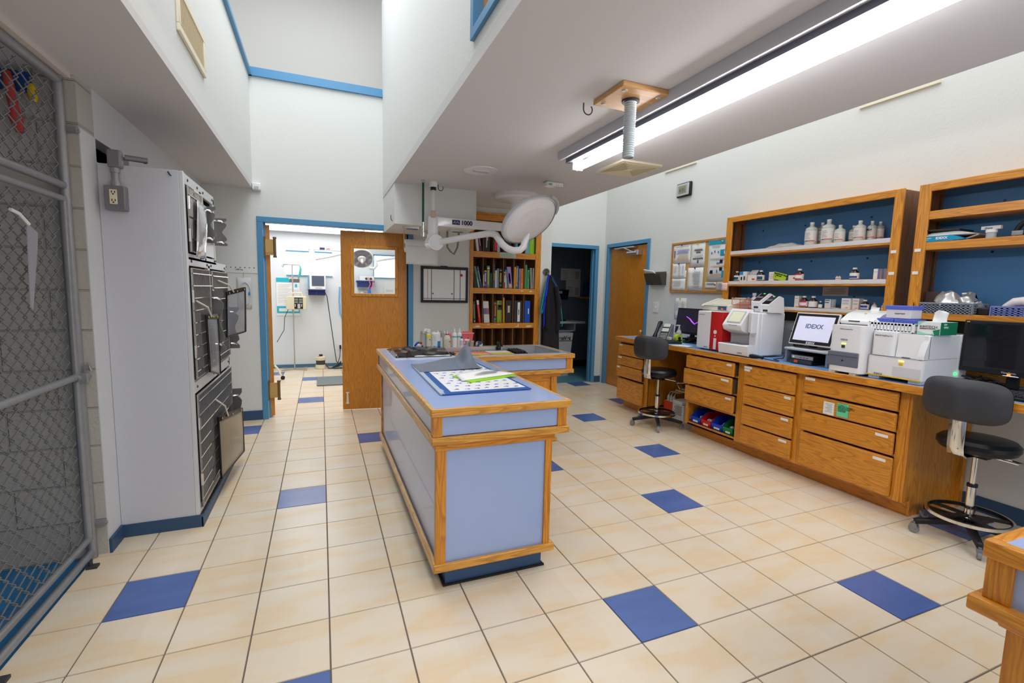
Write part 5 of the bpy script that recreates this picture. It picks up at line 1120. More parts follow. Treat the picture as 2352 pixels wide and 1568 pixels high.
for (x,y,z,a,b,c,l) in ((14.3,.42,4.6,.2,.24,.26,'crumpled foil pouch heaped in the grey basket, frontmost'),(14.45,.14,4.62,.18,.16,.22,'crumpled foil pouch right of the front one in the grey basket'),(14.4,-.02,4.58,.14,.16,.12,'low foil pouch at the right end of the grey basket')):
    r_ = random.Random(int(y*1000)); g = G(); g.sph((x,y,z+c*.55),(a,b,c),9,6)
    for i in range(len(g.v)): g.v[i] = g.v[i]+Vector((r_.uniform(-.05,.05),r_.uniform(-.05,.05),r_.uniform(-.05,.05) if g.v[i].z > z+.05 else 0))
    g.sm = [False]*len(g.f); tag(g.build('foil_pouch', mat('silver foil',(206,204,204),.28,metal=.7)), l, 'pouch', 'foil pouches in the grey basket')
tag(G().box(14.5,.72,4.52,14.55,.98,5.0).build('brown_pouch', mat('brown foil',(104,84,76),.4)), 'upright brown and silver pouch at the left end of the grey basket', 'pouch')
g = G(); g.tube([(14.3,-.5,4.62),(14.3,-.58,4.7),(14.3,-.7,4.8),(14.3,-.84,4.82),(14.3,-.94,4.76)],[.05,.07,.09,.1,.06],12); tag(g.build('computer_mouse', mat('pink white plastic',(232,222,224),.35)), 'pale rounded handset lying in the lavender basket', 'handset')
tag(G().box(14.2,-.36,4.5,14.5,-.14,4.66).build('black_pouch', BLACK,bev=.03), 'black pouch between the grey and lavender baskets', 'pouch')
# ================================================================== BOOKS
def book(kind, x0, x1, z, h, m, label, lean=0., d=.62, y=12.86, bands=(), spiral=False):
    """x0..x1 at the foot; lean>0 tips the top to the left"""
    t = thing(kind, label, 'book' if kind != 'ring_binder' else 'binder', ((x0+x1)/2,y+d/2,z), 'books and binders in the bookcase')
    sh = lambda g: [g.v.__setitem__(i, Vector((p.x-lean*(p.z-z)/h, p.y, p.z))) for i,p in enumerate(g.v)] and g
    sh(G().box(x0,y,z,x1,y+d,z+h)).build('cover', m, t, bev=.006)
    for a,b,c,e,mm in bands: sh(G().box(x0+(x1-x0)*a,y-.006,z+h*c,x0+(x1-x0)*b,y,z+h*e)).build('spine_print', mm, t)
    if spiral:
        g = G()
        for k in range(16): zz = z+h*(k+.5)/16; g.box(x0-.01,y-.02,zz,x1+.01,y+.01,zz+h*.02)
        sh(g).build('spiral_binding', mat('cream wire',(226,224,214),.4), t)
    return t
R2, R3, R1 = 4.9, 3.44, 6.39
gw, rb = mat('spine white',(232,230,228),.6), 'ring_binder'
W_ = gw; GOLD = mat('gold print',(224,180,80),.5); BKC = lambda *c: colr(*c, .5)
book('book',6.83,7.0,R2,.86,BKC(4,58,42),'dark green folder lying against the left side, second row of the bookcase',.06)
book('book',7.03,7.07,R2,.86,W_,'curled white spiral notebook leaning beside the dark green folder',.2,spiral=True)
book('book',7.08,7.11,R2,.87,BKC(86,146,96),'thin green booklet leaning behind the blue book, second row',.18)
book('book',7.13,7.19,R2,.87,BKC(40,112,170),'blue paperback leaning at the right of the first pigeonhole, second row',.18,bands=((.1,.9,.86,.93,BKC(236,110,40)),(.35,.65,.3,.8,W_)))
book('book',7.22,7.275,R2,.67,W_,'thin white book with blue top and red foot, second row',bands=((0,1,.82,1,BKC(60,70,170)),(0,1,0,.1,BKC(200,30,40))))
book('book',7.28,7.375,R2,.71,BKC(96,58,156),'purple book with yellow top band, second row',bands=((0,1,.92,1,BKC(236,190,50)),(.3,.7,.35,.85,W_),(0,1,.12,.2,BKC(150,120,190))))
book('book',7.385,7.515,R2,.91,BKC(122,136,88),'tall olive book with pale spine lettering, second row',bands=((.15,.85,.85,.92,W_),(.35,.65,.15,.8,BKC(216,210,130))))
book('book',7.53,7.63,R2,.62,BKC(6,80,56),'short dark green book right of the olive one, second row',bands=((.3,.5,.4,.9,BKC(60,140,100)),))
book('book',7.69,7.735,R2,1.02,BKC(80,92,104),'very tall thin dark book beside a divider, second row',bands=((0,1,.3,.6,BKC(170,140,110)),))
book('book',7.75,7.83,R2,.73,W_,'short cream spiral-bound notebook, second row',spiral=True)
book('book',7.835,7.915,R2,.81,BKC(140,154,120),'blue and gold paperback beside the black book, second row',bands=((0,1,.85,1,BKC(110,140,180)),(0,1,0,.45,BKC(120,150,186))))
book('book',7.925,8.075,R2,.84,BKC(28,28,30),'thick black book with gold lettering, second row',bands=((.3,.45,.3,.75,GOLD),(.55,.7,.28,.75,GOLD),(.25,.75,.1,.18,BKC(160,130,60)),(.2,.8,.86,.9,GOLD)))
book('book',8.16,8.205,R2,.69,W_,'thin white book with red bands, second row',bands=((0,1,.0,.35,BKC(190,40,36)),(0,1,.78,.92,BKC(206,50,50))))
book('book',8.21,8.27,R2,.69,W_,'white spiral notebook beside the teal book, second row',.01,spiral=True)
book('book',8.29,8.35,R2,.78,BKC(40,150,156),'teal book leaning beside the lavender one, second row',.1)
book('book',8.37,8.55,R2,.9,BKC(172,144,206),'wide lavender book with a purple title panel, second row',.1,bands=((.2,.7,.22,.72,BKC(92,36,126)),(.3,.6,.3,.66,BKC(220,130,90)),(.2,.75,.04,.2,BKC(236,200,120))))
book('book',8.62,8.69,R2,.91,BKC(232,162,36),'golden yellow book at a divider, second row')
book('book',8.71,8.8,R2,.95,BKC(36,130,150),'multicoloured picture book, second row',bands=((.0,.6,.1,.9,BKC(206,170,140)),(.3,.9,.2,.25,BKC(200,40,40)),(.7,1,.88,1,BKC(210,60,50))))
book('book',8.83,8.93,R2,.84,BKC(150,126,160),'dusty mauve book, second row',bands=((.4,.6,.4,.8,BKC(110,90,120)),))
book('book',8.945,9.035,R2,.85,BKC(250,158,28),'bright orange book, second row',bands=((.35,.6,.3,.95,BKC(220,90,30)),))
book('book',8.86,9.03,R2,.92,BKC(40,44,120),'navy book pushed back behind the mauve and orange ones, second row',y=13.1,d=.5)
book('book',9.12,9.21,R2,1.01,BKC(70,150,88),'tall green book in the last pigeonhole, second row',.0)
book('book',9.225,9.325,R2,.8,BKC(76,150,98),'shorter green book with dark lettering, second row',bands=((.4,.7,.55,.92,BKC(40,90,60)),))
book('book',9.4,9.45,R2,.89,BKC(150,150,152),'grey spiral notebook, left of the last two in the second row',.05,spiral=True)
book('book',9.48,9.53,R2,.89,BKC(170,170,168),'grey spiral notebook at the right end of the second row',-.0,spiral=True)
book('book',6.82,6.94,R3,.9,BKC(44,66,60),'dark green textbook with coloured lettering, third row',.04,bands=((.3,.6,.2,.85,BKC(150,160,120)),(.3,.7,.05,.1,W_)))
book('book',7.07,7.165,R3,.94,BKC(226,50,26),'red book with a white top leaning right, third row',.12,bands=((0,1,.8,1,W_),(.35,.6,.25,.75,BKC(240,140,120))))
for k in range(4): book('booklet',7.3+k*.062,7.358+k*.062,R3,.9,W_,('leftmost','second','third','rightmost')[k]+' of four white booklets with a mauve and rose band, third row',.07,bands=((0,1,.4,.68,BKC(120,100,160) if k<2 else BKC(170,110,120)),))
book('book',7.7,7.86,R3,.91,BKC(84,40,40),'brown book with gold lettering and a green paw-like mark, third row',bands=((.2,.85,.86,.92,BKC(210,110,50)),(.4,.7,.3,.8,BKC(206,130,60)),(.2,.8,.1,.22,BKC(20,150,90)),(.1,.9,.02,.05,BKC(210,120,80))))
book('book',7.87,8.09,R3,.93,BKC(150,178,44),'lime green book with a black title block, third row',bands=((.1,.95,.58,.82,BKC(34,36,34)),(.3,.75,.72,.78,W_),(.45,.6,.04,.07,INKD),(.3,.8,.86,.97,BKC(100,120,80))))
book('envelope',8.16,8.22,R3,1.06,BKC(240,170,20),'upright yellow envelope beside the black binder, third row',.03)
book(rb,8.25,8.53,R3,.95,BKC(40,40,42),'plain black ring binder with a small label, third row',bands=((.35,.7,.45,.76,BKC(206,196,172)),))
book(rb,8.64,9.03,R3,.94,BKC(46,46,46),'black ring binder with a tall white spine label, third row',bands=((.42,.72,.04,.93,W_),(.52,.6,.35,.6,GP)))
book(rb,9.13,9.4,R3,.94,BKC(8,78,180),'bright blue ring binder, third row',bands=((.6,.78,.4,.65,W_),))
book('book',6.93,7.04,R1,.52,W_,'white book leaning in the first pigeonhole, top row',.07); book('book',7.07,7.165,R1,.56,BKC(96,44,96),'dark purple book leaning in the first pigeonhole, top row',.1,bands=((.4,.6,.4,.9,W_),))
book(rb,7.25,7.5,R1,.64,BKC(48,50,50),'black ring binder with a cream tab, top row',bands=((.35,.5,.25,1,BKC(226,206,186)),(.5,.62,.7,.9,BKC(226,206,186))))
book(rb,7.68,7.82,R1,.55,BKC(30,24,28),'black binder with a red and a pink block, top row',bands=((.2,.6,.1,.8,BKC(226,60,60)),(.65,1,.1,.8,BKC(214,30,110))))
book('book',7.83,7.95,R1,.6,BKC(206,200,204),'pale book behind the exam light, top row',.04); book(rb,8.14,8.45,R1,.62,BKC(52,52,54),'dark binder behind the exam light head, top row')
book('book',8.64,8.75,R1,.5,BKC(70,170,180),'short teal book behind the exam light yoke, top row')
book(rb,9.1,9.29,R1,.6,BKC(110,190,196),'pale teal ring binder, top row',bands=((.35,.5,.35,1,BKC(216,206,190)),)); book(rb,9.3,9.53,R1,.66,BKC(150,214,20),'lime green ring binder, top row',bands=((.45,.6,.6,1,BKC(206,206,150)),))
# ================================================================== THINGS ON THE ISLAND
BAGM = mat('black bin liner',(34,35,38),.14,bump=.6,bscale=9)
def bagf(u, v):
    x = 2.72+(4.38-2.72)*u*(1-.12*(1-v)); y = 6.28+1.85*v
    z = 3.03+.075*math.sin(PI*min(1,max(0,v*1.05)))+.012*math.sin(23*u+5*v)+.012*math.sin(17*v-9*u)+.035*v*(1-abs(2*u-1)**6)
    if u in (0,1) or v == 0: z = 3.025
    return (x,y,z)
gb = tag(G().grid(bagf,36,24).build('bin_liner', BAGM,solid=.012), 'crumpled black bin liner lying on the far left of the island', 'bag')
tag(G().box(3.2,6.3,3.022,4.15,6.42,3.05).build('towel_strip', mat('folded white towel',(222,224,226),.8),bev=.01), 'strip of white paper under the near edge of the black bin liner', 'paper')
tag(G().tube([(2.98,6.24,3.03),(3.02,6.22,3.08),(3.0,6.25,3.12),(3.05,6.24,3.08),(3.0,6.2,3.05)],.022,6).build('twist_tie', BLACK), 'small black twist lying in front of the bin liner', 'tie')
def sheet(x0,y0,x1,y1,z,m,label,rot=0.,t=.008,name='paper_sheet',cat='paper',group=None):
    g = G().box(x0,y0,z,x1,y1,z+t); g.rot(((x0+x1)/2,(y0+y1)/2,z),'Z',rot); return tag(g.build(name,m),label,cat,group)
PK = mat('coral paper',(240,138,134),.8); YL = mat('yellow paper',(246,206,60),.8)
sheet(4.7,7.15,5.85,8.05,2.882,PK,'coral pink sheet on the grate of the wet table',.0); sheet(4.6,7.12,5.6,7.55,2.892,YL,'left yellow sheet lying over the coral one on the grate'); sheet(5.72,7.18,6.42,7.62,2.884,YL,'right yellow sheet on the grate beside the black mat'); sheet(5.72,7.64,6.45,8.1,2.884,PAPER,'white printed sheet beyond the right yellow one on the grate')
nm = thing('rubber_mat', 'black knobbly rubber mat on the grate by the sink', 'mat', (6.68,7.75,2.89)); g = G()
for i in range(4):
    for j in range(8): g.sph((6.52+i*.09,7.35+j*.1,2.92),(.042,.042,.05),8,5)
g.box(6.48,7.3,2.885,6.86,8.14,2.91); g.build('mat', BLACK, nm)
tag(G().tube([(7.0,7.5,2.64),(7.05,7.45,2.72),(7.1,7.5,2.66),(7.02,7.55,2.7)],.03,6).build('drain_strainer', mat('dark brass',(60,54,36),.5)), 'small dark strainer lying in the sink', 'strainer')
pm = thing('patterned_mat', 'white blue-bordered table mat scattered with little blue and maroon marks', 'mat', (3.7,3.5,3.0))
MAT0 = [(2.86,1.84),(4.53,1.88),(4.5,5.06),(2.95,5.08)]
G().prism(MAT0,2,3.0,3.02).build('border', mat('royal blue vinyl',(40,92,168),.35), pm); G().prism([(3.04,1.98),(4.47,2.02),(4.44,4.95),(3.12,4.95)],2,3.02,3.024).build('printed_field', mat('white vinyl',(240,240,244),.4), pm)
g = G(); g.prism([(2.82,1.86),(2.9,1.84),(3.0,5.1),(2.9,5.12)],2,3.0,3.03); g.build('curled_edge', mat('grey blue underside',(176,190,206),.5), pm)
gB, gM = G(), G(); r_ = random.Random(5)
for i in range(7):
    for j in range(10):
        x = 3.14+i*.19+(j%2)*.09; y = 2.1+j*.28+r_.uniform(-.03,.03)
        if x > 4.38: continue
        q = gB if (i+j)%2 else gM; s0 = len(q.v); q.box(x,y,3.024,x+.1,y+.022,3.026); q.box(x+.06,y-.02,3.024,x+.085,y+.05,3.026); q.rot((x,y,3),'Z',r_.uniform(-.4,.6),s0)
gB.build('blue_marks', colr(50,104,214), pm); gM.build('maroon_marks', colr(96,50,84), pm); text('print','IDEXX',.07,(2.94,2.05,3.021),Matrix.Rotation(PI/2,4,'Z'),pm,WHITE)
FAB = mat('grey vinyl cloth',(112,120,134),.5)
def fabf(u, v):
    x = 2.9+1.42*u; y = 4.0+1.1*v+.1*u
    peak = math.exp(-((u-.82)/.105)**2)*math.sin(PI*min(1,v*1.15)**.8)*.52
    z = 3.03+.2*math.sin(PI*v)*math.sin(PI*min(1,u*1.1))**.8*(.4+.9*u)+peak*.78+.012*math.sin(14*u+9*v)*v
    if v < .05: z = 3.03+.03*u
    return (x,y,max(3.028,z))
tag(G().grid(fabf,44,24).build('folded_cloth', FAB,solid=.015), 'grey vinyl cloth folded back in a peak over the patterned mat', 'cloth')
ff = thing('file_folder', 'lime green clipboard folder with papers on the patterned mat', 'folder', (4.0,3.2,3.03)); F4 = [(3.42,3.34),(3.6,2.62),(4.74,3.1),(4.3,3.75)]
G().prism(F4,2,3.028,3.045).build('folder_cover', colr(160,220,20,.4), ff, bev=.006)
g = G(); g.grid(lambda u,v: (((3.46*(1-u)+4.72*u)*(1-v)+(3.5*(1-u)+4.3*u)*v), ((2.74*(1-u)+3.16*u)*(1-v)+(3.36*(1-u)+3.76*u)*v), 3.055+.014*math.sin(PI*u)*v+.01*u),10,6); pp_ = g.build('papers', PAPER, ff, solid=.02)
g = G()
for k in range(9):
    t = .2+.07*k; g.add([(3.7+.5*t,2.95+.55*t,3.1),(4.25+.35*t,3.12+.45*t,3.1),(4.25+.35*t,3.135+.45*t,3.1),(3.7+.5*t,2.965+.55*t,3.1)],[(0,1,2,3)])
g.build('typing', INK, pp_)
# bottles along the far rim
RZ = 3.012
def rb_(name, x, y, prof, m, label, cap=None, lab=None, n=20, group='bottles on the far rim of the island', cat='bottle'):
    t = thing(name, label, cat, (x,y,RZ), group); G().lathe(prof,(x,y,RZ),n).build('body', m, t)
    if cap: G().lathe(cap[0],(x,y,RZ),n).build('cap', cap[1], t)
    if lab: G().lathe(lab[0],(x,y,RZ),n,caps=False).build('label', lab[1], t)
    return t
NAT = mat('natural plastic',(224,222,206),.35,alpha=.92); MW = mat('white bottle',(238,238,240),.35)
t = rb_('spray_bottle',4.0,8.36,[(0,0),(.08,0),(.08,.38),(.045,.45),(.045,.48),(0,.48)],NAT,'tall natural bottle with a yellow band and white cap',([(0,.47),(.06,.47),(.055,.56),(0,.56)],MW),([(.082,.33),(.082,.4)],colr(240,226,30)))
rb_('storage_jar',3.84,8.4,[(0,0),(.09,0),(.09,.44),(0,.44)],mat('jar glass',(190,192,188),.15,alpha=.6),'glass jar of white swabs at the left of the bottles',([(0,.44),(.095,.44),(.095,.5),(0,.5)],STEEL),([(.06,.02),(.06,.4)],mat('cotton',(226,224,216),.9)),cat='jar')
rb_('squeeze_bottle',3.93,8.46,[(0,0),(.06,0),(.06,.44),(.03,.5),(0,.5)],MW,'white bottle with a red stripe left of the yellow-banded one',([(0,.5),(.045,.5),(.045,.57),(0,.57)],MW),([(.062,.1),(.062,.4)],colr(200,60,50)))
w_ = rb_('wipes_canister',4.235,8.38,[(0,0),(.14,0),(.145,.02),(.145,.42),(.13,.46),(0,.46)],MW,'wide white wipes canister with a blue corner'); g = G()
def lab(g,x,y,r,a0,a1,z0,z1): return g.grid(lambda u,v: (x+r*math.cos(a0+(a1-a0)*u), y+r*math.sin(a0+(a1-a0)*u), RZ+z0+(z1-z0)*v),8,1)
lab(G(),4.235,8.38,.147,-1.5,-.6,.03,.2).build('blue_print', SKY, w_); lab(G(),4.235,8.38,.147,-2.5,-.6,.03,.05).build('blue_print', SKY, w_); g = G(); [lab(g,4.235,8.38,.147,-2.3,-1.7-.05*k,.22+.04*k,.228+.04*k) for k in range(4)]; g.build('print', GP, w_)
rb_('drip_bottle',4.4,8.36,[(0,0),(.036,0),(.036,.2),(.015,.26),(0,.26)],NAT,'small clear drip bottle beside the wipes canister',([(0,.25),(.02,.25),(.015,.3),(0,.3)],MW))
p_ = rb_('dispenser_bottle',4.58,8.36,[(0,0),(.11,0),(.115,.03),(.115,.25),(.09,.34),(.045,.38),(0,.38)],NAT,'squat natural bottle with a red collar and long spout',([(.04,.37),(.048,.37),(.048,.41),(0,.41)],RED)); G().tube([(4.58,8.36,3.42),(4.58,8.36,3.53)],[.022,.01],8).build('spout', MW, p_)
for x,y,l in ((4.3,8.52,'left steel-lidded canister behind the wipes'),(4.5,8.54,'right steel-lidded canister behind the red-collared bottle')): 
    c_ = rb_('steel_canister',x,8.46,[(0,0),(.1,0),(.1,.42),(0,.42)],mat('jar glass',(190,192,188),.15,alpha=.6),l,([(0,.42),(.108,.42),(.108,.5),(.02,.51),(.02,.54),(0,.54)],STEEL),cat='canister')
for x,y,l in ((4.82,8.37,'left of two spout-topped ear cleaner bottles'),(4.99,8.39,'right of two spout-topped ear cleaner bottles')): rb_('ear_cleaner',x,y,[(0,0),(.072,0),(.076,.02),(.076,.38),(.06,.43),(.03,.45),(0,.45)],MW,l,([(.03,.44),(.032,.48),(.01,.58),(0,.58)],MW),([(.0775,.3),(.0775,.34)],colr(80,190,190)))
rb_('blue_cap_bottle',5.03,8.3,[(0,0),(.056,0),(.058,.02),(.058,.22),(.035,.27),(0,.27)],MW,'short white bottle with a blue cap',([(0,.26),(.034,.26),(.034,.31),(0,.31)],colr(30,70,190)),([(.0595,.05),(.0595,.2)],mat('lilac label',(206,206,224),.6)))
rb_('white_cap_bottle',5.14,8.42,[(0,0),(.045,0),(.045,.25),(.03,.29),(0,.29)],MW,'short white bottle beside the sharps container',([(0,.29),(.03,.29),(.03,.34),(0,.34)],MW))
sh_ = thing('sharps_container', 'translucent pink-red sharps container on the far rim of the island', 'sharps container', (5.25,8.46,RZ)); SHR = mat('red translucent plastic',(232,104,112),.35)
g = G(); g.add([(5.1,8.38,RZ),(5.38,8.38,RZ),(5.38,8.6,RZ),(5.1,8.6,RZ),(5.06,8.35,3.42),(5.43,8.35,3.42),(5.43,8.62,3.42),(5.06,8.62,3.42)],[(3,2,1,0),(4,5,6,7),(0,1,5,4),(1,2,6,5),(2,3,7,6),(3,0,4,7)]); g.build('tub', SHR, sh_); G().box(5.04,8.33,3.41,5.45,8.63,3.45).build('lid', mat('pale red lid',(236,150,150),.4), sh_, bev=.01); G().box(5.14,8.4,3.45,5.38,8.56,3.48).build('slot_flap', SHR, sh_)
sl_ = G().box(5.14,8.362,3.1,5.3,8.375,3.37).build('label', PAPER, sh_); g = G(); g.cyl((5.26,8.362,3.28),(5.26,8.358,3.28),.035,n=14); g.build('hazard_mark', colr(206,80,30), sl_)
tag(G().box(4.66,8.44,RZ,4.74,8.6,3.42).build('red_container', SHR,bev=.02), 'red translucent container behind the red-collared bottle', 'container')
for x,y,l in ((5.23,8.4,'left small glass jar with a steel lid'),(5.36,8.34,'right small glass jar with a diamond hazard label')): rb_('glass_jar',x,y-.02,[(0,0),(.075,0),(.075,.14),(0,.14)],mat('jar glass',(190,192,188),.15,alpha=.6),l,([(0,.14),(.08,.14),(.08,.19),(0,.2)],STEEL),([(.05,.02),(.05,.1)],mat('pale liquid',(226,222,190),.3)),cat='jar')
DIAM = ((0,1,colr(30,50,150)),(1,2,colr(206,40,40)),(2,3,colr(240,210,30)),(3,4,WHITE))
for x,y,z,par in ((4.02,8.275,3.25,t),(4.63,8.24,3.18,p_)):
    d = .035; C_ = [(x,z),(x-d,z),(x,z+d),(x+d,z),(x,z-d)]
    for k,m in enumerate((colr(30,50,150),colr(206,40,40),colr(240,210,30),WHITE)):
        a = C_[1+k]; b = C_[1+(k+1)%4]; g = G(); g.quad((x,y,z),(a[0],y,a[1]),(b[0],y,b[1])); g.build('hazard_diamond', m, par)
def rag(c, r, m, label, seed, stripes=()):
    q = random.Random(seed); g = G(); g.sph(c,r,14,9)
    for i,p in enumerate(g.v): k = 1+.18*math.sin(9*p.x*3+seed)*math.cos(8*p.z*3); g.v[i] = Vector((c[0]+(p.x-c[0])*k, c[1]+(p.y-c[1])*k, max(RZ,c[2]+(p.z-c[2])*k)))
    t = tag(g.build('bandage_roll', m), label, 'bandage', 'bandage bundles on the far rim')
    for a,b,mm in stripes: G().tube([a,((a[0]+b[0])/2,(a[1]+b[1])/2-.03,(a[2]+b[2])/2+.03),b],.03,8).build('stripe', mm, t)
    return t
rag((3.66,8.34,3.09),(.13,.1,.08),WHITE,'white bandage bundle with blue and red ends at the left of the rim',3,(((3.56,8.27,3.08),(3.68,8.27,3.19),colr(24,60,200)),((3.72,8.26,3.17),(3.76,8.26,3.15),colr(220,40,40)),((3.68,8.27,3.19),(3.7,8.27,3.195),colr(130,220,40))))
rag((3.8,8.36,3.05),(.07,.06,.05),colr(30,60,110),'dark blue crumpled cloth beside the white bandage bundle',5); rag((5.62,8.36,3.08),(.12,.1,.09),WHITE,'white and navy bandage bundle right of the glass jars',8,(((5.55,8.25,3.03),(5.64,8.25,3.17),colr(40,76,124)),((5.54,8.25,3.16),(5.66,8.25,3.1),colr(40,76,124))))
# ================================================================== ISLAND AT THE RIGHT EDGE
i2 = thing('second_island', 'corner of a second laminate island with oak edging at the lower right edge', 'island', (7,-5,0))
x0, y1 = 5.62, -4.08
g = G(); g.prism(rrect(4,3.9,.08,4,x0+2.07,y1-2.02),2,2.9,2.995); g.build('worktop', LAM, i2)
def band(o, z0, z1, nm, t=.1):
    g = G(); g.box(x0-o,y1-4,z0,x0-o+t,y1+o,z1,1); g.box(x0-o+t,y1+o-t,z0,x0+4,y1+o,z1,0); return g.build(nm,[OX,OY],i2,bev=.018)
band(0,2.86,3.0,'worktop_edging'); band(.04,2.42,2.54,'middle_rail',.25); band(-.1,2.33,2.42,'lower_rail',.2)
G().box(x0+.06,y1-4,2.5,x0+4,y1-.06,2.88).build('apron', LAM, i2); G().box(x0+.18,y1-4,.34,x0+4,y1-.18,2.36).build('body', LAM, i2)
G().box(x0+.03,y1-.18,2.54,x0+.12,y1-.02,2.87).build('apron_post', OZ, i2, bev=.008); G().box(x0+.14,y1-.3,.46,x0+.24,y1-.14,2.34).build('body_post', OZ, i2, bev=.008); band(-.12,.34,.46,'bottom_rail')
G().box(x0+.4,y1-4,0,x0+4,y1-.4,.35).build('kick_plinth', KICK, i2)
# ================================================================== STOOLS
SGREY = mat('charcoal plastic shell',(54,55,60),.5)
def make_stool(label):
    t = thing('lab_stool', label, 'stool', (0,0,0), 'wheeled stools at the wall counter', rotz=0.)
    k = dict(local=True)
    g = G(); g.lathe([(0,1.84),(.5,1.84),(.58,1.88),(.625,1.96),(.62,2.04),(.56,2.1),(.3,2.125),(0,2.13)],(0,0,0),40); g.build('seat', VINYL, t, **k)
    g = G(); g.cyl((0,0,.42),(0,0,1.12),.075,n=20); g.cyl((0,0,1.1),(0,0,1.16),.085,n=20,m=1); g.cyl((0,0,1.16),(0,0,1.84),.048,n=16); g.build('column', [CHROME,BLACK], t, **k)
    g = G(); g.box(-.3,-.12,1.78,.25,.12,1.84); g.box(-.1,-.2,1.72,.1,.2,1.8); g.build('seat_plate', BLACK, t, **k)
    g = G(); g.tube([(.1,-.2,1.76),(.3,-.5,1.7),(.55,-.5,1.66),(.6,-.3,1.66),(.2,-.1,1.76)],.02,6); g.build('lever', CHROME, t, **k)
    # foot ring with spokes
    g = G(); n = 48; pts = [(.63,.47),(.67,.47),(.67,.53),(.63,.53),(.63,.47)]; g.lathe(pts,(0,0,0),n,caps=False); g.build('foot_ring', CHROME, t, **k)
    g = G()
    for i in range(5): a = 2*PI*i/5+.3; g.add([(0+.07*math.cos(a+1.57),.07*math.sin(a+1.57),.49),(.07*math.cos(a-1.57),.07*math.sin(a-1.57),.49),(.63*math.cos(a)+.06*math.cos(a-1.57),.63*math.sin(a)+.06*math.sin(a-1.57),.49),(.63*math.cos(a)+.06*math.cos(a+1.57),.63*math.sin(a)+.06*math.sin(a+1.57),.49)]+[(0+.07*math.cos(a+1.57),.07*math.sin(a+1.57),.52),(.07*math.cos(a-1.57),.07*math.sin(a-1.57),.52),(.63*math.cos(a)+.06*math.cos(a-1.57),.63*math.sin(a)+.06*math.sin(a-1.57),.52),(.63*math.cos(a)+.06*math.cos(a+1.57),.63*math.sin(a)+.06*math.sin(a+1.57),.52)],[(3,2,1,0),(4,5,6,7),(0,1,5,4),(1,2,6,5),(2,3,7,6),(3,0,4,7)])
    g.lathe([(.615,.465),(.63,.465),(.63,.535),(.615,.535),(.615,.465)],(0,0,0),n,caps=False); g.build('ring_spokes', BLACK, t, **k)
    g = G(); g.lathe([(0,.3),(.12,.3),(.13,.34),(.1,.44),(0,.44)],(0,0,0),20); g.build('base_hub', BLACK, t, **k)
    for i in range(5):
        a = 2*PI*i/5; M = Matrix.Rotation(a,4,'Z')
        g = G(); g.add([(.08,-.07,.3),(.08,.07,.3),(.08,.07,.42),(.08,-.07,.42),(.9,-.05,.2),(.9,.05,.2),(.9,.05,.3),(.9,-.05,.3)],[(0,1,2,3),(7,6,5,4),(0,4,5,1),(1,5,6,2),(2,6,7,3),(3,7,4,0)]); g.xf(M); l = g.build('leg', BLACK, t, bev=.015, **k)
        c = G(); b = .35*i
        c.cyl((.9,-.03,.09),(.9,.03,.09),.09,n=18); c.cyl((.9,-.035,.09),(.9,.035,.09),.045,n=12,m=1); c.cyl((.9,0,.2),(.9,0,.24),.03,n=8,m=1); c.prism([(.82,.12),(.98,.12),(.95,.21),(.85,.21)],1,-.045,.045,m=1)
        c.rot((.9,0,0),'Z',b*2.3+.6); c.xf(M); c.build('caster', [mat('grey rubber wheel',(136,138,140),.5),mat('dull chrome',(150,152,156),.3,metal=.8)], l, **k)
    # backrest on a chrome strip, behind the seat at -x
    g = G(); P = [(-.2,1.8),(-.62,1.8),(-.74,1.86),(-.78,2.0),(-.8,2.6),(-.82,2.95)]
    for dy in (0,):
        vs = []; w_ = .13
        for (x,z) in P: vs += [(x,-w_,z),(x,w_,z)]
        g.add(vs,[(2*i,2*i+1,2*i+3,2*i+2) for i in range(len(P)-1)],0,True)
    g.build('back_strip', CHROME, t, solid=.025, **k)
    def shell(off, nm, m, kk):
        g = G(); w, h = 1.36, .82
        def fn(u, v):
            a = (u-.5)*2; b = (v-.5)*2; R = 4.
            s = max(abs(a),abs(b)) or 1e-6; rr = (abs(a)**R+abs(b)**R)**(1/R) or 1e-6; q = s/rr
            y = a*q*w/2; z = 2.92+b*q*h/2; edge = (1-min(1,rr*q)**6)
            return (-.82-off+.16*(a*q)**2+.03*(b*q)**2 - (.0 if kk else .1*edge+.06*math.exp(-(a/.2)**2)*(1-.4*b)*edge), y, z)
        g.grid(fn,20,14); return g.build(nm, m, t, **k)
    shell(.0,'back_shell',SGREY,False); g = shell(-.02,'back_cushion',VINYL,True)
    return t
st1 = make_stool('black wheeled stool with chrome ring in front of the far kneehole'); st1.location = Vector((12.3,7.77,0))*U; st1.rotation_euler = (0,0,math.radians(20))
dup(st1,(13.02,-.93,0),math.radians(0),'black wheeled stool with chrome ring at the right edge of the photo')
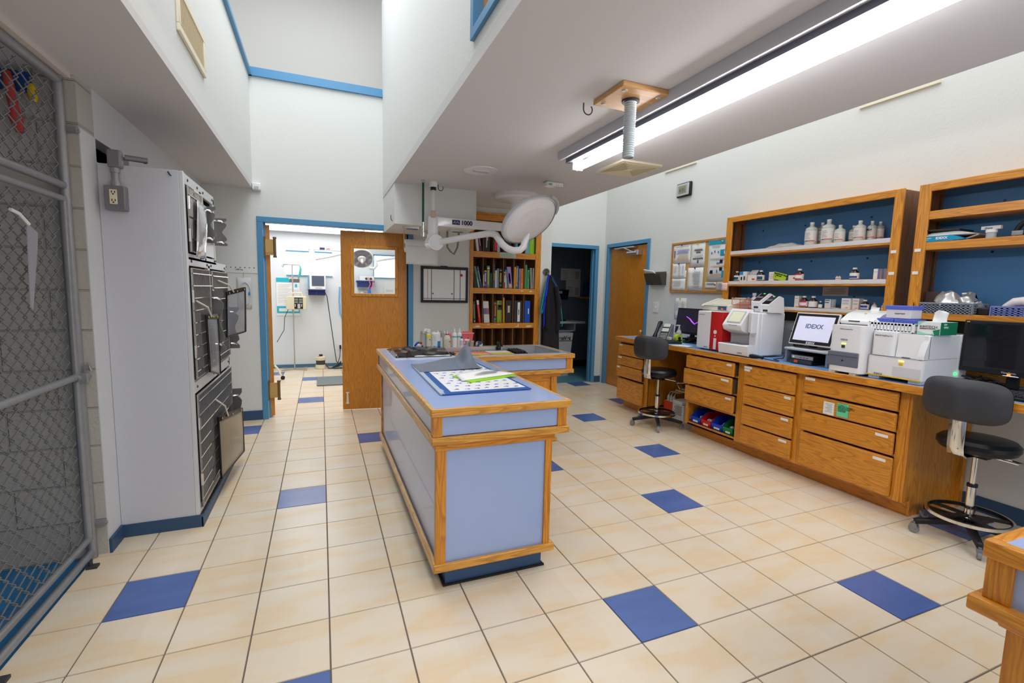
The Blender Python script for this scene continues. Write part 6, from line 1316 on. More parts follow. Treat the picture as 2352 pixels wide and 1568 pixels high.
# ================================================================== BINS AND KNEEHOLE CLUTTER
def bin_(y0, y1, m, label):
    t = thing('parts_bin', label, 'bin', (13.2,(y0+y1)/2,.42), 'stacking parts bins in the open cabinet bay')
    prof = [(12.78,.5),(12.82,.44),(13.7,.44),(13.7,.86),(13.05,.86),(12.86,.72),(12.78,.62)]
    g = G()
    for y in (y0,y1-.02): g.prism(prof,1,y,y+.02)
    g.box(12.8,y0,.43,13.7,y1,.46); g.box(13.68,y0,.44,13.7,y1,.86); g.prism([(12.78,.46),(12.8,.44),(12.8,.64),(12.76,.64)],1,y0,y1)
    g.box(12.75,y0,.62,12.8,y1,.66); g.build('tub', m, t); G().box(12.755,y0+.1,.49,12.765,y1-.12,.55).build('white_label', WHITE, t)
    return t
bin_(6.12,6.56,colr(22,74,206,.35),'blue parts bin, leftmost in the open cabinet bay'); bin_(5.66,6.09,colr(214,24,26,.35),'red parts bin in the open cabinet bay'); bin_(5.18,5.63,colr(20,70,210,.35),'blue parts bin between the red and green ones'); bin_(4.76,5.15,colr(18,132,64,.35),'green parts bin, rightmost in the open cabinet bay')
r_ = random.Random(9)
for y,l in ((6.34,'clear tubing piled in the leftmost blue bin'),(5.88,'clear tubing piled in the red bin'),(5.4,'pale packets piled in the middle blue bin'),(4.95,'pale packets piled in the green bin')):
    g = G()
    for k in range(5): g.sph((12.95+r_.random()*.15,y+r_.uniform(-.1,.1),.56+r_.random()*.1),(.1,.06,.05),8,5)
    tag(g.build('packets', mat('frosty packets',(196,204,220),.3)), l, 'packets', 'contents of the parts bins')
tag(G().cyl((12.84,6.6,.54),(13.1,6.6,.54),.06,n=14).build('tape_roll', WHITE), 'white roll standing left of the blue bin', 'roll')
pb = thing('supply_box', 'red and white supply carton under the far kneehole', 'box', (13.7,7.9,0))
G().box(13.3,7.5,.0,14.3,8.55,.72).build('carton', PAPER, pb); G().box(13.28,8.1,.0,13.3,8.56,.72).build('red_panel', colr(226,70,30), pb); g = G(); lines(g,13.29,7.55,8.05,.3,.66,8,.012,.3); g.build('print', INKD, pb); G().box(13.28,7.5,0,13.3,8.1,.12).build('red_foot', colr(226,70,30), pb)
for k,y in enumerate((8.45,8.3,8.15)):
    v = thing('drip_vial', ('left','middle','right')[k]+' capped bottle with tubing on the red and white carton', 'bottle', (13.4,y,.72), 'tubed bottles on the supply carton'); G().lathe([(0,0),(.055,0),(.055,.16),(.02,.24),(0,.24)],(13.4,y,.72),12).build('bottle', NAT, v); G().tube([(13.4,y,.95),(13.45,y-.02,1.05),(13.55,y-.2,1.1),(13.7,y-.3,1.16)],.014,6).build('tube', mat('clear tubing',(206,210,214),.2), v)
tag(G().box(13.25,7.55,.725,14.2,8.05,.86).build('white_tray', PAPER,bev=.02), 'white folded tray on the supply carton', 'tray')
tag(G().grid(lambda u,v: (13.4+.9*u, 7.0+.9*v, 1.27+.1*math.sin(PI*u)*math.sin(PI*v)+.02*math.sin(13*u+7*v)),10,10).build('towel', mat('grey towel',(170,166,160),.9),solid=.03), 'rumpled grey towel on the shelf in the far kneehole', 'towel')
tag(G().tube([(13.35,7.8,1.28),(13.3,7.9,1.5),(13.3,7.3,1.62),(13.4,7.1,1.4)],.025,6).build('wire_handle', CHROME), 'bent wire handle on the kneehole shelf', 'wire')
tag(G().tube([(14.4,6.85,2.8),(14.3,6.95,2.0),(14.35,6.9,1.3)],.035,6).build('hanging_cable', BLACK), 'black cable hanging down inside the far kneehole', 'cable')
tag(G().box(13.1,6.755,.05,13.9,6.8,1.3).build('red_sleeve', colr(206,40,30)), 'thin red panel standing against the cabinet in the far kneehole', 'panel')
# ================================================================== ON THE RIGHT WALL
co = thing('cork_board', 'oak-framed cork board covered with papers on the right wall', 'notice board', (14.87,9,4.9)); CORK = mat('cork',(206,164,98),.9,var=.25,vscale=160)
G().box(14.86,7.3,4.95,14.89,10.38,6.88).build('cork', CORK, co); CF = oak('light oak frame',1,(206,150,84),(160,104,46))
g = G(); g.box(14.82,7.3,6.86,14.9,10.44,6.94); g.box(14.82,7.3,4.88,14.9,10.44,4.96); g.box(14.82,10.36,4.96,14.9,10.44,6.86); g.build('frame', CF, co)
def wpaper(y0,y1,z0,z1,label,x=14.85,m=PAPER,rows=(),pin=None):
    t = thing('pinned_paper', label, 'paper', (x,(y0+y1)/2,z0), 'papers on the cork board')
    g = G(); g.grid(lambda u,v: (x-.012*math.sin(PI*u)*(1-v), y1-(y1-y0)*u, z0+(z1-z0)*v),6,4); g.build('sheet', m, t, solid=.003)
    for (a,b,c,e,n,mm) in rows:
        g = G(); lines(g,x-.018,y0+(y1-y0)*(1-b),y0+(y1-y0)*(1-a),z0+(z1-z0)*c,z0+(z1-z0)*e,n,.011,.3,seed=int(a*10+c*100)); g.build('print', mm, t)
    if pin: G().sph((x-.03,pin[0],pin[1]),(.03,.03,.03),8,6).build('push_pin', pin[2], t)
    return t
PB, PO = mat('pale blue print',(150,196,220),.7), mat('pale orange print',(226,184,160),.7); YP = colr(240,206,30)
a = wpaper(9.34,10.36,6.08,6.84,'colour-banded chart at the top left of the cork board',rows=((.1,.9,.86,.93,1,colr(150,60,60)),(.1,.95,.5,.75,8,mat('pale violet print',(170,170,220),.7)),(.1,.95,.35,.48,3,mat('pale lime print',(200,214,130),.7)),(.1,.95,.1,.34,7,PO)),pin=(9.85,6.83,colr(40,70,180)))
for z0,z1,m in ((6.42,6.62,colr(60,70,150)),(6.32,6.42,colr(120,80,150)),(6.24,6.32,colr(170,200,70)),(6.12,6.24,colr(240,160,80))): G().box(14.835,10.22,z0,14.84,10.27,z1).build('colour_tab', m, a)
wpaper(8.56,9.32,5.9,6.85,'white sheet with dark blocks at the top middle of the cork board',rows=((.2,.8,.7,.76,1,INKD),(.35,.7,.58,.66,2,INK),(.1,.9,.4,.5,3,mat('faint print',(206,206,210),.7))),pin=(8.95,6.81,YP))
b_ = bpy.data.objects['pinned_paper.001']; g = G()
for k in range(5): g.box(14.828,8.64+k*.11,6.2,14.832,8.73+k*.11,6.26)
g.box(14.828,8.86,6.05,14.832,8.94,6.17); g.box(14.828,8.68,6.54,14.832,9.12,6.58); g.box(14.828,8.78,6.45,14.832,9.02,6.49); g.build('dark_blocks', INK, b_)
c_ = wpaper(7.4,8.38,5.34,6.86,'tall blue-headed poster at the right of the cork board',rows=((.05,.6,.82,.88,3,PB),(.05,.9,.5,.56,3,GP),(.05,.9,.33,.38,3,PO),(.05,.8,.12,.18,3,PO)),pin=(7.7,6.8,YP))
PT = mat('poster turquoise',(20,162,206),.6)
g = G(); g.box(14.826,7.4,6.72,14.832,8.38,6.86); g.box(14.826,7.4,6.28,14.832,7.78,6.5); g.box(14.826,7.4,5.46,14.832,7.66,5.72); g.build('turquoise_blocks', PT, c_)
g = G(); g.box(14.824,7.46,6.34,14.826,7.6,6.46); g.build('inset', WHITE, c_); g = G()
for y,z in ((7.65,6.0),(7.65,5.72),(8.1,5.62),): g.box(14.826,y,z,14.83,y+.13,z+.13)
g.build('photo_block', INKD, c_); g = G()
for y,z in ((8.2,6.4),(8.05,6.45),(7.88,6.42),(7.9,6.0),(7.82,6.0),(7.9,5.72),(8.22,5.66),(7.9,5.68)): g.sph((14.83,y,z),(.004,.03,.05),8,5)
g.build('blue_motif', colr(60,130,214), c_)
wpaper(9.58,10.38,5.46,6.1,'white sheet with columns below the colour chart',x=14.848,rows=((.15,.35,.4,.85,7,PO),(.5,.65,.1,.85,12,PB),(.78,.9,.3,.85,8,PB)),pin=(9.95,6.06,colr(60,60,180)))
wpaper(9.54,10.35,4.98,5.46,'handwritten sheet at the bottom left of the cork board',x=14.846,rows=((.1,.7,.3,.85,7,GP),)); wpaper(9.52,9.66,5.46,5.78,'sliver of paper behind the column sheet',x=14.853)
wpaper(8.58,9.42,4.97,5.88,'long white list with a black clip in the middle of the cork board',x=14.842,rows=((.3,.85,.1,.85,15,PB),(.3,.8,.12,.8,11,PO)),pin=(9.02,5.86,BLACK)); wpaper(7.9,8.45,5.07,5.3,'small printed card with red and green pins',rows=((.05,.9,.5,.9,4,INK),),pin=(7.94,5.2,RED)); wpaper(7.52,7.88,4.98,5.32,'grey slip at the bottom right of the cork board',m=mat('grey slip',(206,206,208),.8),rows=((.1,.9,.2,.8,5,GP),))
wpaper(9.42,10.12,3.78,4.66,'white price list pinned to the wall below the cork board',x=14.88,rows=((.1,.35,.4,.85,8,PB),(.55,.8,.4,.85,8,PO)),pin=(9.8,4.64,YP))
fh = thing('file_holder', 'smoky plastic file holder with papers on the wall by the oak door', 'file holder', (14.75,11.3,5.18)); SMK = mat('smoky plastic',(88,82,72),.2,alpha=.85)
g = G(); g.prism([(14.89,5.2),(14.68,5.2),(14.5,5.7),(14.55,5.7),(14.7,5.24),(14.89,5.24)],1,10.78,11.8); g.box(14.85,10.78,5.2,14.89,11.8,5.78); g.prism([(14.89,5.2),(14.68,5.2),(14.5,5.7),(14.89,5.7)],1,10.76,10.8); g.prism([(14.89,5.2),(14.68,5.2),(14.5,5.7),(14.89,5.7)],1,11.78,11.82); g.build('pocket', SMK, fh)
tag(G().grid(lambda u,v: (14.84-.3*v-.12*v*u, 11.72-.85*u+.2*v, 5.4+.5*v-.12*u*v),6,6).build('filed_papers', PAPER,solid=.03), 'papers leaning out of the smoky file holder', 'papers')
ls = thing('light_switch', 'white rocker light switch on the wall beside the oak door', 'light switch', (14.89,11.36,3.98)); G().box(14.87,11.18,3.98,14.9,11.54,4.45).build('plate', WPAINT, ls, bev=.01); G().box(14.83,11.33,4.17,14.87,11.39,4.27).build('toggle', WPAINT, ls)
ck = thing('digital_clock', 'square silver and black digital wall clock', 'clock', (14.85,9.9,8.78)); G().box(14.78,9.52,8.78,14.9,10.3,9.34).build('case', BLACK, ck, bev=.03); G().box(14.76,9.58,8.83,14.79,10.26,9.3).build('bezel', mat('silver bezel',(196,198,204),.3,metal=.3), ck, bev=.02); lc = G().box(14.75,9.72,8.92,14.765,10.16,9.22).build('lcd', mat('olive lcd',(140,146,118),.3), ck); text('digits','6:31',.19,(14.748,10.12,8.99),'-x',lc,mat('lcd digits',(84,92,78),.5),bold=.002)
# ================================================================== ON THE BACK WALL
wb = thing('whiteboard', 'black-framed small whiteboard with ruled lines on the back wall', 'whiteboard', (5.58,12.75,4.26)); G().box(4.7,12.76,4.34,6.47,12.79,5.62).build('surface', mat('white enamel board',(240,242,242),.2), wb); g = G(); g.box(4.62,12.72,4.26,6.54,12.8,4.36); g.box(4.62,12.72,5.58,6.54,12.8,5.69); g.box(4.62,12.72,4.36,4.72,12.8,5.58); g.box(6.45,12.72,4.36,6.54,12.8,5.58); g.build('frame', BLACK, wb, bev=.012)
g = G()
for x in (5.03,5.95,6.2): g.box(x,12.752,4.36,x+.02,12.76,5.58)
g.box(4.72,12.752,4.42,6.45,12.76,4.435); g.build('ruled_line', INKD, wb); G().box(4.88,12.752,4.4,4.895,12.76,5.58).build('orange_line', colr(206,110,60), wb)
g = G(); g.cyl((6.26,12.752,5.37),(6.26,12.74,5.37),.06,n=6); g.build('magnet', RED, wb)
g = G()
for x in (5.1,5.88): g.sph((x,12.752,4.62),(.035,.005,.03),10,6)
g.build('small_mark', colr(130,100,96), wb); G().box(5.4,12.74,5.68,5.68,12.79,5.72).build('hanger_clip', BLACK, wb)
ck2 = thing('ruler_strip', 'clear plastic ruler strip fixed across the left back wall', 'ruler', (-1.5,12.77,5.2)); G().box(-2.4,12.78,5.2,-1.06,12.795,5.42).build('strip', mat('milky strip',(228,232,230),.3), ck2); g = G()
for k in range(9): g.box(-2.3+k*.14,12.775,5.37,-2.26+k*.14,12.78,5.395)
g.build('tick_marks', INKD, ck2); text('print','1,000 lbs',.07,(-1.75,12.775,5.29),'-y',ck2,INKD)
sp = thing('tube_pouch', 'sealed clear pouch with coiled tube hanging from the ruler strip', 'pouch', (-1.5,12.77,3.98)); g = G(); g.grid(lambda u,v: (-1.7+.44*u, 12.77-.03*math.sin(PI*u)*math.sin(PI*v), 3.97+1.07*v),6,6); g.build('pouch', mat('tyvek pouch',(230,232,232),.3,alpha=.85), sp, solid=.006); g = G(); g.tube([(-1.45+.17*math.cos(t),12.73,4.5+.38*math.sin(t)) for t in [2*PI*i/24 for i in range(24)]],.02,6,closed=True); g.build('coiled_tube', mat('tube white',(214,218,220),.3), sp); G().sph((-1.33,12.72,4.5),(.03,.02,.06),8,6).build('blue_clip', colr(30,150,214), sp); g = G(); g.tube([(-1.5,12.76,5.04),(-1.47,12.76,5.2)],.01,5); g.build('yellow_string', colr(214,190,110), sp)
# dog-paw coat hook with jacket and leashes at the wall end
wh = thing('wall_hook', 'round pewter paw hook near the right end of the back wall', 'hook', (10.08,12.72,5.5)); g = G(); g.cyl((10.08,12.8,5.65),(10.08,12.74,5.65),.15,n=24); g.build('rosette', mat('pewter',(120,116,108),.4,metal=.8), wh); g = G()
for x,z,r in ((0,-.02,.05),(-.06,.05,.025),(-.02,.08,.025),(.03,.08,.025),(.07,.04,.025)): g.sph((10.08+x,12.735,5.65+z),(r,.015,r),8,6)
g.build('paw_relief', mat('dark pewter',(70,66,60),.4,metal=.8), wh); G().tube([(10.08,12.72,5.6),(10.08,12.6,5.5),(10.08,12.52,5.55)],.025,6).build('peg', mat('pewter',(120,116,108),.4,metal=.8), wh)
JK = mat('black fleece',(30,28,32),.95,bump=.2,bscale=90)
def jk(u, v):
    a = 2*PI*u; w0 = .1+.24*min(1,v*3)**.7+.07*v; fold = .05*math.sin(5*a+2*v)*min(1,v*2)
    return (10.2+.05*v+(w0+fold)*math.cos(a), 12.56+(.1+.1*v+fold*.6)*math.sin(a), 5.5-3.3*v)
jt = thing('hanging_jacket', 'black fleece jacket hanging from the paw hook', 'jacket', (10.2,12.56,2.2)); g = G(); g.grid(jk,40,30); g.build('body', JK, jt); g = G(); g.tube([(10.38,12.4,5.0),(10.5,12.38,4.4),(10.55,12.4,3.7),(10.5,12.42,3.1)],[.1,.13,.12,.1],12); g.build('sleeve', JK, jt); g = G(); g.tube([(10.0,12.42,4.6),(9.98,12.38,3.9),(10.0,12.4,3.2)],[.08,.11,.09],12); g.build('sleeve', JK, jt)
for k,(m,P,l) in enumerate(((colr(20,160,170,.6),[(10.05,12.5,5.52),(9.85,12.46,4.7),(9.72,12.46,4.0),(9.76,12.46,3.85),(9.84,12.46,4.1),(9.95,12.48,5.0),(10.06,12.5,5.5)],'teal leash looped on the left of the jacket'),(colr(30,50,220,.6),[(10.06,12.47,5.54),(9.92,12.42,4.8),(9.84,12.42,4.0),(9.86,12.42,3.3),(9.9,12.42,4.2),(10.02,12.45,5.4)],'bright blue leash looped on the left of the jacket'),(colr(16,40,140,.6),[(9.9,12.44,4.2),(9.86,12.43,3.6),(9.84,12.43,3.2)],'dark blue lead end hanging low left of the jacket'),(colr(30,46,150,.6),[(10.12,12.48,5.52),(10.4,12.36,5.1),(10.56,12.3,4.5),(10.62,12.3,4.2)],'blue leash draped down the right of the jacket'),(colr(30,170,180,.6),[(10.12,12.5,5.5),(10.5,12.38,4.9),(10.66,12.36,4.0),(10.74,12.36,3.4),(10.7,12.36,3.3)],'thin teal cord down the right of the jacket'))):
    tag(G().tube(P,[.035,.035,.016,.018,.014][k],8).build('leash', m), l, 'leash', 'leashes on the paw hook')
# ================================================================== SURGERY ROOM
SY = 24.4
ps = thing('wall_poster', 'white poster with turquoise bands on the surgery wall', 'poster', (-.8,24.35,3.08)); G().box(-1.4,24.36,3.08,-.17,24.39,5.26).build('sheet', PAPER, ps); TB = colr(40,184,206)
g = G(); g.prism([(-1.39,5.0),(-.62,5.0),(-.76,5.25),(-1.39,5.25)],1,24.35,24.36); g.box(-1.39,24.35,3.22,-.19,24.36,3.62); g.build('turquoise_band', TB, ps); g = G(); g.box(-.7,24.345,5.0,-.17,24.355,5.2); g.build('photo', colr(110,108,106), ps); g = G(); g.box(-1.28,24.345,3.32,-.6,24.35,3.5); g.box(-.52,24.345,3.32,-.25,24.35,3.5); g.build('white_box', WHITE, ps); g = G(); [g.box(-1.3,24.352,4.85-k*.09,-.6-.1*(k%3),24.36,4.87-k*.09) for k in range(12)]; [g.box(-.55,24.352,4.55-k*.09,-.25,24.36,4.57-k*.09) for k in range(9)]; g.build('print', mat('very faint print',(206,206,206),.7), ps); G().box(-.42,24.35,4.72,-.3,24.36,4.9).build('motif', TB, ps)
iv = thing('iv_stand', 'steel drip stand with cross-shaped foot in the surgery', 'drip stand', (-.5,23.6,0)); DST = mat('dull steel',(186,182,174),.4,metal=.5)
G().cyl((-.5,23.6,.06),(-.5,23.6,6.0),.035,n=12).build('pole', DST, iv)
g = G(); g.tube([(-.95,23.6,5.9),(-.92,23.6,5.98),(-.1,23.6,5.98)],.035,8); g.tube([(-.92,23.6,5.98),(-.98,23.6,5.82),(-1.03,23.6,5.9)],.02,6); g.build('hanger', DST, iv)
for a in (.55,-.55): g = G(); g.box(-.75,-.05,0,.75,.05,.08); g.rot((0,0,0),'Z',a); g.move((-.5,23.6,.0)); g.build('foot_bar', DST, iv)
pu = thing('infusion_pump', 'cream infusion pump clamped on the drip stand', 'pump', (-.35,23.4,3.45)); CP = mat('cream enamel',(224,216,184),.4); G().box(-.85,23.2,3.48,.2,23.75,4.22).build('case', CP, pu, bev=.03); g = G(); g.tube([(-.55,23.4,4.2),(-.5,23.4,4.4),(-.05,23.4,4.4),(0,23.4,4.2)],.05,8); g.build('handle', CP, pu)
fp = G().box(-.42,23.19,3.52,.02,23.2,4.15).build('keypad', BLACK, pu); g = G(); g.box(-.4,23.18,3.98,-.22,23.19,4.1); g.box(-.18,23.18,3.98,0,23.19,4.1); g.box(-.4,23.18,3.84,-.22,23.19,3.95); g.box(-.18,23.18,3.84,0,23.19,3.95); g.build('display', colr(130,136,126), fp); g = G()
for x in (-.37,-.05):
    for z,m in ((3.74,0),(3.66,1)): g.sph((x,23.18,z),(.03,.01,.035),8,5,m=m)
g.build('dial', [WHITE,colr(240,170,40)], fp); G().box(-.26,23.18,3.55,-.12,23.19,3.8).build('keys', LGREY, fp); G().tube([(-.75,23.4,3.48),(-.95,23.5,3.0),(-1.0,23.6,2.3),(-1.4,23.8,1.6)],.018,6).build('cord', DKGR, pu)
sb_ = thing('wall_shelf', 'navy wall bracket shelf under the patient monitor', 'shelf', (.75,24.2,4.29)); NV = mat('navy enamel',(30,54,120),.4); g = G(); g.box(.28,23.6,4.56,1.22,24.38,4.62); g.build('plate', NV, sb_); g = G(); g.box(.3,23.7,4.29,1.2,24.38,4.56); g.build('drawer_box', mat('dark navy enamel',(22,36,92),.4), sb_); g = G(); g.box(.72,23.68,4.29,.78,23.7,4.56); g.build('divider', NV, sb_)
pmn = thing('patient_monitor', 'white patient monitor with a grey screen on the navy wall shelf', 'monitor', (.8,23.7,4.62)); G().box(.38,23.6,4.62,1.24,24.2,5.46).build('case', WPAINT, pmn, bev=.03); G().box(.5,23.58,4.82,1.16,23.6,5.4).build('screen', mat('slate screen',(84,94,116),.2), pmn); G().box(.28,23.7,4.7,.38,24.1,5.44).build('side_module', mat('pale blue module',(120,160,206),.4), pmn); g = G()
for k in range(5): g.box(.7+k*.07,23.57,4.7,.74+k*.07,23.6,4.73)
g.build('key_row', GREY, pmn); g = G(); g.tube([(1.12,23.8,4.64),(1.3,23.8,4.2),(1.5,24.0,2.5),(1.75,24.1,.4),(1.9,24.0,.1)],.025,6); g.build('cord', DKGR, pmn)
tag(G().grid(lambda u,v: (.5+.5*u, 23.7+.3*v, 5.47+.2*math.sin(PI*u)*math.sin(PI*v)+.04*math.sin(19*u)),10,6).build('sensor_leads', mat('bundled pale leads',(206,212,206),.5),solid=.02), 'bundle of pale sensor leads on top of the patient monitor', 'leads')
g = G(); g.tube([(-.1,23.55,5.95),(-.06,23.5,5.75),(-.1,23.5,5.5),(-.2,23.5,5.2)],[.03,.06,.07,.03],8); tag(g.build('breathing_mask', colr(80,176,160)), 'teal tubing hung from the drip stand hook', 'tubing')
cn = thing('suction_pump', 'small round cream pump with a black top on the surgery floor', 'pump', (.88,23.7,0)); G().lathe([(0,0),(.28,0),(.3,.05),(.28,.22),(.24,.26)],(.88,23.7,0),24).build('base', CP, cn); G().lathe([(.25,.24),(.25,.52)],(.88,23.7,0),24).build('motor_cage', mat('dark motor',(66,66,62),.5), cn); G().lathe([(.24,.5),(.29,.52),(.29,.68),(.2,.74),(0,.74)],(.88,23.7,0),24).build('upper_housing', CP, cn); G().cyl((.9,23.7,.74),(.9,23.7,.84),.1,n=16).build('knob', BLACK, cn); G().cyl((.82,23.6,.742),(.82,23.6,.746),.12,n=16).build('pink_sticker', colr(236,140,170), cn)
tag(G().tube([(1.15,23.6,.3),(1.3,23.4,.06),(1.7,23.3,.05),(2.2,23.4,.05)],.04,8).build('pump_hose', DKGR), 'dark hose running along the floor from the round pump', 'hose'); tag(G().tube([(1.5,23.8,.03),(1.9,24.0,.05),(2.0,23.6,.4),(1.7,23.5,.1),(1.6,23.9,.05),(2.1,24.1,.2)],.03,6).build('cable_coil', BLACK), 'loop of black cable on the surgery floor by the wall', 'cable')
am = thing('floor_mat', 'grey anti-fatigue mat on the surgery floor', 'mat', (2.0,19.5,0)); g = G(); g.prism(rrect(2.8,2.3,.1,4,2.1,19.5),2,.004,.06); g.build('mat', mat('slate grey mat',(116,124,124),.6), am, bev=.04)
so = thing('wall_outlet', 'white outlet with black plugs on the surgery wall', 'power outlet', (1.98,24.37,1.0)); G().box(1.86,24.36,1.0,2.16,24.4,1.38).build('plate', WHITE, so); g = G(); g.cyl((2.0,24.36,1.24),(2.0,24.26,1.24),.06,n=10); g.cyl((2.0,24.36,1.12),(2.0,24.26,1.12),.06,n=10); g.build('plug', BLACK, so); G().tube([(2.0,24.26,1.12),(1.96,24.25,.6),(1.85,24.2,.2)],.02,6).build('cord', BLACK, so)
wl = thing('cart_wheel', 'cream cart leg on a black caster just past the surgery door', 'cart', (-.92,20.6,0)); G().tube([(-1.3,20.9,.7),(-1.12,20.75,.5),(-1.0,20.65,.2)],.05,8).build('leg', CP, wl); g = G(); g.cyl((-.92,20.55,.1),(-.92,20.65,.1),.1,n=16); g.build('caster', BLACK, wl)
# surgical light in the surgery
sg = thing('surgery_lamp', 'white double-arm surgical lamp in the room beyond the double doors', 'surgical light', (2.87,19,8.9)); G().lathe([(0,8.9),(.5,8.9),(.5,8.75),(.17,8.7),(.17,6.66)],(2.87,19,0),24).build('ceiling_post', WPAINT, sg)
ua = G().box(.45,18.88,6.52,2.87,19.12,6.7).build('upper_arm', WPAINT, sg, bev=.04); text('lettering','1000',.1,(1.22,18.87,6.57),'-y',ua,RED); G().box(.96,18.86,6.56,1.18,18.88,6.66).build('logo_patch', colr(50,60,130), ua)
g = G(); g.cyl((.6,19,6.66),(.6,19,5.95),.13,n=20); g.cyl((.6,19.1,6.05),(.6,18.7,6.05),.17,n=24); g.build('elbow', WPAINT, sg); g = G(); g.tube([(.7,18.8,6.08),(1.3,18.8,6.22),(1.9,18.8,6.4)],.07,10); g.build('lower_arm', WPAINT, sg)
g = G(); g.lathe([(0,.12),(.4,.1),(.56,.0),(.54,-.06),(.5,-.06)],(0,0,0),36,caps=False); g.rot((0,0,0),'X',math.radians(-52)); g.move((2.86,18.6,6.22)); g.build('lamp_head', WPAINT, sg); g = G(); g.lathe([(0,-.05),(.5,-.05)],(0,0,0),36); g.rot((0,0,0),'X',math.radians(-52)); g.move((2.86,18.6,6.22)); g.build('lens', mat('mirrored lens',(176,178,194),.4,bump=.6,bscale=14), sg)
g = G(); g.lathe([(0,-.06),(.2,-.06),(.18,-.12),(.07,-.14),(.06,-.34),(0,-.35)],(0,0,0),20); g.rot((0,0,0),'X',math.radians(-40)); g.move((2.86,18.6,6.24)); g.build('handle', WPAINT, sg); g = G(); g.tube([(3.2,18.5,5.76),(3.42,18.5,5.74),(3.56,18.5,5.9),(3.52,18.5,6.12),(3.9,18.6,6.22),(4.7,18.8,6.36)],.08,10); g.build('yoke', WPAINT, sg)
vt2 = thing('anaesthesia_shelf', 'navy wall shelf with hanging blue bag seen through the door pane', 'shelf', (3.45,24.1,4.82)); g = G(); g.box(2.95,23.7,5.1,3.97,24.38,5.2); g.box(3.0,23.75,4.82,3.85,24.38,5.1); g.build('shelf', NV, vt2); tag(G().tube([(3.7,23.9,4.82),(3.68,23.85,4.6),(3.7,23.85,4.4),(3.72,23.85,4.25)],[.06,.09,.12,.09],10).build('hanging_breathing_bag', colr(40,120,206)), 'blue breathing bag hanging under the navy shelf', 'bag')
vm_ = thing('ventilator', 'white control box with two dials on the navy shelf seen through the door pane', 'control box', (3.55,23.9,5.2)); G().box(3.15,23.7,5.2,3.95,24.2,5.46).build('case', WPAINT, vm_, bev=.02); g = G(); g.cyl((3.5,23.7,5.32),(3.5,23.66,5.32),.07,n=14); g.cyl((3.76,23.7,5.32),(3.76,23.66,5.32),.07,n=14); g.build('dial', DKGR, vm_); G().tube([(3.6,23.68,5.42),(3.72,23.6,5.0),(3.6,23.6,4.72),(3.75,23.6,4.66),(3.88,23.62,5.0),(3.9,23.7,5.25)],.025,6).build('pink_tube', colr(240,120,140), vm_)
vp_ = thing('vaporiser', 'small steel and white vaporiser at the bottom of the door pane view', 'vaporiser', (3.3,24.1,4.0)); G().cyl((3.3,24.15,3.9),(3.3,24.15,4.55),.1,n=14).build('body', WPAINT, vp_); g = G(); g.cyl((3.05,24.15,4.6),(3.6,24.15,4.6),.05,n=10); g.build('manifold', STEEL, vp_)
pa_ = tag(G().box(4.6,24.36,4.0,5.28,24.38,5.0).build('taped_paper', mat('faded paper',(226,226,222),.8)), 'paper taped to the surgery wall, seen through the door pane', 'paper'); g = G(); g.box(4.72,24.352,4.55,5.15,24.36,4.7); g.box(4.72,24.352,4.25,5.15,24.36,4.4); g.build('print', mat('very faint print',(206,206,206),.7), pa_)
tag(G().tube([(2.02,24.2,4.8),(1.98,24.2,4.0),(2.03,24.2,3.2),(2.15,24.2,2.9)],.05,8).build('hanging_tube', colr(120,180,230)), 'pale blue breathing tube hanging at the edge of the oak door', 'tube'); tag(G().tube([(2.55,24.0,5.9),(2.5,24.0,5.2)],.04,8).build('hanging_hose', colr(30,120,100)), 'green hose behind the surgical lamp head', 'hose')
sfx = thing('surgery_ceiling_light', 'long bright strip light on the surgery ceiling', 'ceiling light', (.3,24.0,7.95)); G().box(-3.0,23.95,7.85,4.5,24.38,8.3).build('housing', FB, sfx); G().box(-3.0,23.93,7.87,4.5,23.95,8.28).build('diffuser', mat('lit diffuser',(255,255,255),.5,emit=2.2), sfx)
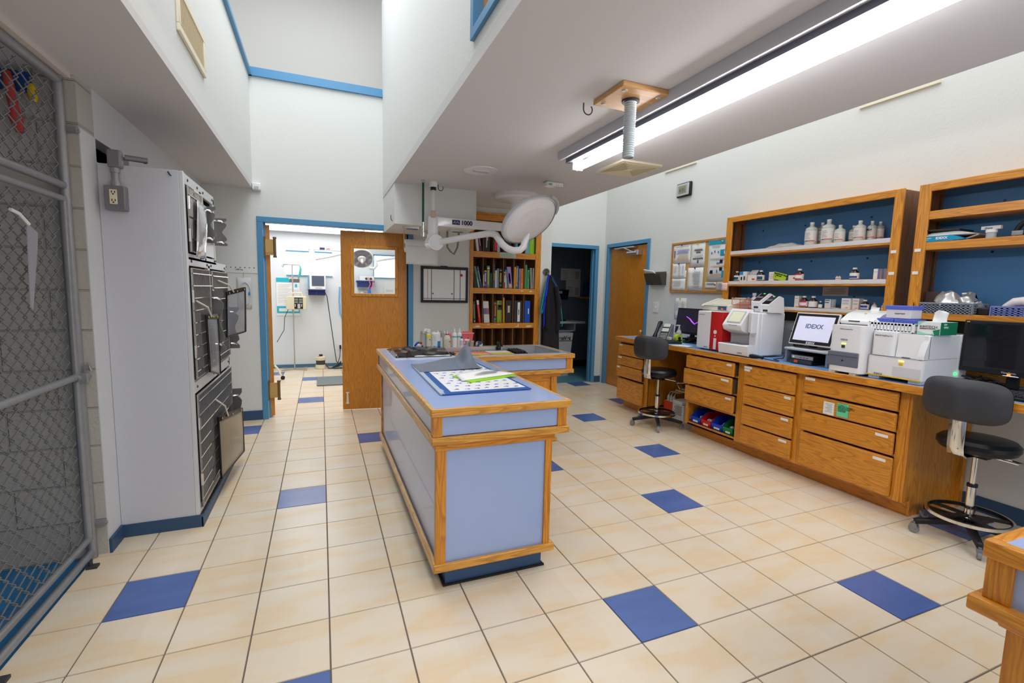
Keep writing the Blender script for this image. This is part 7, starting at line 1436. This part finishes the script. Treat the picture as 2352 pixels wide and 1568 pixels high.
# ================================================================== DARK ROOM BEYOND DOOR 2
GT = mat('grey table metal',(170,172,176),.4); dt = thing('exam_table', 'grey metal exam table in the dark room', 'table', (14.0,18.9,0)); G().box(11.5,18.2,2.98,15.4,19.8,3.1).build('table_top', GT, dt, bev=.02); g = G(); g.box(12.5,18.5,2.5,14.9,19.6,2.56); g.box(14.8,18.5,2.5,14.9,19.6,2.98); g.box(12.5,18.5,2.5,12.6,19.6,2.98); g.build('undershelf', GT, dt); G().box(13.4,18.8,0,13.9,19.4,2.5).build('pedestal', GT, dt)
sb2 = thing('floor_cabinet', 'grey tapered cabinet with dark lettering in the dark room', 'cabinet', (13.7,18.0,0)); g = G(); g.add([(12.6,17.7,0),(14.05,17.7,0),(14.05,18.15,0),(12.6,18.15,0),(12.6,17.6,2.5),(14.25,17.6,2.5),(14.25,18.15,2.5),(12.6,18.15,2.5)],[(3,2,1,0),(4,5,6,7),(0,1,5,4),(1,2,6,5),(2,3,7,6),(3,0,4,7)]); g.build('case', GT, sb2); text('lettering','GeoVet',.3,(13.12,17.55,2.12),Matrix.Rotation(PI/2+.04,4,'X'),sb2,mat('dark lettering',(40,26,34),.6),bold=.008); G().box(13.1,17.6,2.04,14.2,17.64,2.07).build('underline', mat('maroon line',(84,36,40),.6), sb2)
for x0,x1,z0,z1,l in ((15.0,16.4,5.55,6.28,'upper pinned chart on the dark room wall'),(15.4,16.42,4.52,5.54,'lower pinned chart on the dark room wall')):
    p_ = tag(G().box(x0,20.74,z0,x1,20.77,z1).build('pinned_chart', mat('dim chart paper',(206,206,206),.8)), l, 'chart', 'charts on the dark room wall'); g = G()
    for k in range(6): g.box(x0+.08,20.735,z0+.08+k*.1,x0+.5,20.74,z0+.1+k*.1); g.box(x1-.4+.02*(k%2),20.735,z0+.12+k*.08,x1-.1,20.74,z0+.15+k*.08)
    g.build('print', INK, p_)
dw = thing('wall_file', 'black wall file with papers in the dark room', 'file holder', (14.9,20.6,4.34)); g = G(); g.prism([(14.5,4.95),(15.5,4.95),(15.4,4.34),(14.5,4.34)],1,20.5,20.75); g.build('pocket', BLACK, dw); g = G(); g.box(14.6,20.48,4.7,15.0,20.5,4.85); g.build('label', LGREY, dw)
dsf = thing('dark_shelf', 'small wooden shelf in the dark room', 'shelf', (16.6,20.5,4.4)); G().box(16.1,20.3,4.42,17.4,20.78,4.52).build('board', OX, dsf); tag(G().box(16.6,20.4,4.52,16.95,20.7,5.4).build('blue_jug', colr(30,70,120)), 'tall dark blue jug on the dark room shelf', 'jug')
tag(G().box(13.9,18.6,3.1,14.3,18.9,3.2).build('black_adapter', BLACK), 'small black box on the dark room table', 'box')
for o in list(COL.objects):
    for k in ('_off','_local'):
        if k in o: del o[k]
